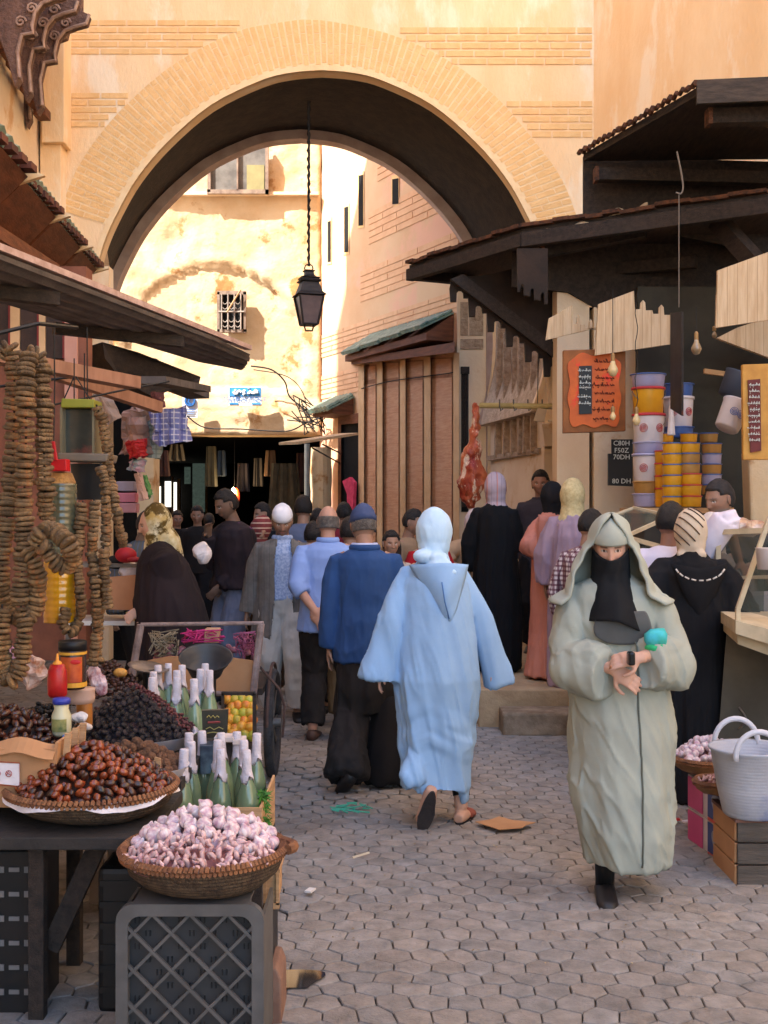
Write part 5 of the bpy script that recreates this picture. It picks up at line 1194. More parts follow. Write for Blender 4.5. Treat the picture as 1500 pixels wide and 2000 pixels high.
# 6 dark cloaked woman with gold headscarf, in profile facing left -----------------------------
g6 = Person('woman in a dark cloak and cream-gold headscarf at the stall, facing left', 338, 7.9, 1.68, yaw=-78, female=True, skin=(.52,.29,.2), lean=(-.09,.0), hpitch=10, broad=1.05,
    hands={'L':(-.22,-.05,1.0),'R':(-.18,.12,1.0)}, voxel=.01)
M_ck = cloth('plum_black', (44,34,38), (32,26,29), sc=2.5, c3=(74,40,58), sc3=2.2, thr3=(.6,.72))
g6.robe(M_ck, widths=[(.10,.22,.24),(.105,.225,.245),(.5,.22,.24),(.85,.22,.235),(1.05,.215,.22),(1.2,.20,.19),(1.32,.185,.16),(1.39,.14,.12),(1.44,.10,.09),(1.47,.07,.07)], sl=(.11,.125,.09), end=.9, amp=.013, seed=9, fx=7)
M_gs = cloth('gold_silk', (214,206,176), (172,146,84), sc=12, mix=1, rough=.45, c3=(84,66,26), sc3=9, thr3=(.47,.55))
def x6(mb): mb.tube([g6.hp(0,.05,-.04), g6.hp(.0,.10,-.14), g6.hp(-.0,.15,-.30)], [.075,.07,.02], 16, ratio=1.0); mb.tube([g6.hp(0,-.04,-.12), g6.hp(.02,-.06,-.20), g6.hp(.03,-.05,-.32)], [.035,.035,.015], 12)
g6.scarf(M_gs, .018, back=.034, seed=2, extra=x6, amp=.004, drape=[(.0,.085,.08),(-.07,.078,.075),(-.11,.10,.085)])
# 7 dark jacket, jeans, hand at mouth
g7 = Person('man in a dark jacket and pale jeans holding a hand to his mouth', 462, 10.2, 1.84, yaw=-55, skin=(.17,.10,.07), hpitch=18, lean=(-.03,-.03), hands={'L':(-.22,-.12,1.45),'R':(-.12,-.16,1.02)}, elbow={'L':(-.2,-.1,-1),'R':(.6,.2,-.6)}, voxel=.01)
jacket(g7, cloth('dark_checked', (48,38,44), (34,28,32), sc=4), hem=.92, hw=.22, hd=.17, seed=3); g7.trousers(cloth('pale_denim', (108,118,142), (96,106,130)), 1.15, 1); g7.shoes(M_shoe); g7.hair(M_hair, 1)
mb = MB(); mb.sheet([[V((.06+.12*u, .0-.10*(1-v)*(1), 1.56-.34*v-.05*u))+g7.lean for u in np.linspace(0,1,7)] for v in np.linspace(0,1,9)], .03); g7.addmb('checked_scarf', mb, cloth('magenta_check', (120,60,110), (70,40,70), sc=40, mix=1))
# 8 man smoking, facing right, at the stall
g8 = Person('grey-haired man in a faded jacket smoking behind the woman in the dark cloak', 268, 9.6, 1.66, yaw=52, skin=(.22,.14,.10), hpitch=18, lean=(.05,-.03), beard=.3, hands={'R':(.20,-.22,1.0)}, voxel=.011)
jacket(g8, cloth('faded_jacket', (84,84,82), (66,66,66), sc=6, stripes=[((70,86,110), 30, .3, 0)]), seed=5); g8.trousers(M_blk); g8.shoes(M_shoe); g8.hair(mat('dark_grey_hair', (66,60,58), (46,42,40), sc=40, rough=.8), .8)
mb = MB(); mb.tube([g8.hp(.012,-.105,-.064), g8.hp(.03,-.19,-.066)], .0045, 8); g8.addmb('cigarette', mb, M_white)
# 9 striped red scarf woman
g9 = Person('woman in a red and cream striped headscarf bending behind the white skullcap man', 506, 10.6, 1.60, yaw=30, female=True, skin=MD, hpitch=20, hroll=18, lean=(-.04,0), voxel=.012)
g9.robe(cloth('brown_djellaba', (72,54,40), (58,44,34)), seed=2, amp=.01); g9.scarf(cloth('striped_scarf', (122,58,58), (100,44,44), stripes=[((196,170,150), 22, .28, 2)]), .025, seed=5, drape=[(.0,.09,.085),(-.08,.10,.09),(-.16,.16,.13),(-.28,.17,.14)])
def backman(label, px, Y, H, top, hairm=None, yaw=180, skin=DK, hem=.85, trs=None, hyaw=0, seed=0, female=False, vox=.012, hw=.20, hpitch=5, legs=True, hairk=1.0, **kw):
    p = Person(label, px, Y, H, yaw=yaw, skin=skin, hyaw=hyaw, hpitch=hpitch, female=female, voxel=vox, **kw)
    p.shirt(top, hem=hem, hw=hw, hd=.145, sl=(.08,.07,.058), seed=seed, padded=1.08)
    if legs: p.trousers(trs or M_blk, 1.1, seed); p.shoes(M_shoe)
    p.hair(hairm or M_hair, hairk); return p
# 10..
backman('dark-haired man in a slate blue shirt walking away into the passage', 592, 11.6, 1.80, cloth('slate_cotton', (92,100,124), (82,90,112)), seed=1)
backman('short dark-haired boy right behind the pale blue shirted man', 612, 9.6, 1.56, cloth('beige_cotton', (150,130,118)), seed=2)
backman('dark-haired person half hidden behind the balding man, near the crumbling column', 620, 13.4, 1.68, cloth('grey_cotton', (90,88,92)), seed=3)
backman('dark-haired person in crimson near the dark doorway of the small tiled hood', 672, 12.6, 1.74, cloth('crimson_cotton', (120,34,44)), seed=4)
backman('man in a dark navy suit between the blue shirt and the navy jacket', 684, 9.0, 1.60, cloth('midnight_suit', (30,40,66)), seed=5, trs=cloth('khaki_cotton', (96,84,66)))
backman('dark-haired man in profile deep behind the striped headscarf', 518, 13.0, 1.74, M_blk, seed=6, yaw=-60)
# 12 moustache man, 13 girl, 14 blue-hooded, 
p = backman('moustached man in a beige shirt looking right behind the pale blue robe', 797, 10.4, 1.67, cloth('sand_shirt', (150,124,98)), yaw=62, hpitch=14, moustache=1, beard=.15, vox=.010, hairk=.8)
p = Person('smiling dark-haired girl peeking out behind the navy jacket', 763, 9.6, 1.49, yaw=12, female=True, skin=MD, voxel=.011); p.shirt(cloth('cream_knit', (190,172,156)), seed=3); p.hair(M_hair, 1.2); p.trousers(M_blk); p.shoes(M_shoe)
mb = MB(); mb.ell(p.hp(.03,.06,-.06), (.07,.07,.13), 16, 12); p.addmb('ponytail', mb, M_hair)
p = Person('child-height person in a bright blue headscarf and red top behind the pale blue robe', 838, 9.8, 1.60, yaw=200, female=True, skin=MD, voxel=.012); p.shirt(cloth('red_knit', (156,24,34)), seed=3, hw=.2); p.scarf(cloth('turquoise_scarf', (96,176,206), (80,150,190)), .02, seed=2, drape=[(.0,.085,.08),(-.06,.08,.075),(-.09,.09,.085)]); p.trousers(M_blk); p.shoes(M_shoe)
# 15 black abaya woman with lilac scarf (on the platform)
g15 = Person('woman in a long black robe and lilac headscarf seen from behind on the steps', 968, 10.0, 1.66, yaw=158, ground=.30, female=True, skin=MD, hyaw=-10, voxel=.011, hands={'R':(.12,.2,1.1)})
g15.robe(cloth('black_abaya', (20,19,22), (14,14,16), sc=4), widths=[(.03,.25,.20,0,.04),(.035,.255,.205,0,.04),(.4,.23,.18),(.8,.20,.16),(1.05,.18,.15),(1.25,.175,.145),(1.36,.16,.125),(1.42,.12,.10),(1.45,.08,.08),(1.47,.065,.065)], sl=(.085,.08,.06), amp=.009, seed=11)
g15.scarf(cloth('lilac_scarf', (176,158,164), (160,142,150), stripes=[((190,120,104), 12, .14, 0), ((90,80,110), 24, .06, 0)]), .02, seed=3, drape=[(.0,.085,.08),(-.06,.08,.08),(-.10,.11,.10)])
g16 = Person('woman in a white headscarf and beige top behind the black-robed woman', 925, 10.8, 1.60, yaw=150, ground=.05, female=True, skin=MD, voxel=.012, hands={'L':(-.1,-.2,1.05)}, hroll=-8)
g16.shirt(cloth('beige_blouse', (196,160,124)), hem=.8, hw=.22, sl=(.09,.08,.06), end=.4, seed=3); g16.trousers(cloth('beige_skirt', (186,166,146)), 1.3); g16.shoes(M_shoe)
g16.scarf(cloth('white_scarf', (204,188,188), (188,172,174)), .03, seed=8, drape=[(.0,.095,.095),(-.10,.11,.12),(-.20,.13,.13),(-.26,.11,.11)])
# 17 standing man facing camera
g17 = Person('young man in a charcoal shirt standing against the wall facing the camera', 1056, 11.4, 1.76, yaw=-12, ground=.28, skin=(.34,.17,.11), hpitch=2, beard=.2, voxel=.010)
g17.shirt(cloth('charcoal_shirt', (62,58,66), (52,48,56)), hem=.80, hw=.20, seed=4, padded=1.08); g17.collar(MATS['charcoal_shirt']); g17.trousers(M_blk); g17.shoes(M_shoe); g17.hair(M_hair, 1.1)
# 18 pink djellaba, black hijab
g18 = Person('woman in a salmon pink djellaba and black headscarf on the stone steps', 1078, 9.55, 1.57, yaw=110, ground=.30, female=True, skin=MD, voxel=.011, hyaw=-20, hands={'L':(.03,-.1,1.0)})
g18.robe(cloth('salmon_djellaba', (196,130,112), (182,118,102), sc=4), widths=[(.03,.20,.20,-.03,0),(.035,.205,.205,-.03,0),(.4,.18,.17),(.8,.175,.17),(1.05,.18,.16),(1.25,.175,.15),(1.36,.15,.13),(1.42,.11,.10),(1.45,.08,.08),(1.47,.065,.065)], sl=(.095,.10,.11), end=.8, amp=.011, seed=12)
g18.scarf(M_blk, .022, seed=5, drape=[(.0,.09,.085),(-.07,.09,.085),(-.12,.13,.11)])
rows = [[V((-.12+.10*u-.02*v, -.13-.03*sin(u*3), 1.33-.42*v-.03*u)) for u in np.linspace(0,1,7)] for v in np.linspace(0,1,10)]; mb = MB(); mb.sheet(rows, .03); g18.addmb('hood', mb, MATS['salmon_djellaba'])
# 19 cream scarf, lilac djellaba
g19 = Person('woman in a lilac djellaba under a long cream crocheted scarf', 1118, 9.15, 1.60, yaw=150, ground=.28, female=True, skin=MD, voxel=.011)
g19.robe(cloth('lilac_djellaba', (158,136,150), (146,124,140)), widths=[(.03,.20,.18),(.035,.205,.185),(.4,.19,.17),(.8,.185,.16),(1.05,.18,.15),(1.25,.175,.15),(1.36,.15,.13),(1.42,.11,.10),(1.47,.065,.065)], sl=(.09,.09,.09), amp=.01, seed=13)
g19.scarf(cloth('crochet_cream', (206,188,142), (176,156,110), sc=40, mix=1, bump=1, bsc=70), .025, seed=6, drape=[(.0,.09,.09),(-.08,.10,.10),(-.18,.15,.13),(-.34,.15,.13),(-.38,.13,.11)])
# 20 checked shirt man
g20 = Person('short-haired man in a maroon and white checked shirt and jeans', 1150, 8.1, 1.66, yaw=135, ground=0, skin=DK, hyaw=-10, hpitch=8, voxel=.010, hands={'R':(.2,.25,1.1)}, lean=(.0,.05))
M_chk = cloth('checked_cotton', (206,196,196), mix=0, stripes=[((96,44,62), 30, .45, 0), ((96,44,62), 30, .45, 2), ((60,24,40), 30, .2, 1)])
g20.shirt(M_chk, hem=.84, hw=.20, seed=5, end=.6); g20.trousers(cloth('blue_denim', (74,108,150), (60,92,134)), 1.1, 3); g20.shoes(M_shoe); g20.hair(M_hair, .8)
# 21 white t-shirt man leaning on the counter
g21 = Person('man in a white t-shirt leaning his arm across the glass counter', 1300, 7.0, 1.70, yaw=160, skin=(.26,.13,.09), hyaw=-30, hpitch=2, voxel=.008, lean=(.03,.02), hands={'R':(.40,-.12,1.36),'L':(-.22,.1,.95)}, elbow={'R':(.4,-.3,.9)}, handpose={'R':{'dir':(.35,-.5,-.8),'n':(.2,-.3,.9),'curl':.5}})
g21.shirt(cloth('white_tshirt', (214,206,218), (200,192,206)), hem=.84, hw=.215, seed=7, sl=(.09,.085,.08), end=.05, padded=1.08); g21.trousers(cloth('blue_denim', (0,0,0)), 1.1); g21.shoes(M_shoe); g21.hair(M_hair, .75)
# 22 black cloak woman with cream striped headscarf
g22 = Person('woman in a black cloak and cream headscarf with brown stripes, seen from behind', 1352, 6.75, 1.64, yaw=172, female=True, skin=MD, voxel=.011, broad=1.02, hyaw=-8, lean=(0,.02), hands={'L':(-.22,.12,.95),'R':(.20,.12,.95)})
M_bc = cloth('black_cloak', (24,24,28), (17,17,20), sc=4)
g22.robe(M_bc, widths=[(.03,.23,.22),(.035,.235,.225),(.5,.235,.22),(.9,.235,.21),(1.1,.23,.20),(1.25,.225,.185),(1.35,.20,.16),(1.40,.16,.125),(1.44,.105,.09),(1.475,.07,.07)], sl=(.10,.11,.09), amp=.010, seed=14)
M_cs = cloth('cream_stripe_scarf', (198,180,158), (186,168,146), sc=5)
def x22(mb): mb.ell(g22.hp(.05,.075,-.125), (.035,.03,.025), 12, 8); mb.ell(g22.hp(-.055,.075,-.13), (.035,.03,.03), 12, 8); mb.tube([g22.hp(-.06,.07,-.13), g22.hp(-.0,.09,-.145), g22.hp(.06,.07,-.125)], .022, 10)
g22.scarf(M_cs, .02, seed=3, extra=x22, drape=[(.0,.085,.08),(-.06,.078,.075)], amp=.004)
def on_head(p, pts, r_, m_, name, cxy=(0,.02), R_=(.100,.118,.138), zc=.012):
    mb = MB(); q = []
    for a_, b_ in pts: q.append(p.hp(cxy[0]+R_[0]*sin(a_)*cos(b_), cxy[1]+R_[1]*cos(a_)*cos(b_), zc+R_[2]*sin(b_)))
    mb.tube(q, r_, 6); return p.addmb(name, mb, m_)
M_bs = cloth('brown_stripe', (86,66,58))
for i in range(7): on_head(g22, [(-1.3+.45*i*.55+t*1.5, .95-.30*i+ .75*sin(t*1.6)-.2) for t in np.linspace(0,1,10)], .0035, M_bs, 'scarf_stripe', R_=(.101,.110,.140))
mb = MB()
for i in range(9):
    a_ = -1.2+2.4*i/8; c = V((.115*sin(a_)*1.2, -.178-.03*cos(a_), 1.40-.085*cos(a_)))*1.0; c.z *= g22.k; mb.box(c+g22.at(1.35), (.026,.006,.008), M=Matrix.Rotation(a_*-.8,3,'Y'))
g22.addmb('trim_beads', mb, M_white)
mb = MB(); mb.sheet([[V((.16*(1-t)**.8*s_, -.185-.02*sin(t*pi)+.03*s_*s_, (1.38-.30*t)*g22.k+.03*abs(s_)*(1-t)))+g22.at(1.3) for s_ in np.linspace(-1,1,13)] for t in np.linspace(0,.95,12)], .02); g22.addmb('hood', mb, M_bc)
mb = MB(); mb.ell(g22.root+V((.36,.0,.78)), (.10,.07,.10), 14, 10); tag(mb.build('handbag', M_blk, smooth=True), 'black handbag bulging at the right side of the black-cloaked woman', 'bag')
g23 = Person('woman in a plain white headscarf hidden behind the striped headscarf', 1392, 7.6, 1.62, yaw=170, female=True, skin=MD, voxel=.012); g23.robe(cloth('dove_robe', (130,116,110)), seed=4); g23.scarf(cloth('plain_white', (206,192,184)), .02, seed=3)
# 24 shopkeeper
g24 = Person('bearded shopkeeper in a dark shirt leaning behind the glass counter', 1425, 8.1, 1.86, yaw=-62, skin=DK, hpitch=10, beard=.7, grey=.12, voxel=.010, lean=(-.05,-.05), hands={'L':(-.1,-.35,1.35),'R':(.05,-.35,1.3)})
g24.shirt(cloth('dark_plaid', (56,50,60), (40,36,44), sc=20), hw=.22, seed=2); g24.trousers(M_blk); g24.shoes(M_shoe); g24.hair(mat('greying_hair', (52,46,44), (34,30,30), sc=40, rough=.8), .9)
# silhouettes deep in the passage and beside the left stall
for i, (px, Y, H, yw, c, lab) in enumerate(((345,16.5,1.66,20,(26,24,28),'dark figure of a shopper just left of the smoking man, deep in shade'),(386,15.2,1.72,0,(34,30,30),'dark figure standing before the bright gap in the passage'),
        (408,17.5,1.62,180,(46,40,44),'small dark figure furthest back in the passage'),(548,17.0,1.70,180,(40,36,34),'shadowy figure walking into the passage below the olive robe'))):
    backman(lab, px, Y, H, cloth('gloom_cloth_%d' % i, c), seed=i, yaw=yw, vox=.016)
# ---------------------------------------------------------------- produce helpers
def rnd_rot(): return (random.uniform(0,2*pi), random.uniform(0,2*pi), random.uniform(0,2*pi))
def heap(protos, c, Rr, h, n, name_mat, label, group, cat, lay=.012, ell_y=1.0, front=.75, srange=(.88,1.12), fill=None, flat=False, upright=False, seed=1, pw=1.4, owner=None):
    random.seed(seed); c = V(c); out = []
    if fill:
        m = MB(); rs = []
        for i in range(10):
            t = i/9; r_ = Rr*(1-t)*.97+.002; z = h*(1-(r_/Rr)**pw)-lay*1.6
            rs.append([c+V((r_*cos(a_)*(1+.04*sin(5*a_)), r_*sin(a_)*ell_y, z)) for a_ in [2*pi*k/28 for k in range(28)]])
        rs = [[c+(p-c)*.9+V((0,0,-.012)) for p in rs[0]]]+rs; m.rings(rs); o = m.build('heap_core', fill, owner, smooth=True); 
        if not owner: tag(o, kind='stuff'); o['label'] = 'packed mass under the '+group; o['category'] = 'heap'
    pts = []; tries = 0; md = Rr*sqrt(pi/n)*.80
    while len(pts) < n and tries < n*60:
        tries += 1; r_ = Rr*sqrt(random.random()); a_ = random.uniform(0, 2*pi)
        if sin(a_) > .35 and random.random() < front: continue
        p = V((r_*cos(a_), r_*sin(a_)*ell_y, h*(1-(r_/Rr)**pw)))
        q = md if tries < n*40 else md*.7
        if all((p-k).length > q for k in pts): pts.append(p)
    for i, p in enumerate(pts):
        pr = protos[i % len(protos)] 
        if i < len(protos): o = pr
        else: o = copy_tree(pr, (0,0,0))
        if flat: o.rotation_euler = (random.gauss(0,.5), random.gauss(0,.5), random.uniform(0,6.3))
        elif upright: o.rotation_euler = (random.gauss(0,.65), random.gauss(0,.65), random.uniform(0,6.3))
        else: o.rotation_euler = rnd_rot()
        s_ = random.uniform(*srange); o.scale = (s_,)*3; o.location = c+p+V((0,0,random.uniform(-lay,lay)*.5)); tag(o, label, cat, group); out.append(o)
    return out
def proto(name, mb, m, smooth=True): return mb.build(name, m, smooth=smooth, loc=(0,0,0))
def date_mb(l=.021, r_=.0125):
    m = MB(); prof = [(.001,-l),(r_*.6,-l*.85),(r_,-l*.35),(r_*1.02,l*.1),(r_*.85,l*.6),(r_*.45,l*.92),(.001,l)]; m.lathe(prof, n=12)
    m.v = [(x*(1+.10*sin(z*300+x*200)), y*(1+.08*cos(z*260)), z) for x,y,z in m.v]; return m
def garlic(rad=.027):
    m = MB(); rs = []
    for i in range(13):
        t = i/12; a_ = pi*t; r0 = rad*sin(a_)**.8 if t < .72 else rad*(.62*(1-t)/.28)**1.3+.0035; z = -rad*.78*cos(a_*1.0) if t < .72 else rad*(.50+ (t-.72)*2.6)
        ring = []
        for k in range(30):
            q = 2*pi*k/30; lob = 1+.075*abs(cos(q*3.5))-.03; ring.append(V((r0*lob*cos(q), r0*lob*sin(q), z)))
        rs.append(ring)
    m.rings(rs); return m
def basket(name, c, Rr, dep, rim_z, label, lean=0, m_=None, rim=None, knob=False):
    t = thing(name, (c[0], c[1], rim_z-dep), label, 'basket'); m = MB(); rs = []
    for (k, z) in ((.60,0),(.78,.012),(.93,dep*.45),(1.0,dep*.92),(1.02,dep),(.985,dep+.004),(.95,dep*.9),(.90,dep*.5),(.70,.022),(.10,.018)):
        rs.append([V((c[0]+Rr*k*cos(a_)*(1+.012*sin(3*a_+1)), c[1]+Rr*k*sin(a_), rim_z-dep+z+.006*sin(2*a_))) for a_ in [2*pi*i/64 for i in range(64)]])
    m.rings(rs); m.build('bowl', m_ or M_bask, t, smooth=True)
    m = MB(); n = 104
    for i in range(n):
        a0 = 2*pi*i/n; pts = []
        for j in range(5):
            b = 2*pi*j/4*.9; a_ = a0 + .035*j/4; pts.append(V((c[0]+(Rr*1.0+.011*cos(b))*cos(a_), c[1]+(Rr*1.0+.011*cos(b))*sin(a_), rim_z+.011*sin(b)+.004)))
        m.tube(pts, .0072, 6)
    m.build('rim', rim or M_rimb, t)
    if knob: m = MB(); m.tube([V((c[0]+Rr*cos(q)+ .0, c[1]+Rr*sin(q), rim_z)) + V((.03*sin((q+.25)*6.28),0,.01)) for q in np.linspace(-.15,.25,9)], .016, 8); m.build('handle', M_rimb, t)
    return t
M_bask = mat('woven_straw', (108,88,66), (72,56,44), sc=26, rough=.9, bump=1.2, bsc=60, stripes=[((58,44,34), 90, .35, 2)]); M_rimb = mat('straw_rim', (142,96,62), (96,60,42), sc=18, rough=.85, bump=.5)
M_dark_dates = mat('dark_date', (74,36,24), (44,24,18), sc=20, rough=.3, rnd=.5, spec=.5); M_dates = mat('amber_date', (128,56,26), (84,34,18), sc=24, rough=.25, rnd=.45, spec=.6)
M_garl = mat('garlic_skin', (222,212,208), (168,126,144), sc=55, rough=.55, rnd=.12, mix=1, an=(1,1,.16), bump=.5, bsc=60, bdist=.002); M_clove = mat('clove_skin', (212,184,178), (156,104,112), sc=40, rough=.5, rnd=.22, mix=1)
M_walnut = mat('walnut_shell', (134,96,70), (98,66,48), sc=60, rough=.7, rnd=.2, bump=1.5, bsc=110); M_prune = mat('prune', (26,20,24), (42,30,34), sc=40, rough=.22, rnd=.5, bump=1, bsc=120, spec=.6)
M_crate_pl = mat('grey_plastic', (88,86,85), (74,72,71), sc=8, rough=.5); M_cart_wood = mat('crate_wood', (190,152,112), (158,120,84), sc=5, rough=.8, bump=.3, an=(1,1,8)); M_card = mat('cardboard', (178,132,92), (160,116,80), sc=4, rough=.85)
M_paper = mat('white_paper', (220,212,214), (200,192,196), sc=10, rough=.8, bump=.3, bsc=20)
# table with the date basket
tb = thing('stall_table', (-1.15,4.05,0), 'low dark timber trestle table under the date basket at the lower left', 'table')
zt_ = .615; m = MB(); m.box((-1.22,4.05,zt_-.02), (.95,.62,.04)); m.build('table_top', mat('shaded_wood', (50,45,42), (34,31,30), sc=6, rough=.8, bump=.4), tb, bev=.004)  # table wood colour darkened for the shade around the stall
for (x,y) in ((P(74,0,3.82).x,3.82),(P(146,0,4.28).x,4.28),(P(0,0,4.3).x-.1,4.3),(P(290,0,4.3).x+.0,4.32)):
    m = MB(); m.box((x,y,(zt_-.04)/2), (.05,.05,zt_-.04)); m.build('leg', M_dwood, tb, bev=.003)
m = MB(); m.bar(P(196,1640,3.9), P(100,1850,3.9), .045,.06); m.build('brace', M_dwood, tb)
bk_ = basket('date_basket', (P(180,0,4.05).x,4.05), .283, .085, .705, 'wide shallow straw basket lined with white paper and heaped with amber dates')
m = MB(); G = []; cx = P(180,0,4.05).x
for i in range(5):
    t = i/4; row = []
    for j in range(73):
        a_ = 2*pi*j/72; rr = .262+.030*t + .006*sin(9*a_)*(t) ; z = .695+.022*(t if t < .6 else 1.2-t)+.010*noise.noise(V((cos(a_)*4,sin(a_)*4,t)))-.030*max(0,t-.6)*(1+sin(5*a_)); row.append(V((cx+rr*cos(a_),4.05+rr*sin(a_),z)))
    G.append(row)
m.sheet(G, .003); m.build('paper_lining', M_paper, bk_)
pr = [proto('date', date_mb(), M_dates), proto('date', date_mb(.019,.0135), M_dates), proto('date', date_mb(.02,.012), M_dark_dates)]
heap(pr, (cx,4.06,.715), .262, .135, 270, None, 'glossy amber date heaped in the paper-lined basket', 'dates in the paper-lined basket', 'date', fill=mat('date_mass', (48,24,16), rough=.6), seed=11)
# garlic basket on crates
gb = basket('garlic_basket', (P(398,0,3.62).x,3.62), .247, .10, .612, 'straw basket of pink garlic standing on the grey plastic crate', knob=True)
gp = [proto('garlic_bulb', garlic(), M_garl), proto('garlic_bulb', garlic(.025), M_garl)]
cx = P(398,0,3.62).x
heap(gp, (cx-.0,3.69,.620), .215, .105, 84, None, 'whole pink garlic bulb on the heap in the near straw basket', 'garlic bulbs in the near basket', 'garlic', upright=True, seed=5, lay=.02, fill=mat('garlic_mass', (150,104,106), rough=.8), ell_y=.8, srange=(.78,1.0))
cl = MB(); cl.tube([(-.017,0,0),(-.006,0,.006),(.008,0,.006),(.018,0,-.002)], [.003,.009,.009,.002], 8, ratio=.7)
cp = [proto('garlic_clove', cl, M_clove)]
heap(cp, (cx,3.56,.612), .225, .060, 170, None, 'loose pink garlic clove or skin at the front of the near basket', 'loose garlic cloves in the near basket', 'garlic clove', seed=8, lay=.014, ell_y=.80, front=.97, fill=mat('clove_mass', (140,88,88), rough=.8))
m = MB(); random.seed(4)
def crate(name, c, w_, d_, h_, label, rz=0, m_=None):
    t = thing(name, (c[0],c[1],c[2]), label, 'crate'); m = MB(); M_ = m_ or M_crate_pl; x, y, z = c; hw, hd = w_/2, d_/2; f = y-hd
    def rr(x0,x1,z0,z1,r_,n=6):
        pts = []
        for (cx_,cz_,a0) in ((x1-r_,z0+r_,-pi/2),(x1-r_,z1-r_,0),(x0+r_,z1-r_,pi/2),(x0+r_,z0+r_,pi)):
            for k in range(n+1): a_ = a0+pi/2*k/n; pts.append((cx_+r_*cos(a_), cz_+r_*sin(a_)))
        return pts
    o_, i_ = rr(x-hw,x+hw,z,z+h_,.05), rr(x-hw+.035,x+hw-.035,z+.035,z+h_-.035,.035); n = len(o_)
    vs = [V((a_,f,b)) for a_,b in o_]+[V((a_,f,b)) for a_,b in i_]+[V((a_,f+.03,b)) for a_,b in o_]+[V((a_,f+.03,b)) for a_,b in i_]; fs = []
    for k in range(n): j = (k+1)%n; fs += [(k,j,n+j,n+k),(2*n+k,3*n+k,3*n+j,2*n+j),(k,2*n+k,2*n+j,j),(n+k,n+j,3*n+j,3*n+k)]
    m.add(vs, fs); m.build('rim_frame', M_, t)
    m = MB(); sp = .078; 
    for s_ in (1,-1):
        k = -12
        while k < 14:
            c0 = k*sp*sqrt(2)/1.0; seg = []
            xx0, xx1 = x-hw+.03, x+hw-.03; zz0, zz1 = z+.03, z+h_-.03
            tt = []
            for u in np.linspace(0,1,2): pass
            # line z = s*(x-x0)+c0
            def zl(q): return z+h_/2 + s_*(q-x)+c0
            pa, pb = xx0, xx1
            if s_ > 0: pa = max(xx0, x+(zz0-z-h_/2-c0)); pb = min(xx1, x+(zz1-z-h_/2-c0))
            else: pa = max(xx0, x-(zz1-z-h_/2-c0)); pb = min(xx1, x-(zz0-z-h_/2-c0))
            if pb-pa > .01: m.bar((pa,f+.012+.004*(s_>0),zl(pa)), (pb,f+.012+.004*(s_>0),zl(pb)), .012,.009)
            k += 1
    m.build('lattice', M_, t, loc=None)
    m = MB(); 
    g_ = .012
    m.box((x-hw+.006,y,z+h_/2), (.010,d_-.06,h_-.09)); m.build('side_wall', M_, t); m = MB(); m.box((x+hw-.006,y,z+h_/2), (.010,d_-.06,h_-.09)); m.build('side_wall', M_, t)
    m = MB(); m.box((x,y,z+h_-.006), (w_-.09,d_-.06,.010)); m.build('side_wall', M_, t)
    m = MB(); m.box((x,f+.045,z+h_/2), (w_-.05,.006,h_-.05)); pl = m.build('base_panel', mat('dark_plastic', (54,53,54), (44,43,44), rough=.6), t)
    m = MB()
    for i in range(11):
        for j in range(11):
            if (i+j)%2: continue
            for s_ in (-.006,.006): m.box((x-hw+.055+(w_-.11)*i/10+s_, f+.0405, z+.06+(h_-.12)*j/10), (.0045,.003,.016))
    m.build('slots', M_black, pl); return t
crate('plastic_crate', (P(372,0,3.45).x, 3.60, .0), .432, .33, .505, 'grey plastic lattice crate stood on end under the garlic basket')
t = thing('plastic_crate', (P(225,0,3.9).x,3.85,0), 'black plastic crate in the shade behind the grey lattice crate', 'crate'); m = MB(); m.box((P(300,0,3.9).x,3.98,.24), (.36,.22,.48)); m.build('body', M_black, t, bev=.02)
m = MB()
for k in range(6): m.box((P(300,0,3.9).x,3.868,.08+.07*k), (.34,.006,.02))
m.build('rib', M_black, t)
t = thing('plastic_crate', (-1.6,3.72,0), 'black slotted crate at the lower left corner under the table', 'crate'); m = MB(); m.box((-1.33,3.98,.27), (.40,.25,.54)); m.build('body', M_black, t, bev=.01)
m = MB()
for i in range(6):
    for j in range(4): m.box((-1.31+.05*j, 3.852, .08+.08*i), (.034,.004,.014+.006*(j%2)))
m.build('slots', mat('slot_grey', (110,106,104), rough=.7), t)
wc = thing('wooden_crate', (P(528,0,3.8).x,3.8,0), 'pale wooden crate edge beside the garlic basket', 'crate')
m = MB(); m.box((P(505,0,3.95).x,3.92,.49), (.17,.24,.013)); m.build('shelf', M_cart_wood, wc)
for (x0,x1,y0,y1) in ((514,545,1682,1690),(514,520,1690,1776),(539,545,1690,1768),(514,545,1764,1776)): m = MB(); m.prism([P(x0,y1,3.80),P(x1,y1,3.80),P(x1,y0,3.80),P(x0,y0,3.80)],(0,.02,0)); m.build('slat', M_cart_wood, wc)
m = MB(); m.prism([P(520,1776,3.81),P(539,1772,3.81),P(539,1692,3.81),P(520,1692,3.81)],(0,.22,0)); m.build('side_panel', M_cart_wood, wc)
m = MB(); m.prism([P(508,1890,3.85),P(532,1890,3.85),P(532,1784,3.85),P(508,1784,3.85)],(0,.2,0)); tag(m.build('plastic_crate', M_black, bev=.004), 'small black crate between the wooden crate and a brown block on the paving', 'crate')
m = MB(); m.prism([P(515,2010,3.78),P(550,2010,3.78),P(549,1915,3.78),P(540,1892,3.78),P(515,1892,3.78)],(0,.2,0)); tag(m.build('wooden_block', mat('block_wood', (136,104,88), (110,80,66), sc=5, rough=.85, bump=.3), bev=.006), 'brown wooden block at the foot of the stall', 'block')
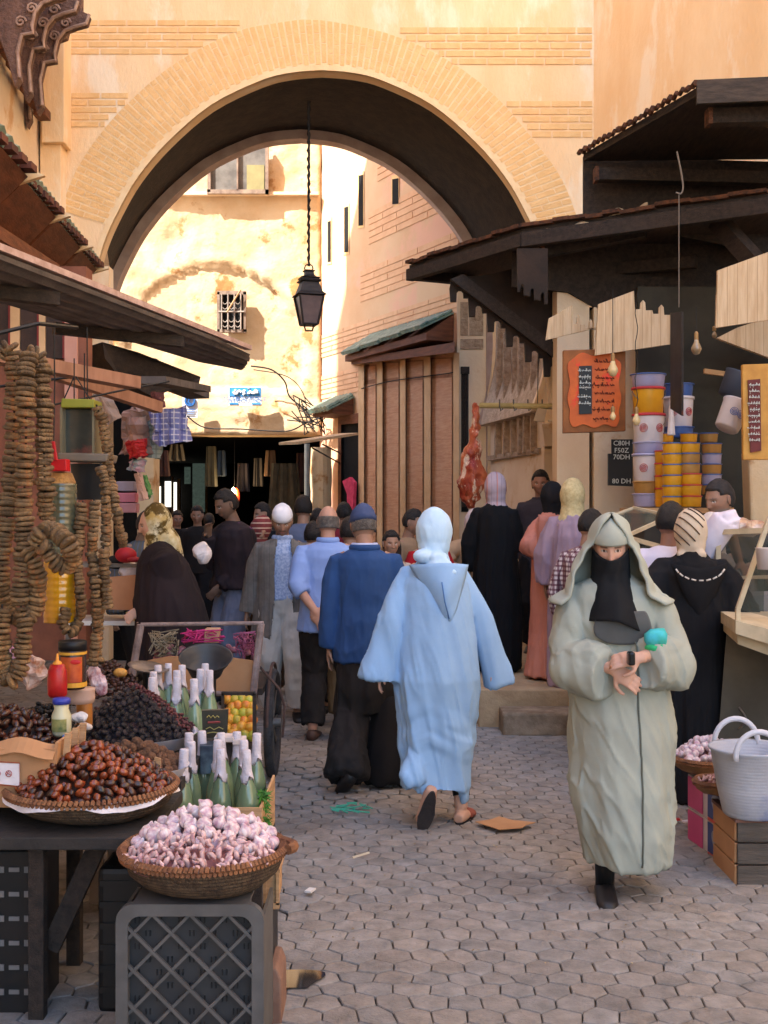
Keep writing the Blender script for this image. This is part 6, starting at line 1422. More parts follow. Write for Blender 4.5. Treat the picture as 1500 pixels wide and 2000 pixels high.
for i, (x, c_) in enumerate(((188,0),(222,1),(250,2))):
    m = MB(); m.prism([P(x-14,1765,4.75),P(x+14,1765,4.75),P(x+12,1640,4.75),P(x-12,1640,4.75)],(0,.02,0)); tag(m.build('loose_board', mat('grey_board2', (118,100,84), (92,78,66), sc=5, rough=.85, bump=.3)), ('leftmost','middle','rightmost')[i]+' of three weathered boards leaning under the stall', 'board')
# second row tables
t2 = thing('stall_table', (-1.05,5.0,0), 'rough table behind the date basket carrying prunes, walnuts and jars', 'table')
m = MB(); m.box((-1.45,5.05,.60), (1.35,1.1,.04)); m.build('table_top', MATS['shaded_wood'], t2)
for (x,y) in ((-2.0,4.6),(-.83,4.6),(-.83,5.5),(-2.0,5.5)): m = MB(); m.box((x,y,.29), (.06,.06,.58)); m.build('leg', M_dwood, t2)
def bowl(name, c, r_, dep, label, m_=None):
    m = MB(); m.lathe([(r_*.6,0),(r_*.86,dep*.35),(r_,dep),(r_*1.03,dep+.004),(r_*.96,dep-.002),(r_*.82,dep*.4),(.01,.012)], c, 40); return tag(m.build(name, m_ or M_enam, smooth=True), label, 'bowl')
M_enam = mat('white_enamel', (212,208,216), (196,192,202), sc=4, rough=.3, spec=.5)
c = P(262,0,5.15); bowl('enamel_bowl', (c.x,5.15,.60), .27, .085, 'white enamel bowl under the black prunes')
pm_ = MB(); pm_.ell((0,0,0), (.014,.012,.010), 8, 6); pp = [proto('prune', pm_, M_prune)]
heap(pp, (c.x-.01,5.15,.685), .262, .20, 290, None, 'shiny black prune on the tall heap in the enamel bowl', 'prunes heaped in the enamel bowl', 'prune', seed=13, pw=1.15, fill=M_prune, srange=(.85,1.25))
rf = MB(); random.seed(9)
for i in range(340):
    t = random.random(); a_ = random.uniform(-.35,.5); r_ = .25*t; z = .685+.20*(1-(r_/.262)**1.15)+random.uniform(0,.012); rf.ell((c.x-.01+r_*cos(a_)+random.uniform(-.02,.02), 5.15+r_*sin(a_)+.02, z), (.009,.008,.006), 6, 4)
tag(rf.build('raisins', mat('raisin', (92,40,40), (60,26,28), sc=30, rough=.35), smooth=True), 'dark red raisins spilling down the right side of the prune heap', 'raisins', kind='stuff')
c = P(275,0,4.62); bowl('enamel_bowl', (c.x+.02,4.62,.585), .165, .07, 'white enamel bowl under the walnuts')
wm = MB(); wm.ell((0,0,0), (.019,.0175,.0215), 12, 8); wp = [proto('walnut', wm, M_walnut)]
heap(wp, (c.x-.035,4.66,.645), .19, .095, 95, None, 'brown walnut heaped in the white bowl between dates and prunes', 'walnuts in the white bowl', 'walnut', seed=3, fill=M_walnut, srange=(.9,1.15))
m = MB(); m.prism([P(225,1500,4.40),P(298,1512,4.40),P(300,1490,4.40),P(226,1478,4.40)],(0,.008,0)); tag(m.build('cardboard_strip', mat('tan_card', (170,112,84), rough=.8)), 'long brown cardboard strip with a small red mark in front of the walnuts', 'cardboard strip')
m = MB(); m.prism([P(298,1530,4.34),P(312,1530,4.34),P(314,1482,4.34),P(302,1478,4.34)],(0,.006,0)); tag(m.build('price_tag', M_cart_wood), 'small upright wooden price peg at the edge of the dates', 'price tag')
# dark date heap in a cardboard box at left
bx = thing('cardboard_box', P(20,1560,3.95), 'open cardboard box with a red printed panel at the left edge', 'box')
z1 = P(0,1450,3.95).z; z0 = .66; xr_ = P(108,0,3.95).x; xl_ = xr_-.42
for nm, cc, dd in (('side',(xr_-.006,4.12,(z0+z1)/2),(.010,.34,z1-z0)),('front',((xl_+xr_)/2,3.95,(z0+z1)/2-.01),(xr_-xl_,.010,z1-z0-.02)),('base',((xl_+xr_)/2,4.12,z0+.006),(xr_-xl_-.03,.32,.008))):
    m = MB(); m.box(cc, dd, M=Matrix.Rotation(.10 if nm=='side' else 0,3,'Y')); m.build(nm, M_card, bx)
for k in range(3): m = MB(); m.bar((xr_+.012+.0*k,4.0+.10*k,z0-.01),(xr_+.03,4.0+.10*k,z1+.02),.022,.012); m.build('corner_slat', M_cart_wood, bx)
m = MB(); m.sheet([[V((xl_+(xr_-xl_)*u, 3.95-.03*v-.01*sin(u*9), z1-.02-.02*v+.012*sin(u*11))) for u in np.linspace(0,1,18)] for v in np.linspace(-1,1,5)], .004); m.build('flap', M_card, bx)
m = MB(); m.prism([P(-10,1530,3.93),P(38,1535,3.93),P(38,1492,3.93),P(-10,1490,3.93)],(0,.004,0)); lb_ = m.build('label', M_paper, bx)
ink(lb_, [[(-10,1532),(38,1537),(38,1490),(-10,1487)],[(17+6*cos(t),1511+6*sin(t)) for t in [2*pi*i/12 for i in range(13)]],[(12,1515),(17,1506),(22,1515),(12,1508)],[(-3+4*cos(t),1511+4*sin(t)) for t in [2*pi*i/12 for i in range(13)]]], 3.925, .0012, mat('red_print', (150,40,36), rough=.8, mix=0), 'printed_mark')
dp = [proto('dark_date', date_mb(.022,.0125), M_dark_dates)]
heap(dp, (P(5,0,4.3).x,4.34,.77), .24, .17, 190, None, 'dull dark brown date heaped in the cardboard box', 'dark dates in the cardboard box', 'date', seed=21, fill=mat('dark_mass', (34,22,18), rough=.7))
rf = MB(); random.seed(19); c = P(85,1378,4.75)
for i in range(420):
    r_ = .17*sqrt(random.random()); a_ = random.uniform(0,2*pi); rf.ell((c.x+r_*cos(a_), 4.75+r_*sin(a_)*.7, .72+.16*(1-(r_/.17)**1.4)+random.uniform(-.01,.01)), (.012,.010,.008), 6, 4)
tag(rf.build('black_olives', mat('black_olive', (30,26,26), (20,18,18), rough=.35), smooth=True), 'heap of small black dried fruit behind the dark dates', 'dried fruit', kind='stuff')
rf = MB(); c = P(215,1335,5.9)
for i in range(480):
    r_ = .21*sqrt(random.random()); a_ = random.uniform(0,2*pi); rf.ell((c.x+r_*cos(a_), 5.9+r_*sin(a_)*.7, .70+.20*(1-(r_/.21)**1.3)+random.uniform(-.01,.01)), (.014,.011,.009), 6, 4)
tag(rf.build('brown_raisins', mat('brown_raisin', (70,38,30), (44,26,22), sc=20, rough=.4), smooth=True), 'heap of brown raisins behind the prunes with a yellow ball on top', 'raisins', kind='stuff')
m = MB(); m.ell(P(235,1314,5.85), (.035,.03,.024), 14, 10); tag(m.build('lemon', mat('pale_lemon', (206,158,76), (150,100,50), sc=8, rough=.5, bump=.5), smooth=True), 'yellow crumpled ball sitting on the brown raisins', 'lemon')
# jars and bottles between the heaps
def lab_ring(mb, c, r_, z0, z1, n=24, a0=0, a1=2*pi):
    g_ = [[V((c[0]+r_*cos(a_), c[1]+r_*sin(a_), z)) for a_ in np.linspace(a0,a1,n)] for z in (z0,(z0+z1)/2,z1)]; mb.sheet(g_, .0015); return mb
c = P(142,1345,4.6); j = thing('sauce_jar', c, 'tall dark jar with an orange label and black lid among the heaps', 'jar')
MB().lathe([(.045,0),(.052,.01),(.052,.150),(.046,.158)], c, 24).build('body', mat('dark_sauce', (60,42,30), rough=.25, mix=0), j, smooth=True)
MB().lathe([(.054,.152),(.055,.184),(.050,.188),(.01,.188)], c, 24).build('lid', M_black, j, smooth=True)
lab_ring(MB(), c, .0535, c.z+.030, c.z+.128, 20, -2.3, -.6).build('label', mat('orange_label', (196,92,34), (150,50,28), sc=14, rough=.5, mix=1), j)
lab_ring(MB(), c, .0538, c.z+.01, c.z+.028).build('label_band', mat('mustard_band', (206,150,50), rough=.5, mix=0), j); lab_ring(MB(), c, .0538, c.z+.136, c.z+.146).build('label_band', MATS['mustard_band'], j)
MB().ell((c.x+.022,c.y-.0515,c.z+.11), (.024,.004,.009), 14, 6).build('label_oval', mat('label_red', (190,40,40), rough=.5, mix=0), j)
c = P(112,1362,4.45); j = thing('ketchup_bottle', c, 'red squeeze bottle with a yellow nozzle leaning beside the dark jar', 'bottle')
MB().lathe([(.028,0),(.036,.01),(.038,.05),(.036,.10),(.026,.125)], c, 20, sy=.7).build('body', mat('ketchup_red', (190,30,28), (120,24,24), sc=8, rough=.3), j, smooth=True)
MB().lathe([(.018,.122),(.017,.132),(.006,.140),(.004,.165),(.002,.166)], c, 16).build('nozzle', mat('nozzle_yellow', (220,140,50), rough=.4, mix=0), j, smooth=True)
c = P(120,1437,4.35); j = thing('mayonnaise_jar', c, 'small cream jar with a blue lid next to the dark dates', 'jar')
MB().lathe([(.030,0),(.036,.01),(.036,.075),(.026,.10),(.028,.12)], c, 20).build('body', mat('cream_glass', (190,184,150), rough=.25, mix=0), j, smooth=True)
MB().lathe([(.032,.118),(.033,.136),(.028,.140),(.005,.140)], c, 20).build('lid', mat('jar_blue', (50,60,150), rough=.4, mix=0), j, smooth=True)
lab_ring(MB(), c, .0368, c.z+.02, c.z+.066, 18, -2.4, -.8).build('label', mat('green_label', (160,150,90), (60,90,50), sc=24, rough=.6, mix=1), j)
c = P(142,1446,4.28); m = MB(); m.lathe([(.035,0),(.037,.004),(.037,.018),(.032,.022),(.005,.022)], c, 24); tag(m.build('blue_disc', mat('bright_blue', (40,110,190), rough=.4, mix=0), smooth=True), 'loose bright blue plastic disc lying above the amber dates', 'plastic disc')
m = MB(); m.lathe([(.058,0),(.062,.02),(.060,.05),(.064,.056),(.01,.056)], P(155,1372,4.7), 24); tag(m.build('tub', mat('pink_tub', (196,164,150), rough=.5), smooth=True), 'pale pink tub carrying the dark sauce jar', 'tub')
for i, (x,y,w_,h_,d,col,lab) in enumerate(((165,1402,26,50,4.8,(170,110,50),'amber jar with a black mark below the pink tub'),(190,1330,36,60,4.9,(214,200,210),'white and maroon packet leaning behind the dark jar'),(60,1310,60,60,5.2,(206,190,186),'crumpled white and rust plastic bag behind the fig strings'),(20,1300,40,80,5.2,(196,160,180),'pink and white plastic bag at the far left behind the fig strings'),(155,1400,34,20,4.6,(214,208,206),'white carton lid beside the cream jar'),(165,1420,30,14,4.55,(200,186,176),'flat pale packet under the white carton lid'))):
    m = MB(); c = P(x,y,d); rs = []
    if i == 0: m.lathe([(.03,0),(.032,.005),(.032,.09),(.028,.1),(.005,.1)], c-V((0,0,.03)), 18); nm = 'jar'
    else:
        hw = w_/F*d/2; hh = h_/F*d/2; nm = 'packet' if i not in (2,3) else 'plastic_bag'
        m.ell(c, (hw,hw*.6,hh), 14, 10, M=Matrix.Rotation(-.45 if i==1 else 0,3,'Y')); m.v = [tuple(V(p)+noise.noise_vector(V(p)*28)*hw*.35) for p in m.v]
    tag(m.build(nm, mat('packet_%d' % i, col, (120,40,60) if i in (1,3) else (150,90,60) if i==2 else None, sc=26 if i else 8, mix=1 if i in (1,2,3) else .4, rough=.45), smooth=(i==0)), lab, nm.replace('_',' '))
# ---------------------------------------------------------------- green bottles
bt = thing('glass_bottle', (0,0,0), 'x', 'bottle')
MB().lathe([(.034,0),(.045,.004),(.046,.02),(.046,.10),(.041,.135),(.029,.18),(.0175,.22),(.0145,.30),(.014,.302)], (0,0,0), 20).build('body', mat('green_bottle', (138,156,122), (96,122,88), sc=3, rough=.12, rnd=.25, spec=.6, coat=.5, trans=.25), bt, smooth=True)
m = MB(); rs = []
for (r_, z) in ((.0275,.200),(.0235,.215),(.0195,.235),(.0190,.26),(.0180,.312),(.016,.316),(.002,.316)): rs.append([V((r_*cos(a_)*(1+.08*sin(4*a_)*(z<.2)), r_*sin(a_), z+(.016*sin(3*a_+1)+.008*sin(7*a_) if z < .21 else 0))) for a_ in [2*pi*i/28 for i in range(28)]])
m.rings(rs); m.build('paper_wrap', mat('wrap_paper', (206,198,204), (186,178,186), sc=14, rough=.8, bump=.6, bsc=40), bt, smooth=True)
first = True
def place_bottles(lst, z, group, where):
    global first
    for i, (x, d) in enumerate(lst):
        c = P(x, 1000, d); loc = (c.x, d, z)
        if first: o = bt; o.location = loc; first = False
        else: o = copy_tree(bt, loc)
        o.rotation_euler = (random.uniform(-.03,.03), random.uniform(-.05,.05), random.uniform(0,6)); tag(o, where, 'bottle', group)
random.seed(2)
place_bottles([(352,4.62),(372,4.78),(367,4.95),(424,4.80),(430,4.62),(438,4.95),(466,4.98),(480,4.80),(487,4.60),(398,5.0),(497,4.95)], .405, 'bottles in the near box', 'greenish glass bottle with a white paper-wrapped neck in the near box by the garlic')
place_bottles([(293,5.55),(304,5.75),(312,6.0),(340,5.55),(345,5.8),(356,6.0),(382,5.5),(388,5.85),(400,6.05),(408,5.8),(328,6.05)], .555, 'bottles behind the prunes', 'greenish glass bottle with a white paper-wrapped neck in the farther cluster behind the prunes')
bb_ = thing('wooden_box', (P(425,0,4.8).x,4.8,.0), 'pale wooden box holding the near bottles', 'box')
zt_ = P(0,1577,4.5).z; 
for nm, cc, dd in (('front',(P(425,0,4.5).x,4.50,zt_/2+.16),(.34,.010,zt_-.32)),('side',(P(508,0,4.5).x,4.78,zt_/2+.16),(.010,.56,zt_-.32)),('side',(P(340,0,4.5).x,4.78,zt_/2+.16),(.010,.56,zt_-.32)),('base',(P(425,0,4.5).x,4.78,.395),(.31,.54,.012))):
    m = MB(); m.box(cc, dd); m.build(nm, M_cart_wood, bb_, bev=.002)
for (x,y) in ((-.80,4.55),(-.49,4.55),(-.49,5.05),(-.8,5.05)): m = MB(); m.box((x,y,.19), (.04,.04,.39)); m.build('leg', M_dwood, bb_)
m = MB(); m.box((P(350,0,5.8).x,5.78,.54), (.36,.7,.025)); sb = m.build('bottle_shelf', M_cart_wood); tag(sb, 'wooden shelf under the farther cluster of bottles', 'shelf')
for (x,y) in ((-1.15,5.5),(-.85,6.05)): m = MB(); m.box((x,y,.26), (.04,.04,.53)); m.build('leg', M_dwood, sb)
random.seed(6); m = MB()
for i in range(260):
    c = P(random.uniform(505,523), random.uniform(1548,1625), random.uniform(4.55,4.95)); d_ = V((random.uniform(-1,1),random.uniform(-1,1),random.uniform(-.6,1))).normalized()*.03; s_ = d_.orthogonal().normalized()*.005
    m.add([c-d_, c+s_, c+d_, c-s_], [(0,1,2,3)])
tag(m.build('mint_bunch', mat('mint_green', (70,130,40), (40,90,24), sc=20, rough=.6)), 'bunch of fresh green mint hanging on the right side of the bottle box', 'mint')
# packets by the bottles
bkx = thing('tea_box', P(418,1440,5.15), 'upright black packet with gold and red lettering among the bottles', 'packet')
m = MB(); m.prism([P(396,1442,5.15),P(442,1440,5.2),P(445,1386,5.2),P(394,1388,5.15)],(0,.03,0)); m.build('carton', mat('packet_black', (38,40,36), (28,30,28), rough=.4), bkx)
ink(bkx, [[(404,1401),(408,1397),(412,1402),(416,1397),(420,1402),(424,1398),(428,1401)],[(402,1424),(410,1420),(418,1425),(428,1420),(436,1424)],[(404,1432),(416,1430),(434,1432)]], 5.14, .0022, mat('gold_print', (150,140,80), rough=.5, mix=0)); ink(bkx, [[(406,1411),(430,1410)]], 5.14, .005, mat('dull_red', (120,50,50), rough=.6, mix=0))
for i,(x,y,w_,lab) in enumerate(((440,1436,38,'larger white carton lying flat beside the black packet'),(468,1441,26,'smaller white carton lying flat at the end of the bottle row'),(405,1456,30,'dark blue tin in the middle of the near bottles'))):
    m = MB(); c = P(x,y,5.0); m.box(c-V((0,0,.01 if i<2 else .05)), (w_/F*5.0,.10,.02 if i<2 else .12), rz=.1*i); tag(m.build('carton' if i<2 else 'tin', mat('carton_white', (210,196,190), rough=.7) if i<2 else mat('tin_blue', (36,44,62), (90,110,120), sc=12, rough=.4), bev=.002), lab, 'carton' if i<2 else 'tin')
# fruit crate
fc = thing('fruit_crate', P(466,1440,6.0), 'black-edged crate of yellow and green fruit below the cart', 'crate')
for (x0,x1,y0,y1) in ((432,497,1352,1358),(493,500,1355,1450),(432,437,1355,1450)): m = MB(); m.prism([P(x0,y1,6.0),P(x1,y1,6.0),P(x1,y0,6.0),P(x0,y0,6.0)],(0,.03,0)); m.build('slat', M_dwood, fc)
m = MB(); m.prism([P(434,1500,6.06),P(498,1500,6.06),P(498,1352,6.35),P(434,1352,6.35)],(0,.03,0)); m.build('back_board', M_dwood, fc)
fm_ = MB(); fm_.ell((0,0,0), (.030,.029,.026), 14, 10); fp = [proto('fruit', fm_, mat('yellow_fruit', (206,158,52), (186,96,40), sc=14, rough=.35, rnd=.15, mix=1)), proto('fruit', fm_, mat('green_fruit', (150,164,60), (186,150,50), sc=14, rough=.35, rnd=.15, mix=1))]
k = 0
for j in range(6):
    for i in range(4):
        c = P(445+14*i+6*(j%2)+random.uniform(-2.5,2.5), 1366+14*j+random.uniform(-3,3), 6.02+.03*(7-j)); o = fp[k%2] if k < 2 else copy_tree(fp[random.randint(0,1)], (0,0,0)); k += 1
        o.location = c; o.rotation_euler = rnd_rot(); tag(o, 'small round yellow or green fruit in the black-edged crate', 'fruit', 'fruit in the black-edged crate')
# ---------------------------------------------------------------- hand cart
ct = thing('hand_cart', (P(420,0,7.2).x,7.2,0), 'old wooden hand cart with rope-bound frame and one rubber wheel showing', 'cart')
M_rail = mat('rag_rail', (150,132,128), (110,92,88), sc=14, rough=.85, bump=.5)
for (a_, b_, r_) in ((P(275,1220,6.9),P(515,1217,6.9),.012),(P(275,1220,6.9),P(258,1320,6.9),.022),(P(510,1218,6.9),P(493,1370,6.9),.022),(P(490,1355,6.6),P(490,1500,6.6),.020),(P(250,1345,6.9),P(500,1358,6.9),.014)):
    m = MB(); m.tube([a_, b_], r_, 8); m.build('rail', M_rail, ct)
m = MB(); m.box((P(400,0,7.3).x,7.35,.585), (.78,.75,.04)); m.build('bed', M_dwood, ct)
m = MB(); m.prism([P(290,1345,6.95),P(500,1356,6.95),P(502,1292,6.95),P(455,1285,6.95),P(330,1282,6.95),P(288,1290,6.95)],(0,.02,0)); m.build('cardboard_side', M_card, ct)
def wheel(x, yc, par):
    r0 = .335; c = V((x, yc, r0)); m = MB(); m.tube([c+V((0,r0*.93*cos(a_),r0*.93*sin(a_))) for a_ in [2*pi*i/40 for i in range(41)]], .026, 10, ratio=1.1); w_ = m.build('wheel', mat('tyre_rubber', (66,62,62), (44,42,42), sc=16, rough=.85, bump=.6), par, smooth=True)
    m = MB()
    for i in range(10): a_ = 2*pi*i/10; m.tube([c, c+V((0,r0*.88*cos(a_),r0*.88*sin(a_)))], .005, 5)
    m.build('spoke', M_grey_metal, w_); m = MB(); m.tube([c+V((-.05,0,0)), c+V((.05,0,0))], .03, 12); m.build('hub', M_grey_metal, w_)
    m = MB(); m.tube([c+V((.0,.37*cos(a_),.37*sin(a_))) for a_ in np.linspace(.3,pi-.1,16)], .010, 6); m.build('mudguard', mat('rusty_iron', (92,66,56), (60,44,40), sc=14, rough=.8), par)
wheel(P(533,0,7.35).x, 7.35, ct); wheel(P(300,0,7.35).x-.12, 7.35, ct)
m = MB(); m.tube([P(505,1300,7.0), P(545,1345,7.0), P(556,1380,7.0), P(552,1440,7.0)], .008, 6); m.build('curved_bar', MATS['rusty_iron'], ct)
random.seed(12)
def netting(lab, x0, x1, y0, y1, d, col, n):
    m = MB()
    for i in range(n):
        pts = [P(random.uniform(x0,x1), random.uniform(y0,y1), d+random.uniform(-.05,.2)) for _ in range(3)]; pts[1].z += .01; m.tube(pts, .0038, 4)
    return tag(m.build('netting', mat('net_%d' % x0, col, rough=.8)), lab, 'netting')
netting('bright pink string net draped behind the black basin', 352, 440, 1230, 1258, 7.0, (190,50,120), 26); netting('tangled pink and brown net bag at the right end of the cart', 455, 505, 1232, 1290, 7.0, (150,80,110), 26); netting('pale root stalks sticking out at the left end of the cart', 290, 350, 1232, 1285, 7.0, (140,130,110), 30)
rt = MB(); rt.ell((0,0,0),(.022,.020,.026),10,8); rp = proto('onion', rt, mat('onion_skin', (156,104,110), (110,62,76), sc=20, rough=.5, rnd=.25, mix=1))
for i in range(26):
    o = rp if i == 0 else copy_tree(rp, (0,0,0)); o.location = P(random.choice((random.uniform(300,352), random.uniform(450,502), random.uniform(350,450))), 1262+random.uniform(0,26), 7.05+random.uniform(0,.2)); o.rotation_euler = rnd_rot(); tag(o, 'dull pink onion heaped in the cart under the nets', 'onion', 'onions in the cart')
m = MB(); m.prism([P(398,1256,7.05),P(426,1256,7.05),P(428,1228,7.05),P(400,1228,7.05)],(0,.08,0)); tag(m.build('tin', mat('pale_tin', (190,150,120), rough=.6), bev=.004), 'pale box standing behind the pink net in the cart', 'box')
# tilted black basin and the scale pan
c = P(402,1288,6.3); Mt = Matrix.Rotation(R(24),3,'X') @ Matrix.Rotation(R(3),3,'Y')
m = MB(); m.lathe([(.085,-.085),(.11,-.02),(.140,.012),(.145,.016),(.136,.012),(.128,-.004),(.126,-.012),(.108,-.03),(.104,-.04),(.08,-.075),(.005,-.077)], c, 40, M=Mt); tag(m.build('basin', mat('black_rubber', (58,58,60), (44,44,46), sc=6, rough=.45), smooth=True), 'black rubber basin tilted towards the camera in front of the cart', 'basin')
m = MB(); m.box(c-V((0,0,.19)), (.10,.10,.22)); tag(m.build('stand', M_black, bev=.01), 'black block propping up the basin', 'stand')
c = P(290,1304,6.0); m = MB(); m.lathe([(.01,-.012),(.08,-.008),(.105,.004),(.107,.006),(.08,-.003),(.01,-.007)], c, 36, M=Matrix.Rotation(R(10),3,'Y')@Matrix.Rotation(R(6),3,'X')); sp_ = tag(m.build('scale_pan', mat('pan_metal', (150,142,138), (110,102,98), sc=14, rough=.4, metal=.7), smooth=True), 'dented metal scale pan left of the black basin', 'scale pan')
m = MB(); m.tube([c-V((0,0,.01)), c-V((0,0,.16))], .03, 12); m.lathe([(.08,-.20),(.08,-.15),(.05,-.14),(.01,-.14)], c, 20); m.build('scale_base', M_black, sp_)
# ---------------------------------------------------------------- fig strings
M_fig = mat('dried_fig', (136,104,66), (80,62,44), sc=34, rough=.65, rnd=.38, bump=.8, bsc=80, c3=(156,94,44), sc3=14, thr3=(.55,.7))
def fig_proto(r_):
    m = MB(); m.lathe([(r_*.30,-.0075),(r_*.85,-.0085),(r_,-.0045),(r_*1.02,.001),(r_*.97,.0055),(r_*.8,.0085),(r_*.30,.0075)], n=18); m.v = [(x*(1+.05*sin(3*math.atan2(y,x))), y*(1+.05*cos(2*math.atan2(y,x)+1)), z) for x,y,z in m.v]
    me = m.mesh('fig', (0,0,0), True); me.materials.append(M_fig); return me
FG = {r_: [fig_proto(r_), fig_proto(r_*.94), fig_proto(r_*1.06)] for r_ in (.033,.0215)}
random.seed(31)
def fig_string(px, d, r_, label, sp=.0175):
    pts = [P(x, y, d+random.uniform(-.03,.03)) for x, y in px]; q = []
    for i in range(len(pts)-1):
        p0,p1,p2,p3 = pts[max(i-1,0)],pts[i],pts[i+1],pts[min(i+2,len(pts)-1)]
        for k in range(24): t = k/24; q.append(.5*((2*p1)+(p2-p0)*t+(2*p0-5*p1+4*p2-p3)*t*t+(3*p1-p0-3*p2+p3)*t**3))
    q.append(pts[-1]); t_ = thing('fig_string', pts[0], label, 'fig string', 'strings of dried figs'); m = MB(); m.tube(q[::6], .004, 5); m.build('cord', M_wire, t_)
    acc = 0; n = 0
    for i in range(1, len(q)):
        acc += (q[i]-q[i-1]).length
        while acc > sp and n < 100:
            acc -= sp; n += 1; d_ = (q[i]-q[i-1]).normalized(); o = bpy.data.objects.new('dried_fig', random.choice(FG[r_])); COL.objects.link(o); o.parent = t_; o.location = q[i]-pts[0]+V((random.gauss(0,.0025),random.gauss(0,.0025),0))
            qt = d_.to_track_quat('Z','Y').to_euler(); o.scale = (random.uniform(.84,1.12),)*3; o.rotation_euler = (qt.x+random.gauss(0,.07), qt.y+random.gauss(0,.07), qt.z)
fig_string([(-8,700),(22,680),(28,760),(24,900),(14,1000),(6,1090),(4,1150),(18,1195),(40,1213)], 4.45, .033, 'thick fig string at the far left edge, curling in at the bottom', .0185)
fig_string([(58,688),(52,760),(50,900),(46,1000),(46,1080),(40,1160),(44,1206)], 4.36, .033, 'thick fig string hanging second from the left edge', .0185)
fig_string([(50,690),(78,700),(84,780),(86,900),(90,1015)], 4.45, .033, 'thick fig string hanging third from the left, ending above the loop', .0185)
fig_string([(44,1215),(62,1200),(74,1160),(70,1105),(56,1075)], 4.33, .033, 'short U-shaped end of the fig strings at the lower left', .0185)
fig_string([(66,1066),(80,1040),(104,1035),(130,1060),(142,1090),(132,1108),(106,1096),(86,1070),(74,1066)], 4.28, .030 if 0 else .033, 'fig loop swinging out to the right above the yellow oil bottle', .0195)
fig_string([(4,1180),(2,1250),(8,1310),(22,1330),(40,1300),(48,1240),(46,1210)], 4.30, .033, 'lowest thick fig loop hanging over the dark dates', .019)
fig_string([(188,790),(204,840),(216,930),(228,1000),(240,1068)], 4.9, .0215, 'thin fig string slanting furthest right beside the hanging box')
fig_string([(196,905),(208,980),(206,1060),(200,1130),(194,1200),(190,1292)], 4.8, .0215, 'long thin fig string hanging down to the prune heap')
fig_string([(162,978),(156,1040),(152,1110),(158,1170),(154,1215),(138,1236),(124,1220),(128,1190)], 4.7, .0215, 'thin fig string hooked back at its foot in front of the beige post')
fig_string([(184,975),(182,1050),(180,1080),(186,1150),(188,1230),(182,1300)], 4.74, .0215, 'thin fig string hanging below the dark bucket')
fig_string([(202,1066),(206,1130),(212,1188)], 4.72, .0215, 'shortest thin fig string, tied right of the dark bucket')
# hanging box, bucket, oil bottle, scoop
hb = thing('hanging_box', P(165,890,5.0), 'glass-sided hanging box with a yellow-green top rail among the fig strings', 'hanging box')
m = MB(); m.prism([P(118,796,4.9),P(184,796,4.9),P(184,780,4.9),P(120,778,4.9)],(0,.14,0)); m.build('top_rail', mat('olive_rail', (136,134,40), (110,108,36), rough=.5), hb, bev=.004)
for x in (119,182): m = MB(); m.prism([P(x-2,890,4.9),P(x+2,890,4.9),P(x+2,796,4.9),P(x-2,796,4.9)],(0,.14,0)); m.build('post', mat('clear_frame', (120,110,84), rough=.3), hb)
m = MB(); m.prism([P(120,884,4.96),P(182,884,4.96),P(182,797,4.96),P(120,797,4.96)],(0,.06,0)); m.build('glass_panel', mat('murky_glass', (56,58,50), (36,38,34), sc=8, rough=.15, spec=.6, c3=(110,60,50), sc3=4), hb)
m = MB(); m.prism([P(114,900,4.88),P(208,902,4.88),P(212,886,4.88),P(112,884,4.88)],(0,.18,0)); m.build('tray', mat('tray_plastic', (118,104,88), rough=.5), hb, bev=.006)
m = MB(); [m.tube([P(x,y,5.0), P(x2,y2,5.0)], .003, 5) for x,y,x2,y2 in ((145,700,145,780),(165,690,165,780),(170,640,171,780),(120,790,145,735),(182,790,148,735))]; m.build('cord', M_wire, hb)
m = MB(); m.lathe([(.056,0),(.060,.004),(.074,.15),(.080,.153),(.070,.15),(.055,.01)], P(172,976,5.05), 24); tag(m.build('bucket', mat('dark_bucket', (50,52,54), (36,38,40), rough=.45), smooth=True), 'dark grey bucket hanging under the glass-sided box', 'bucket')
ob = thing('oil_bottle', P(118,1215,4.75), 'large clear ribbed bottle half full of yellow oil behind the fig loop', 'bottle')
z0_ = P(0,1215,4.75).z; z1_ = P(0,1085,4.75).z; z2_ = P(0,946,4.75).z; c = P(118,1215,4.75)
def ribbed(z0, z1, r0): return [(r0*(1+.02*cos((z-z0)*240)), z-z0) for z in np.linspace(z0, z1, 40)]
MB().lathe([(.02,0)]+ribbed(z0_, z1_, .066), c, 28).build('oil', mat('yellow_oil', (206,150,24), (180,120,16), sc=5, rough=.1, spec=.6, coat=.5), ob, smooth=True)
MB().lathe([(r_, z+z1_-z0_) for r_, z in ribbed(z1_, z2_, .066)]+[(.055,z2_-z0_+.005)], c, 28).build('neck', mat('clear_plastic', (110,108,84), (90,90,70), sc=5, rough=.1, spec=.6, coat=.5, trans=.3), ob, smooth=True)
MB().lathe([(.062,0),(.060,.01),(.046,.045),(.02,.05),(.005,.05)], P(118,946,4.75), 24).build('foil_top', mat('gold_foil', (206,160,100), (160,110,60), sc=30, rough=.3, metal=.5, bump=1), ob)
sc_ = MB(); sc_.prism([P(98,920,4.7),P(130,920,4.7),P(129,896,4.7),P(100,898,4.7)],(0,.06,0)); sc_.bar(P(110,900,4.7), P(104,862,4.7), .012,.012); tag(sc_.build('scoop', mat('scoop_red', (180,20,26), rough=.4, mix=0), bev=.003), 'red plastic scoop hanging above the oil bottle', 'scoop')
wire('cord', [P(106,640,4.75),P(107,750,4.75),P(105,862,4.72)], .003, 'thin cord holding the red scoop')
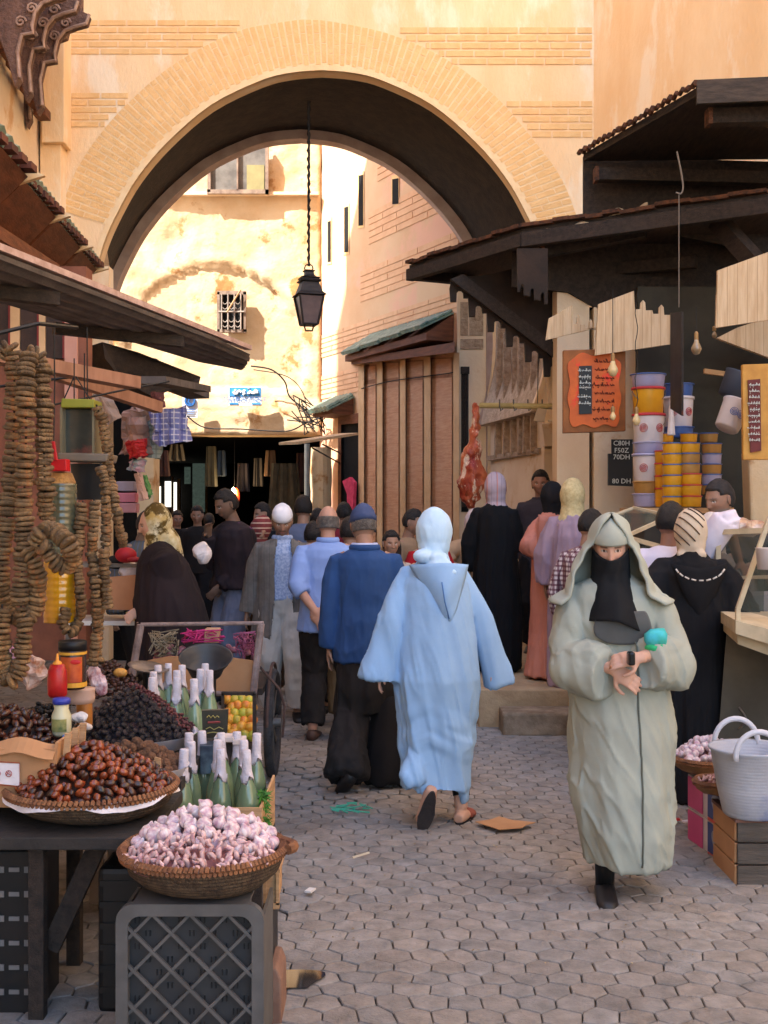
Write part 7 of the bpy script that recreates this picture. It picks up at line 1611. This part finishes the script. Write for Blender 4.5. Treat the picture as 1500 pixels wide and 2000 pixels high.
# ---------------------------------------------------------------- hanging goods on the thin beam and the middle stall
def hang(px, d, m_, lab, cat, nm, th=.03, wob=.03):
    (x0,y0),(x1,y1),(x2,y2),(x3,y3) = px; G = []
    for v in np.linspace(0,1,12):
        row = []
        for u in np.linspace(0,1,12):
            x = (x0*(1-u)+x1*u)*(1-v)+(x3*(1-u)+x2*u)*v; y = (y0*(1-u)+y1*u)*(1-v)+(y3*(1-u)+y2*u)*v
            row.append(P(x,y,d)+V((0, wob*noise.noise(V((u*4,v*4,x0*.1)))+.02*sin(u*8), 0)))
        G.append(row)
    m = MB(); m.sheet(G, th); return tag(m.build(nm, m_), lab, cat)
M_plaid = mat('blue_plaid', (120,130,190), (96,104,170), sc=6, rough=.6, bump=.4, stripes=[((200,204,224), 26, .22, 0), ((200,204,224), 26, .22, 2), ((66,74,150), 13, .3, 0)])
hang([(298,802),(362,797),(368,862),(306,868)], 8.2, M_plaid, 'blue and white plaid shopping bag hanging from the thin beam', 'bag', 'plaid_bag', .08)
hang([(290,822),(310,822),(312,896),(282,892)], 8.35, mat('green_plaid', (150,160,156), rough=.7, stripes=[((110,122,120), 30, .3, 0), ((110,122,120), 30, .3, 2)]), 'grey-green checked cloth bag left of the blue plaid bag', 'bag', 'cloth_bag', .05)
hang([(250,800),(282,800),(290,890),(240,885)], 8.3, mat('pink_grey_bag', (156,120,110), (110,96,92), sc=9, mix=1, rough=.5), 'dusky pink plastic bundle hanging beside the checked bags', 'bundle', 'plastic_bundle', .08, .08)
hang([(248,862),(284,860),(284,892),(256,894)], 8.2, mat('red_patch', (170,30,34), rough=.6), 'small red cloth pouch hanging under the pink bundle', 'pouch', 'pouch', .04)
hang([(256,900),(284,898),(280,922),(250,918)], 8.25, mat('teal_packet', (120,150,150), (190,130,150), sc=16, mix=1, rough=.5), 'teal and pink packet hanging below the red pouch', 'packet', 'packet', .03)
for i,(x,y,c_,lab) in enumerate(((248,950,(150,140,160),'grey-lilac wrapped block stacked behind the thin fig string'),(250,972,(190,110,130),'pink wrapped block under the grey-lilac one'),(252,992,(170,120,130),'dull pink wrapped block lowest on the pile'),)):
    m = MB(); m.box(P(x,y,8.6), (.13,.12,.07)); tag(m.build('wrapped_block', mat('block_%d' % i, c_, rough=.5), bev=.006), lab, 'packet')
hang([(264,925),(274,925),(288,975),(276,978)], 8.4, mat('pale_strip', (196,160,150), rough=.6), 'narrow pink-white packet tilted against the stone pillar', 'packet', 'packet', .02)
hang([(276,930),(284,928),(296,966),(290,975)], 8.45, mat('green_strip', (90,140,80), rough=.6), 'narrow green-edged packet tilted right of the pink-white one', 'packet', 'packet', .02)
hang([(182,770),(212,765),(236,815),(205,832)], 7.5, mat('grey_paper', (176,156,150), rough=.8), 'greyish paper sheet hanging above the fig strings', 'paper', 'paper_sheet', .008)
hang([(298,765),(318,768),(318,795),(300,790)], 7.6, mat('maroon_cloth', (110,66,70), rough=.8), 'little maroon cloth hanging from the end of the thin beam', 'cloth', 'cloth')
ms = thing('stall_table', (P(240,0,8.4).x,8.4,0), 'small metal-legged table of boxes beside the woman in the dark cloak', 'table')
m = MB(); zt_ = P(0,1216,8.2).z; m.box((P(225,0,8.3).x,8.4,zt_), (.62,.5,.03)); m.build('lower_shelf', M_white, ms); m = MB(); z2_ = P(0,1105,8.2).z; m.box((P(220,0,8.3).x,8.45,z2_), (.55,.45,.025)); m.build('table_top', M_grey_metal, ms)
for x in (-2.2,-1.62): m = MB(); m.box((x,8.2,z2_/2), (.03,.03,z2_)); m.build('leg', M_grey_metal, ms)
M_c2 = mat('tan_carton', (186,130,92), (170,116,80), sc=4, rough=.8)
m = MB(); m.hexa([V(p) for p in [tuple(P(206,1190,8.1)),tuple(P(262,1192,8.1)),tuple(P(258,1192,8.4)),tuple(P(206,1190,8.4)),tuple(P(202,1128,8.1)),tuple(P(272,1122,8.1)),tuple(P(268,1122,8.4)),tuple(P(204,1128,8.4))]]); tag(m.build('carton', M_c2), 'open tan carton on the shelf of the metal-legged table', 'carton')
m = MB(); m.box(P(276,1165,8.3), (.10,.1,.15)); tag(m.build('carton', mat('pale_carton', (186,160,140), rough=.8), bev=.004), 'pale carton beside the open tan one', 'carton')
for i,(x,c_,lab) in enumerate(((252,(150,140,60),'olive-yellow packet'),(263,(214,180,40),'yellow packet'),(275,(196,40,34),'red packet'))):
    m = MB(); m.box(P(x,1203,8.15), (.035,.05,.06)); tag(m.build('packet', mat('pk_%d' % i, c_, rough=.4, mix=0), bev=.004), lab+' in the row on the white shelf', 'packet')
m = MB(); m.box(P(270,1189,8.2), (.12,.1,.03)); tag(m.build('packet', mat('pk_blue', (40,70,170), rough=.4, mix=0), bev=.004), 'flat blue packet on top of the packet row', 'packet')
m = MB(); m.ell(P(246,1084,8.2), (.075,.08,.055), 16, 10); m.ell(P(262,1093,8.1), (.05,.05,.02), 12, 8); tag(m.build('red_cap', mat('cap_red', (180,30,44), (130,20,34), rough=.6), smooth=True), 'red cap lying on the metal-legged table', 'cap')
for (x,y,a_,lab) in ((252,1112,.09,'crumpled white cloth on the metal-legged table'),(395,1080,.085,'white plastic bag bulging behind the dark cloak')):
    m = MB(); m.ell(P(x,y,8.3), (a_*.75,.06,a_*.9), 16, 12); m.v = [tuple(V(p)+noise.noise_vector(V(p)*16)*.025) for p in m.v]; tag(m.build('white_cloth', M_paper), lab, 'cloth')
m = MB(); m.ell(P(232,1098,8.4), (.12,.1,.05), 16, 10); tag(m.build('dark_cloth', M_blk, smooth=True), 'dark folded cloth under the red cap', 'cloth')
# ---------------------------------------------------------------- right-hand goods
M_bw = mat('bucket_white', (206,196,194), (190,180,180), sc=4, rough=.4); M_by = mat('bucket_yellow', (208,150,30), (190,132,26), sc=4, rough=.4); M_bl2 = mat('bucket_blue', (70,100,160), (60,86,140), sc=4, rough=.4)
M_lid = mat('lavender_lid', (160,156,184), (146,142,170), sc=4, rough=.4); M_tan = mat('tan_bucket', (176,130,66), rough=.5); M_rr = mat('ring_red', (176,50,56), rough=.5, mix=0); M_rb = mat('ring_blue', (90,104,150), rough=.5, mix=0)
def bucket(x, y0, y1, hw, d, m_, label, rim=None, rings=None, taper=.9, group=None, nm='bucket', handle=False, tilt=None):
    c = P(x, y1, d); r1 = hw/F*d; h = (y1-y0)/F*d; t = thing(nm, c, label, 'tub' if nm == 'tub' else 'bucket', group)
    MB().lathe([(r1*taper*.96,0),(r1*taper,.006),(r1*.985,h*.92),(r1*.985,h*.94),(.01,h*.94)], c, 28).build('body', m_, t, smooth=True)
    MB().lathe([(r1*.99,h*.90),(r1*1.06,h*.905),(r1*1.06,h*.985),(r1*1.0,h*1.0),(.01,h)], c, 28).build('lid', rim or m_, t, smooth=True)
    if rings:
        m = MB()
        for (ax, rr) in ((-.55,.030),(.55,.030)):
            for q in (rr, rr*.62, rr*.25):
                pts = []
                for i in range(17): b = 2*pi*i/16; a_ = -pi/2+ax+q*cos(b)/r1*1.0; pts.append(c+V((r1*.975*cos(a_), r1*.975*sin(a_), h*.48+q*sin(b))))
                m.tube(pts, .0028, 4)
        m.build('emblem', rings, t)
    if handle: m = MB(); m.tube([c+V((r1*1.03*cos(a_), -.02-.6*r1*abs(sin(a_)), h*.85-r1*.75*sin(a_))) for a_ in np.linspace(0,pi,14)], .003, 5); m.build('handle', M_grey_metal, t)
    return t
bucket(1268,964,990,32,8.9,M_lid,'translucent lavender tub at the foot of the tall bucket stack'); bucket(1268,940,965,31,8.9,M_tan,'tan tub second from the bottom of the tall bucket stack')
bucket(1267,886,941,31,8.9,M_bw,'white bucket with red ring emblem, lower of the two in the tall stack',rings=M_rr,rim=M_lid); bucket(1267,864,886,30,8.9,M_lid,'shallow lavender-lidded tub in the middle of the tall stack')
bucket(1267,808,864,31,8.9,M_bw,'white bucket with red ring emblem, upper of the two in the tall stack',rings=M_rr,rim=M_rr,handle=True); bucket(1266,757,808,31,8.9,M_by,'deep yellow bucket near the top of the tall stack',rim=M_rr,handle=True)
bucket(1266,731,757,33,8.9,M_lid,'blue-rimmed translucent tub topping the tall stack',rim=M_bl2)
bucket(1325,834,856,29,9.1,M_bl2,'blue bucket at the bottom of the second stack'); bucket(1325,775,834,29,9.1,M_bw,'white bucket in the second stack, half behind the dark board',rings=M_rr); bucket(1325,750,775,29,9.1,M_bl2,'blue tub on top of the second stack')
bucket(1296,976,990,17,8.75,M_by,'yellow tub at the very bottom of the red-ringed yellow row',nm='tub')
def column(x, y0, y1, n, hw, d, m_, rim, where, group):
    for i in range(n):
        a_ = y0+(y1-y0)*i/n; bucket(x, a_, a_+(y1-y0)/n, hw, d, m_ if not isinstance(m_, list) else m_[i], where, rim=rim, group=group, nm='tub', taper=.93)
column(1296,880,978,4,17,8.75,M_by,M_rr,'yellow tub with a red rim in the stack left of the front yellow stack','red-rimmed yellow tubs')
column(1313,865,990,6,19,8.5,M_by,M_bl2,'small yellow tub with a blue-grey rim in the front stack','blue-rimmed yellow tubs')
column(1349,925,990,3,21,8.5,M_by,M_rr,'yellow tub with a red rim in the lower part of the right yellow stack','lower right yellow tubs')
column(1347,865,925,3,20,8.5,[M_by,M_tan,M_tan],M_bl2,'blue-rimmed yellow or tan tub topping the right yellow stack','upper right tubs')
column(1390,866,966,5,19,8.9,[M_tan,M_lid,M_tan,M_lid,M_tan],M_bl2,'blue-rimmed tan or lavender tub in the shaded stack beside the shopkeeper','shaded tubs')
bucket(1300,846,864,16,8.9,M_by,'small yellow tub with a blue lid above the red-rimmed yellow tubs',rim=M_bl2,nm='tub'); bucket(1345,846,864,17,8.9,M_by,'small yellow tub with a blue lid above the right yellow stack',rim=M_bl2,nm='tub'); bucket(1384,846,864,18,9.2,M_tan,'small tan tub with a blue lid at the top of the shaded stack',rim=M_bl2,nm='tub')
m = MB(); m.box((P(1320,0,8.8).x,8.85,P(0,992,8.8).z-.02), (.66,.8,.04)); sh_ = tag(m.build('shop_shelf', M_pwood), 'counter shelf carrying the stacks of buckets and tubs', 'shelf')
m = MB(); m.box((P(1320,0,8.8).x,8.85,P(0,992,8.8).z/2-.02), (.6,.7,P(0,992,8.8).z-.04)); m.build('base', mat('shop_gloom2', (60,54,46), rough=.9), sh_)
hbk = thing('bucket', P(1426,810,8.3), 'white bucket with blue ring emblem hanging tilted at the right', 'bucket'); c = P(1418,838,8.3); Mq = Matrix.Rotation(R(28),3,'Y')@Matrix.Rotation(R(-10),3,'X'); m = MB(); m.lathe([(.075,0),(.085,.01),(.105,.20),(.112,.21),(.10,.20)], c, 28, M=Mq); m.build('body', M_bw, hbk, smooth=True)
m = MB()
for ax in (-.25,.30):
    for q in (.028,.017,.007): m.tube([c+Mq@V((.097*cos(-pi/2+ax+q*cos(b)/.097), .097*sin(-pi/2+ax+q*cos(b)/.097), .11+q*sin(b))) for b in [2*pi*i/16 for i in range(17)]], .003, 4)
m.build('emblem', M_rb, hbk)
hb2 = MB(); hb2.lathe([(.09,0),(.11,.18),(.115,.19)], P(1425,775,8.9), 24, M=Matrix.Rotation(R(25),3,'Y')); tag(hb2.build('bucket', mat('grey_blue_bucket', (70,76,90), rough=.5), smooth=True), 'shadowed grey-blue bucket behind the hanging white one', 'bucket')
m = MB(); m.lathe([(.03,0),(.03,.01),(.012,.25),(.004,.30),(.001,.34)], P(1311,850,8.7), 12); tag(m.build('paper_funnel', M_bw, smooth=True), 'slender pale paper funnel standing between the two bucket stacks', 'funnel')
# bulbs
def bulb(x, ytop, y, d, label, m_, r_=.030, wob=0, sk=None):
    t = thing('light_bulb', P(x,y,d), label, 'light bulb'); c = P(x,y,d)
    MB().lathe([(.003,-r_*1.15),(r_*.6,-r_*.95),(r_,-.1*r_),(r_*.95,r_*.35),(r_*.5,r_*1.3),(r_*.42,r_*1.8)], c, 18).build('glass', m_, t, smooth=True); MB().lathe([(.013,r_*1.7),(.015,r_*1.75),(.015,r_*3.0),(.008,r_*3.4),(.002,r_*3.5)], c, 12).build('socket', mat('brass_socket', (150,120,80), rough=.4, metal=.4), t)
    pts = [V((c.x+wob*sin(k*1.3), d, c.z+r_*3.4+(P(x,ytop,d).z-c.z-r_*3.4)*k/16)) for k in range(17)]; m = MB(); m.tube(pts, .0035, 5); m.build('cord', M_wire, t)
M_pearl = mat('pearl_bulb', (200,176,130), (190,160,110), rough=.3, mix=0); M_clear = mat('clear_bulb', (150,130,100), (120,100,76), sc=10, rough=.1, spec=.6, coat=.5)
bulb(1197,565,724,8.6,'large pearly bulb hanging in front of the orange menu board',M_pearl,.038); bulb(1243,570,822,8.6,'pearly bulb on a kinked cord beside the tall bucket stack',M_pearl,.030,.010); bulb(1197,790,814,8.55,'small pale bulb at the lower edge of the orange menu board',M_pearl,.022)
bulb(1360,600,682,8.2,'clear bulb hanging right of the dark edge-on board',M_clear,.036); bulb(1395,620,655,8.8,'small clear bulb beyond the first clear one',M_clear,.020)
m = MB(); d = 8.3; q = catmull([(P(x,y,d).x,P(x,y,d).z) for x,y in ((1322,296),(1331,340),(1334,366),(1330,378),(1320,376))], 6); m.tube([V((a_,d,b)) for a_,b in q], .006, 6); m.tube([P(1326,380,d), P(1326,600,d)], .004, 5); tag(m.build('hook', mat('wire_grey', (110,100,92), rough=.5)), 'long metal hook and wire hanging from the upper canopy', 'hook')
wire('cord', [P(1051,600,11.5),P(1051,700,11.5),P(1050,795,11.5)], .005, 'thin cord hanging to the butcher rail'); 
# butcher rail and meat
br = thing('butcher_rail', P(1010,792,11.6), 'pale butcher rail with small hooks in front of the carved plaster', 'rail'); m = MB(); m.tube([P(938,792,11.6), P(1092,794,11.2)], .028, 10); m.build('rail', mat('rail_cream', (190,170,110), (160,140,90), sc=6, rough=.5), br)
for x in (975,1002,1030,1058,1086): c = P(x,793,11.45); m = MB(); m.tube([c+V((0,-.035,.06)), c+V((0,-.045,-.01)), c+V((.01,-.05,-.05)), c+V((.03,-.05,-.03))], .007, 5); m.build('hook', M_grey_metal, br)
mt_ = MB(); rs = []
for (y, xc, hw) in ((788,930,4),(800,931,6),(830,928,8),(850,927,10),(870,924,15),(895,921,19),(925,922,23),(950,921,23),(975,918,20),(990,915,10)):
    c = P(xc, y, 11.2); r_ = hw/F*11.2; rs.append([c+V((r_*cos(a_)*(1+.14*sin(2*a_+y*.05)), r_*.7*sin(a_)*(1+.1*sin(3*a_)), 0)) for a_ in [2*pi*i/24 for i in range(24)]])
rs2 = []
for i in range(len(rs)-1):
    for k in range(5): t = k/5; rs2.append([rs[i][j].lerp(rs[i+1][j], t) for j in range(24)])
rs2.append(rs[-1]); mt_.rings(rs2); mt_.v = [tuple(V(p)+noise.noise_vector(V(p)*22)*.022) for p in mt_.v]; mt_.v = [tuple(V(p)+noise.noise_vector(V(p)*9)*.035) for p in mt_.v]; tag(mt_.build('meat_carcass', mat('raw_meat', (128,30,28), (196,104,62), sc=5, rough=.35, bump=.8, bsc=20, mix=1, an=(1.6,1.6,.6), c3=(222,186,158), sc3=7, thr3=(.52,.58)), smooth=True), 'hanging leg of red and orange raw meat at the butcher', 'meat')
m = MB(); m.prism([P(1042,822,11.2),P(1063,824,11.2),P(1068,799,11.2),P(1050,797,11.2)],(0,.03,0)); tag(m.build('paper_tag', mat('tag_tan', (196,166,128), rough=.7)), 'tan card clipped to the butcher rail', 'tag')
m = MB(); m.bar(P(1070,822,11.1),P(1098,826,11.1),.01,.02); m.box(P(1094,806,11.1), (.10,.1,.11)); m.lathe([(.05,0),(.11,.015),(.115,.02)], P(1094,801,11.1), 20); tag(m.build('scales', mat('scale_cream', (196,172,138), rough=.5), bev=.004), 'cream shop scales on the wall bracket beside the orange menu board', 'scales')
m = MB(); m.prism([P(1076,796,11.3),P(1062,690,11.3),P(1080,688,11.3),P(1098,700,11.3),P(1100,800,11.3)],(0,.15,0)); tag(m.build('curved_pillar', M_plaster_pale, bev=.02), 'curved cream plaster arch springer left of the orange menu board', 'pillar')
# glass display cases
M_gl = mat('case_glass', (84,92,84), (70,78,72), sc=2, rough=.12, spec=.6, alpha=.45); M_frm = mat('case_frame', (196,180,150), (170,154,126), sc=8, rough=.5)
dc = thing('display_case', P(1250,1290,7.8), 'angular glass display case with cream frame behind the grey-robed woman', 'display case')
fr = [P(1190,1010,7.9),P(1238,992,7.9),P(1310,1008,7.6),P(1225,1046,7.4)]
m = MB(); 
for a_, b_ in ((0,1),(1,2),(2,3),(3,0)): m.bar(fr[a_], fr[b_], .022,.022)
f2_ = [P(1225,1050,7.4),P(1312,1074,7.5),P(1190,1030,7.9)]; m.bar(f2_[0], f2_[1], .025,.03); m.bar(fr[3], P(1226,1180,7.4), .025,.025); m.bar(f2_[1], P(1312,1200,7.5), .025,.025); m.bar(P(1226,1180,7.4),P(1312,1200,7.5),.025,.03); m.build('frame', M_frm, dc)
m = MB(); m.prism([fr[0],fr[1],fr[2],fr[3]], (0,0,-.004)); m.build('glass', M_gl, dc); m = MB(); m.prism([P(1228,1052,7.43),P(1310,1074,7.52),P(1310,1198,7.52),P(1228,1178,7.43)], (0,.004,0)); m.build('glass', M_gl, dc)
m = MB(); m.hexa([P(1190,1330,7.6),P(1330,1330,7.6),P(1330,1290,8.2),P(1190,1290,8.2),P(1190,1185,7.6),P(1330,1205,7.6),P(1330,1190,8.2),P(1190,1180,8.2)]); m.build('base', M_frm, dc)
dc2 = thing('display_case', P(1480,1270,6.3), 'larger glass counter with a slanted front at the right edge', 'display case')
m = MB(); m.bar(P(1384,1040,6.9),P(1494,1036,6.6),.03,.03); m.bar(P(1402,1040,6.85),P(1402,1130,6.85),.028,.028); m.bar(P(1503,1010,5.9),P(1441,1190,5.9),.022,.022); m.bar(P(1384,1130,7.0),P(1560,1125,6.4),.02,.02); m.bar(P(1494,1036,6.6),P(1600,1040,6.2),.03,.03)
m.bar(P(1441,1190,5.9),P(1441,1216,5.9),.022,.022); m.build('frame', M_frm, dc2)
m = MB(); m.add([P(1441,1190,5.95),P(1503,1010,5.95),P(1640,1010,5.7),P(1640,1240,5.7)], [(0,1,2,3)]); m.build('glass', M_gl, dc2); m = MB(); m.prism([P(1404,1042,6.88),P(1492,1040,6.7),P(1492,1200,6.7),P(1404,1200,6.88)],(0,.004,0)); m.build('glass', M_gl, dc2)
m = MB(); m.hexa([P(1437,1238,5.85),P(1640,1300,5.6),P(1640,1240,6.6),P(1400,1210,6.8),P(1437,1212,5.85),P(1640,1265,5.6),P(1640,1200,6.6),P(1400,1190,6.8)]); m.build('ledge', M_frm, dc2)
m = MB(); m.hexa([P(1441,1258,5.9),P(1640,1330,5.65),P(1640,1260,6.6),P(1405,1225,6.8),P(1440,1239,5.9),P(1640,1301,5.65),P(1640,1241,6.6),P(1405,1211,6.8)]); m.build('drawer', mat('drawer_cream', (180,164,134), rough=.6), dc2)
m = MB(); m.hexa([P(1400,1480,6.5),P(1640,1520,6.2),P(1640,1420,7.4),P(1400,1420,7.6),P(1420,1225,6.5),P(1640,1300,6.2),P(1640,1240,7.4),P(1420,1212,7.6)]); m.build('base', mat('case_base', (84,82,74), (66,64,58), rough=.8), dc2)
m = MB(); m.prism([P(1412,1165,6.95),P(1560,1160,6.95),P(1560,1215,6.95),P(1412,1205,6.95)],(0,.3,0)); m.build('shelf', mat('shelf_pale', (150,140,140), rough=.6), dc2)
m = MB(); c = P(1450,1030,7.2); m.ell(c, (.16,.09,.05), 20, 12); m.v = [tuple(V(p)+noise.noise_vector(V(p)*18)*.03) for p in m.v]; tag(m.build('plastic_bag', mat('clear_bag', (150,104,80), (200,180,160), sc=14, mix=1, rough=.2, coat=.5)), 'crinkled clear plastic bag of meat lying on the glass counter', 'plastic bag')
m = MB(); m.lathe([(.05,0),(.058,.10),(.062,.105),(.01,.105)], P(1500,1112,5.75), 20); tag(m.build('cup', M_bw, smooth=True), 'white cup standing inside the glass counter at the right edge', 'cup')
# barrel, trug, crates, fish boxes, garlic
ba = thing('barrel', P(1462,1450,6.6), 'dark blue plastic barrel in the shade behind the garlic', 'barrel'); c = P(1462,1450,6.6); c.z = 0
MB().lathe([(.14,0),(.155,.02),(.165,.25),(.165,.5),(.15,.66),(.16,.68),(.15,.70),(.01,.70)], c, 32).build('body', mat('barrel_blue', (32,58,100), (24,44,78), sc=4, rough=.4), ba, smooth=True)
m = MB(); m.tube([c+V((-.10+.0*t,-.15-.03*sin(t*pi),.46+.12*t)) + V((.03*sin(t*pi),0,0)) for t in np.linspace(0,1,9)], .006, 6); m.build('handle', M_grey_metal, ba)
fb = [proto('x', MB().box((0,0,0),(.01,.01,.01)), M_card)]; bpy.data.objects.remove(fb[0])
def fishbox(y0, y1, z, label):
    t = thing('fish_box', (1.68,(y0+y1)/2,z), label, 'box'); x0, x1 = 1.535+.10*(5.93-y1)*0, 1.86; h = .165
    m = MB(); m.hexa([V(p) for p in ((1.60,y0,z),(1.92,y0+.03,z),(1.86,y1+.03,z),(1.53,y1,z),(1.60,y0,z+h),(1.92,y0+.03,z+h),(1.86,y1+.03,z+h),(1.53,y1,z+h))]); m.build('carton', mat('box_white', (206,190,186), rough=.5), t, bev=.003)
    a0, b0 = V((1.60,y0,z)), V((1.53,y1,z)); dd = b0-a0; nrm = V((-1,-.1,0))*.003
    def pt(u, v): return a0+dd*u+V((0,0,h*v))+nrm
    def patch(nm, u0,u1,v0,v1, m_): q = MB(); q.add([pt(u0,v0)+nrm, pt(u1,v0)+nrm, pt(u1,v1)+nrm, pt(u0,v1)+nrm, pt(u0,v0), pt(u1,v0), pt(u1,v1), pt(u0,v1)], [(0,1,2,3),(4,5,6,7),(0,1,5,4),(1,2,6,5),(2,3,7,6),(3,0,4,7)]); return q.build(nm, m_, t)
    patch('blue_panel', .06,.50,.10,.96, mat('fish_blue', (52,70,130), (44,58,112), rough=.4)); patch('pink_panel', .62,.97,.06,.96, mat('fish_pink', (196,70,120), (176,56,106), rough=.4)); patch('red_strip', .02,.50,.0,.085, mat('fish_red', (190,60,40), rough=.4, mix=0))
    q = MB(); 
    ps = []
    for i in range(20): a_ = 2*pi*i/20; ps.append(pt(.28+.10*cos(a_)+.03*sin(2*a_), .53+.33*sin(a_))+nrm*2.2)
    q.prism(ps, nrm*.5); q.prism([pt(.24,.14)+nrm*2.2, pt(.32,.14)+nrm*2.2, pt(.28,.26)+nrm*2.2], nrm*.5); q.build('fish_print', mat('fish_silver', (150,150,156), (120,124,140), sc=20, rough=.5), t)
    return t
fishbox(5.42,5.93,.0,'lower pink and blue fish carton with a printed fish on the paving'); fishbox(5.42,5.93,.168,'upper pink and blue fish carton with a printed fish, under the garlic bowls')
b1 = basket('garlic_bowl', (P(1388,0,5.85).x,5.85), .185, .07, .425, 'larger shallow brown bowl of garlic on the fish cartons', m_=mat('brown_basket', (150,112,74), (120,84,52), sc=12, rough=.8, bump=.4), rim=M_rimb)
gq = copy_tree(gp[0], (0,0,0)); heap([gq], (P(1388,0,5.85).x,5.87,.435), .17, .085, 62, None, 'pale pink garlic bulb piled in the larger bowl on the right', 'garlic bulbs in the right-hand bowl', 'garlic', seed=15, fill=MATS['garlic_mass'], srange=(.7,.95), lay=.02)
b2 = basket('garlic_bowl', (P(1402,0,5.5).x,5.50), .105, .05, .385, 'smaller brown bowl of garlic half hidden by the pale basket', m_=MATS['brown_basket'], rim=M_rimb)
cq = copy_tree(cp[0], (0,0,0)); heap([cq], (P(1402,0,5.5).x,5.5,.385), .09, .03, 50, None, 'small garlic clove in the smaller bowl on the right', 'cloves in the smaller bowl', 'garlic clove', seed=16, fill=MATS['clove_mass'], srange=(.7,.95))
tg = thing('flexible_tub', P(1470,1600,5.25), 'pale blue-grey flexible basket with looped handles on the dark crate', 'basket'); c = P(1468,1598,5.25); c.z = .30
m = MB(); m.lathe([(.115,0),(.125,.01),(.150,.12),(.178,.285),(.188,.295),(.188,.305),(.174,.30),(.145,.12),(.112,.02),(.01,.018)], c, 48); m.build('body', mat('trug_grey', (172,172,178), (158,160,170), sc=3, rough=.45, bump=.3, wave=(22,'Z',.4,.0012), c3=(96,116,160), sc3=1.6, thr3=(.52,.68)), tg, smooth=True)
for s_ in (1,-1):
    m = MB(); m.tube([c+V((-.02+.10*cos(a_)*1.0, s_*.165*(1-.0*sin(a_)), .29+.11*sin(a_))) for a_ in np.linspace(-.15,pi+.15,18)], .013, 8, ratio=1); m.build('handle', mat('trug_rim', (184,184,192), rough=.4, mix=0), tg, smooth=True)
wcr = thing('wooden_crate', (1.75,5.3,0), 'dark slatted wooden crate under the pale basket at the right edge', 'crate'); x0 = P(1441,0,5.17).x
m = MB()
for k in range(3): m = MB(); m.box((x0+.30,5.18,.05+.097*k), (.60,.018,.088)); m.build('slat', mat('dark_slat', (92,82,74), (66,60,54), sc=4, rough=.85, bump=.4, an=(1,1,7)), wcr, bev=.003)
for k in range(3): m = MB(); m.box((x0+.0,5.36,.05+.097*k), (.016,.34,.088)); m.build('slat', M_card, wcr, bev=.003)
m = MB(); m.box((x0+.3,5.36,.292), (.62,.38,.016)); m.build('top_board', mat('reddish_board', (120,84,70), (96,66,56), sc=4, rough=.8, an=(1,1,6)), wcr, bev=.002)
# litter
def litter(px, mt, nm, lab, cat, th=.004, z=.03):
    d0 = F*1.62/(sum(p[1] for p in px)/len(px)-1000); pts = []
    for x, y in px: d = F*(EYE-z)/(y-1000); pts.append(V(((x-750)/F*d, d, z+random.uniform(0,.006))))
    m = MB(); m.prism(pts, (0,0,th)); return tag(m.build(nm, mt), lab, cat)
litter([(928,1606),(960,1602),(975,1597),(1000,1604),(1046,1608),(1028,1613),(1020,1619),(975,1622)], M_card, 'cardboard_scrap', 'flattened torn piece of cardboard lying on the paving beside the pale blue robe', 'cardboard')
random.seed(44); m = MB()
for i in range(14):
    a_ = V((P(0,0,1).x*0 + (random.uniform(655,722)-750)/F*6.45, 6.45+random.uniform(-.08,.08), .03)); m.tube([a_, a_+V((random.uniform(-.06,.06),random.uniform(-.04,.04),.01)), a_+V((random.uniform(-.08,.08),random.uniform(-.05,.05),.0))], .004, 4)
tag(m.build('green_string', mat('green_plastic', (60,150,120), rough=.5, mix=0)), 'tangle of green plastic string on the paving', 'string')
for i,(x,y,c_,lab) in enumerate(((1318,1602,(180,30,34),'red scrap on the paving left of the fish cartons'),(1343,1606,(214,200,206),'white and red scrap touching the fish cartons'),(705,1672,(200,184,160),'thin straw on the paving in the middle of the lane'),(606,1741,(206,200,196),'tiny white scrap on the paving near the wooden crate'))):
    d = F*1.62/(y-1000); m = MB(); c = V(((x-750)/F*d, d, .035)); m.box(c, (.05 if i != 2 else .11,.03 if i != 2 else .006,.008), rz=.4*i); tag(m.build('scrap', mat('scrap_%d' % i, c_, rough=.6, mix=0)), lab, 'litter')
random.seed(71); m = MB()
for i in range(420):
    y = random.uniform(4.0, 11); x = random.uniform(-1.4, 1.9)*min(1, y/6); s_ = random.uniform(.003,.010); zc = .018; a_ = random.uniform(0,6); m.add([V((x+s_*cos(a_+k*2.1)*random.uniform(.5,1), y+s_*sin(a_+k*2.1), zc+.003*(k==1))) for k in range(3)], [(0,1,2)])
tag(m.build('debris', mat('dry_debris', (170,150,110), (110,90,60), sc=3, rough=.9, mix=1)), 'scattered bits of straw and dust on the paving', 'debris', kind='stuff')
pud = MB(); d = F*1.63/905; pud.prism([V((-.305+.085*cos(a_)*(1+.3*sin(3*a_)), 4.12+.10*sin(a_)*(1+.2*cos(2*a_)), .0165)) for a_ in [2*pi*i/24 for i in range(24)]], (0,0,.002)); struct(pud.build('puddle_water', mat('puddle', (40,38,38), rough=.04, mix=0, spec=.8)))
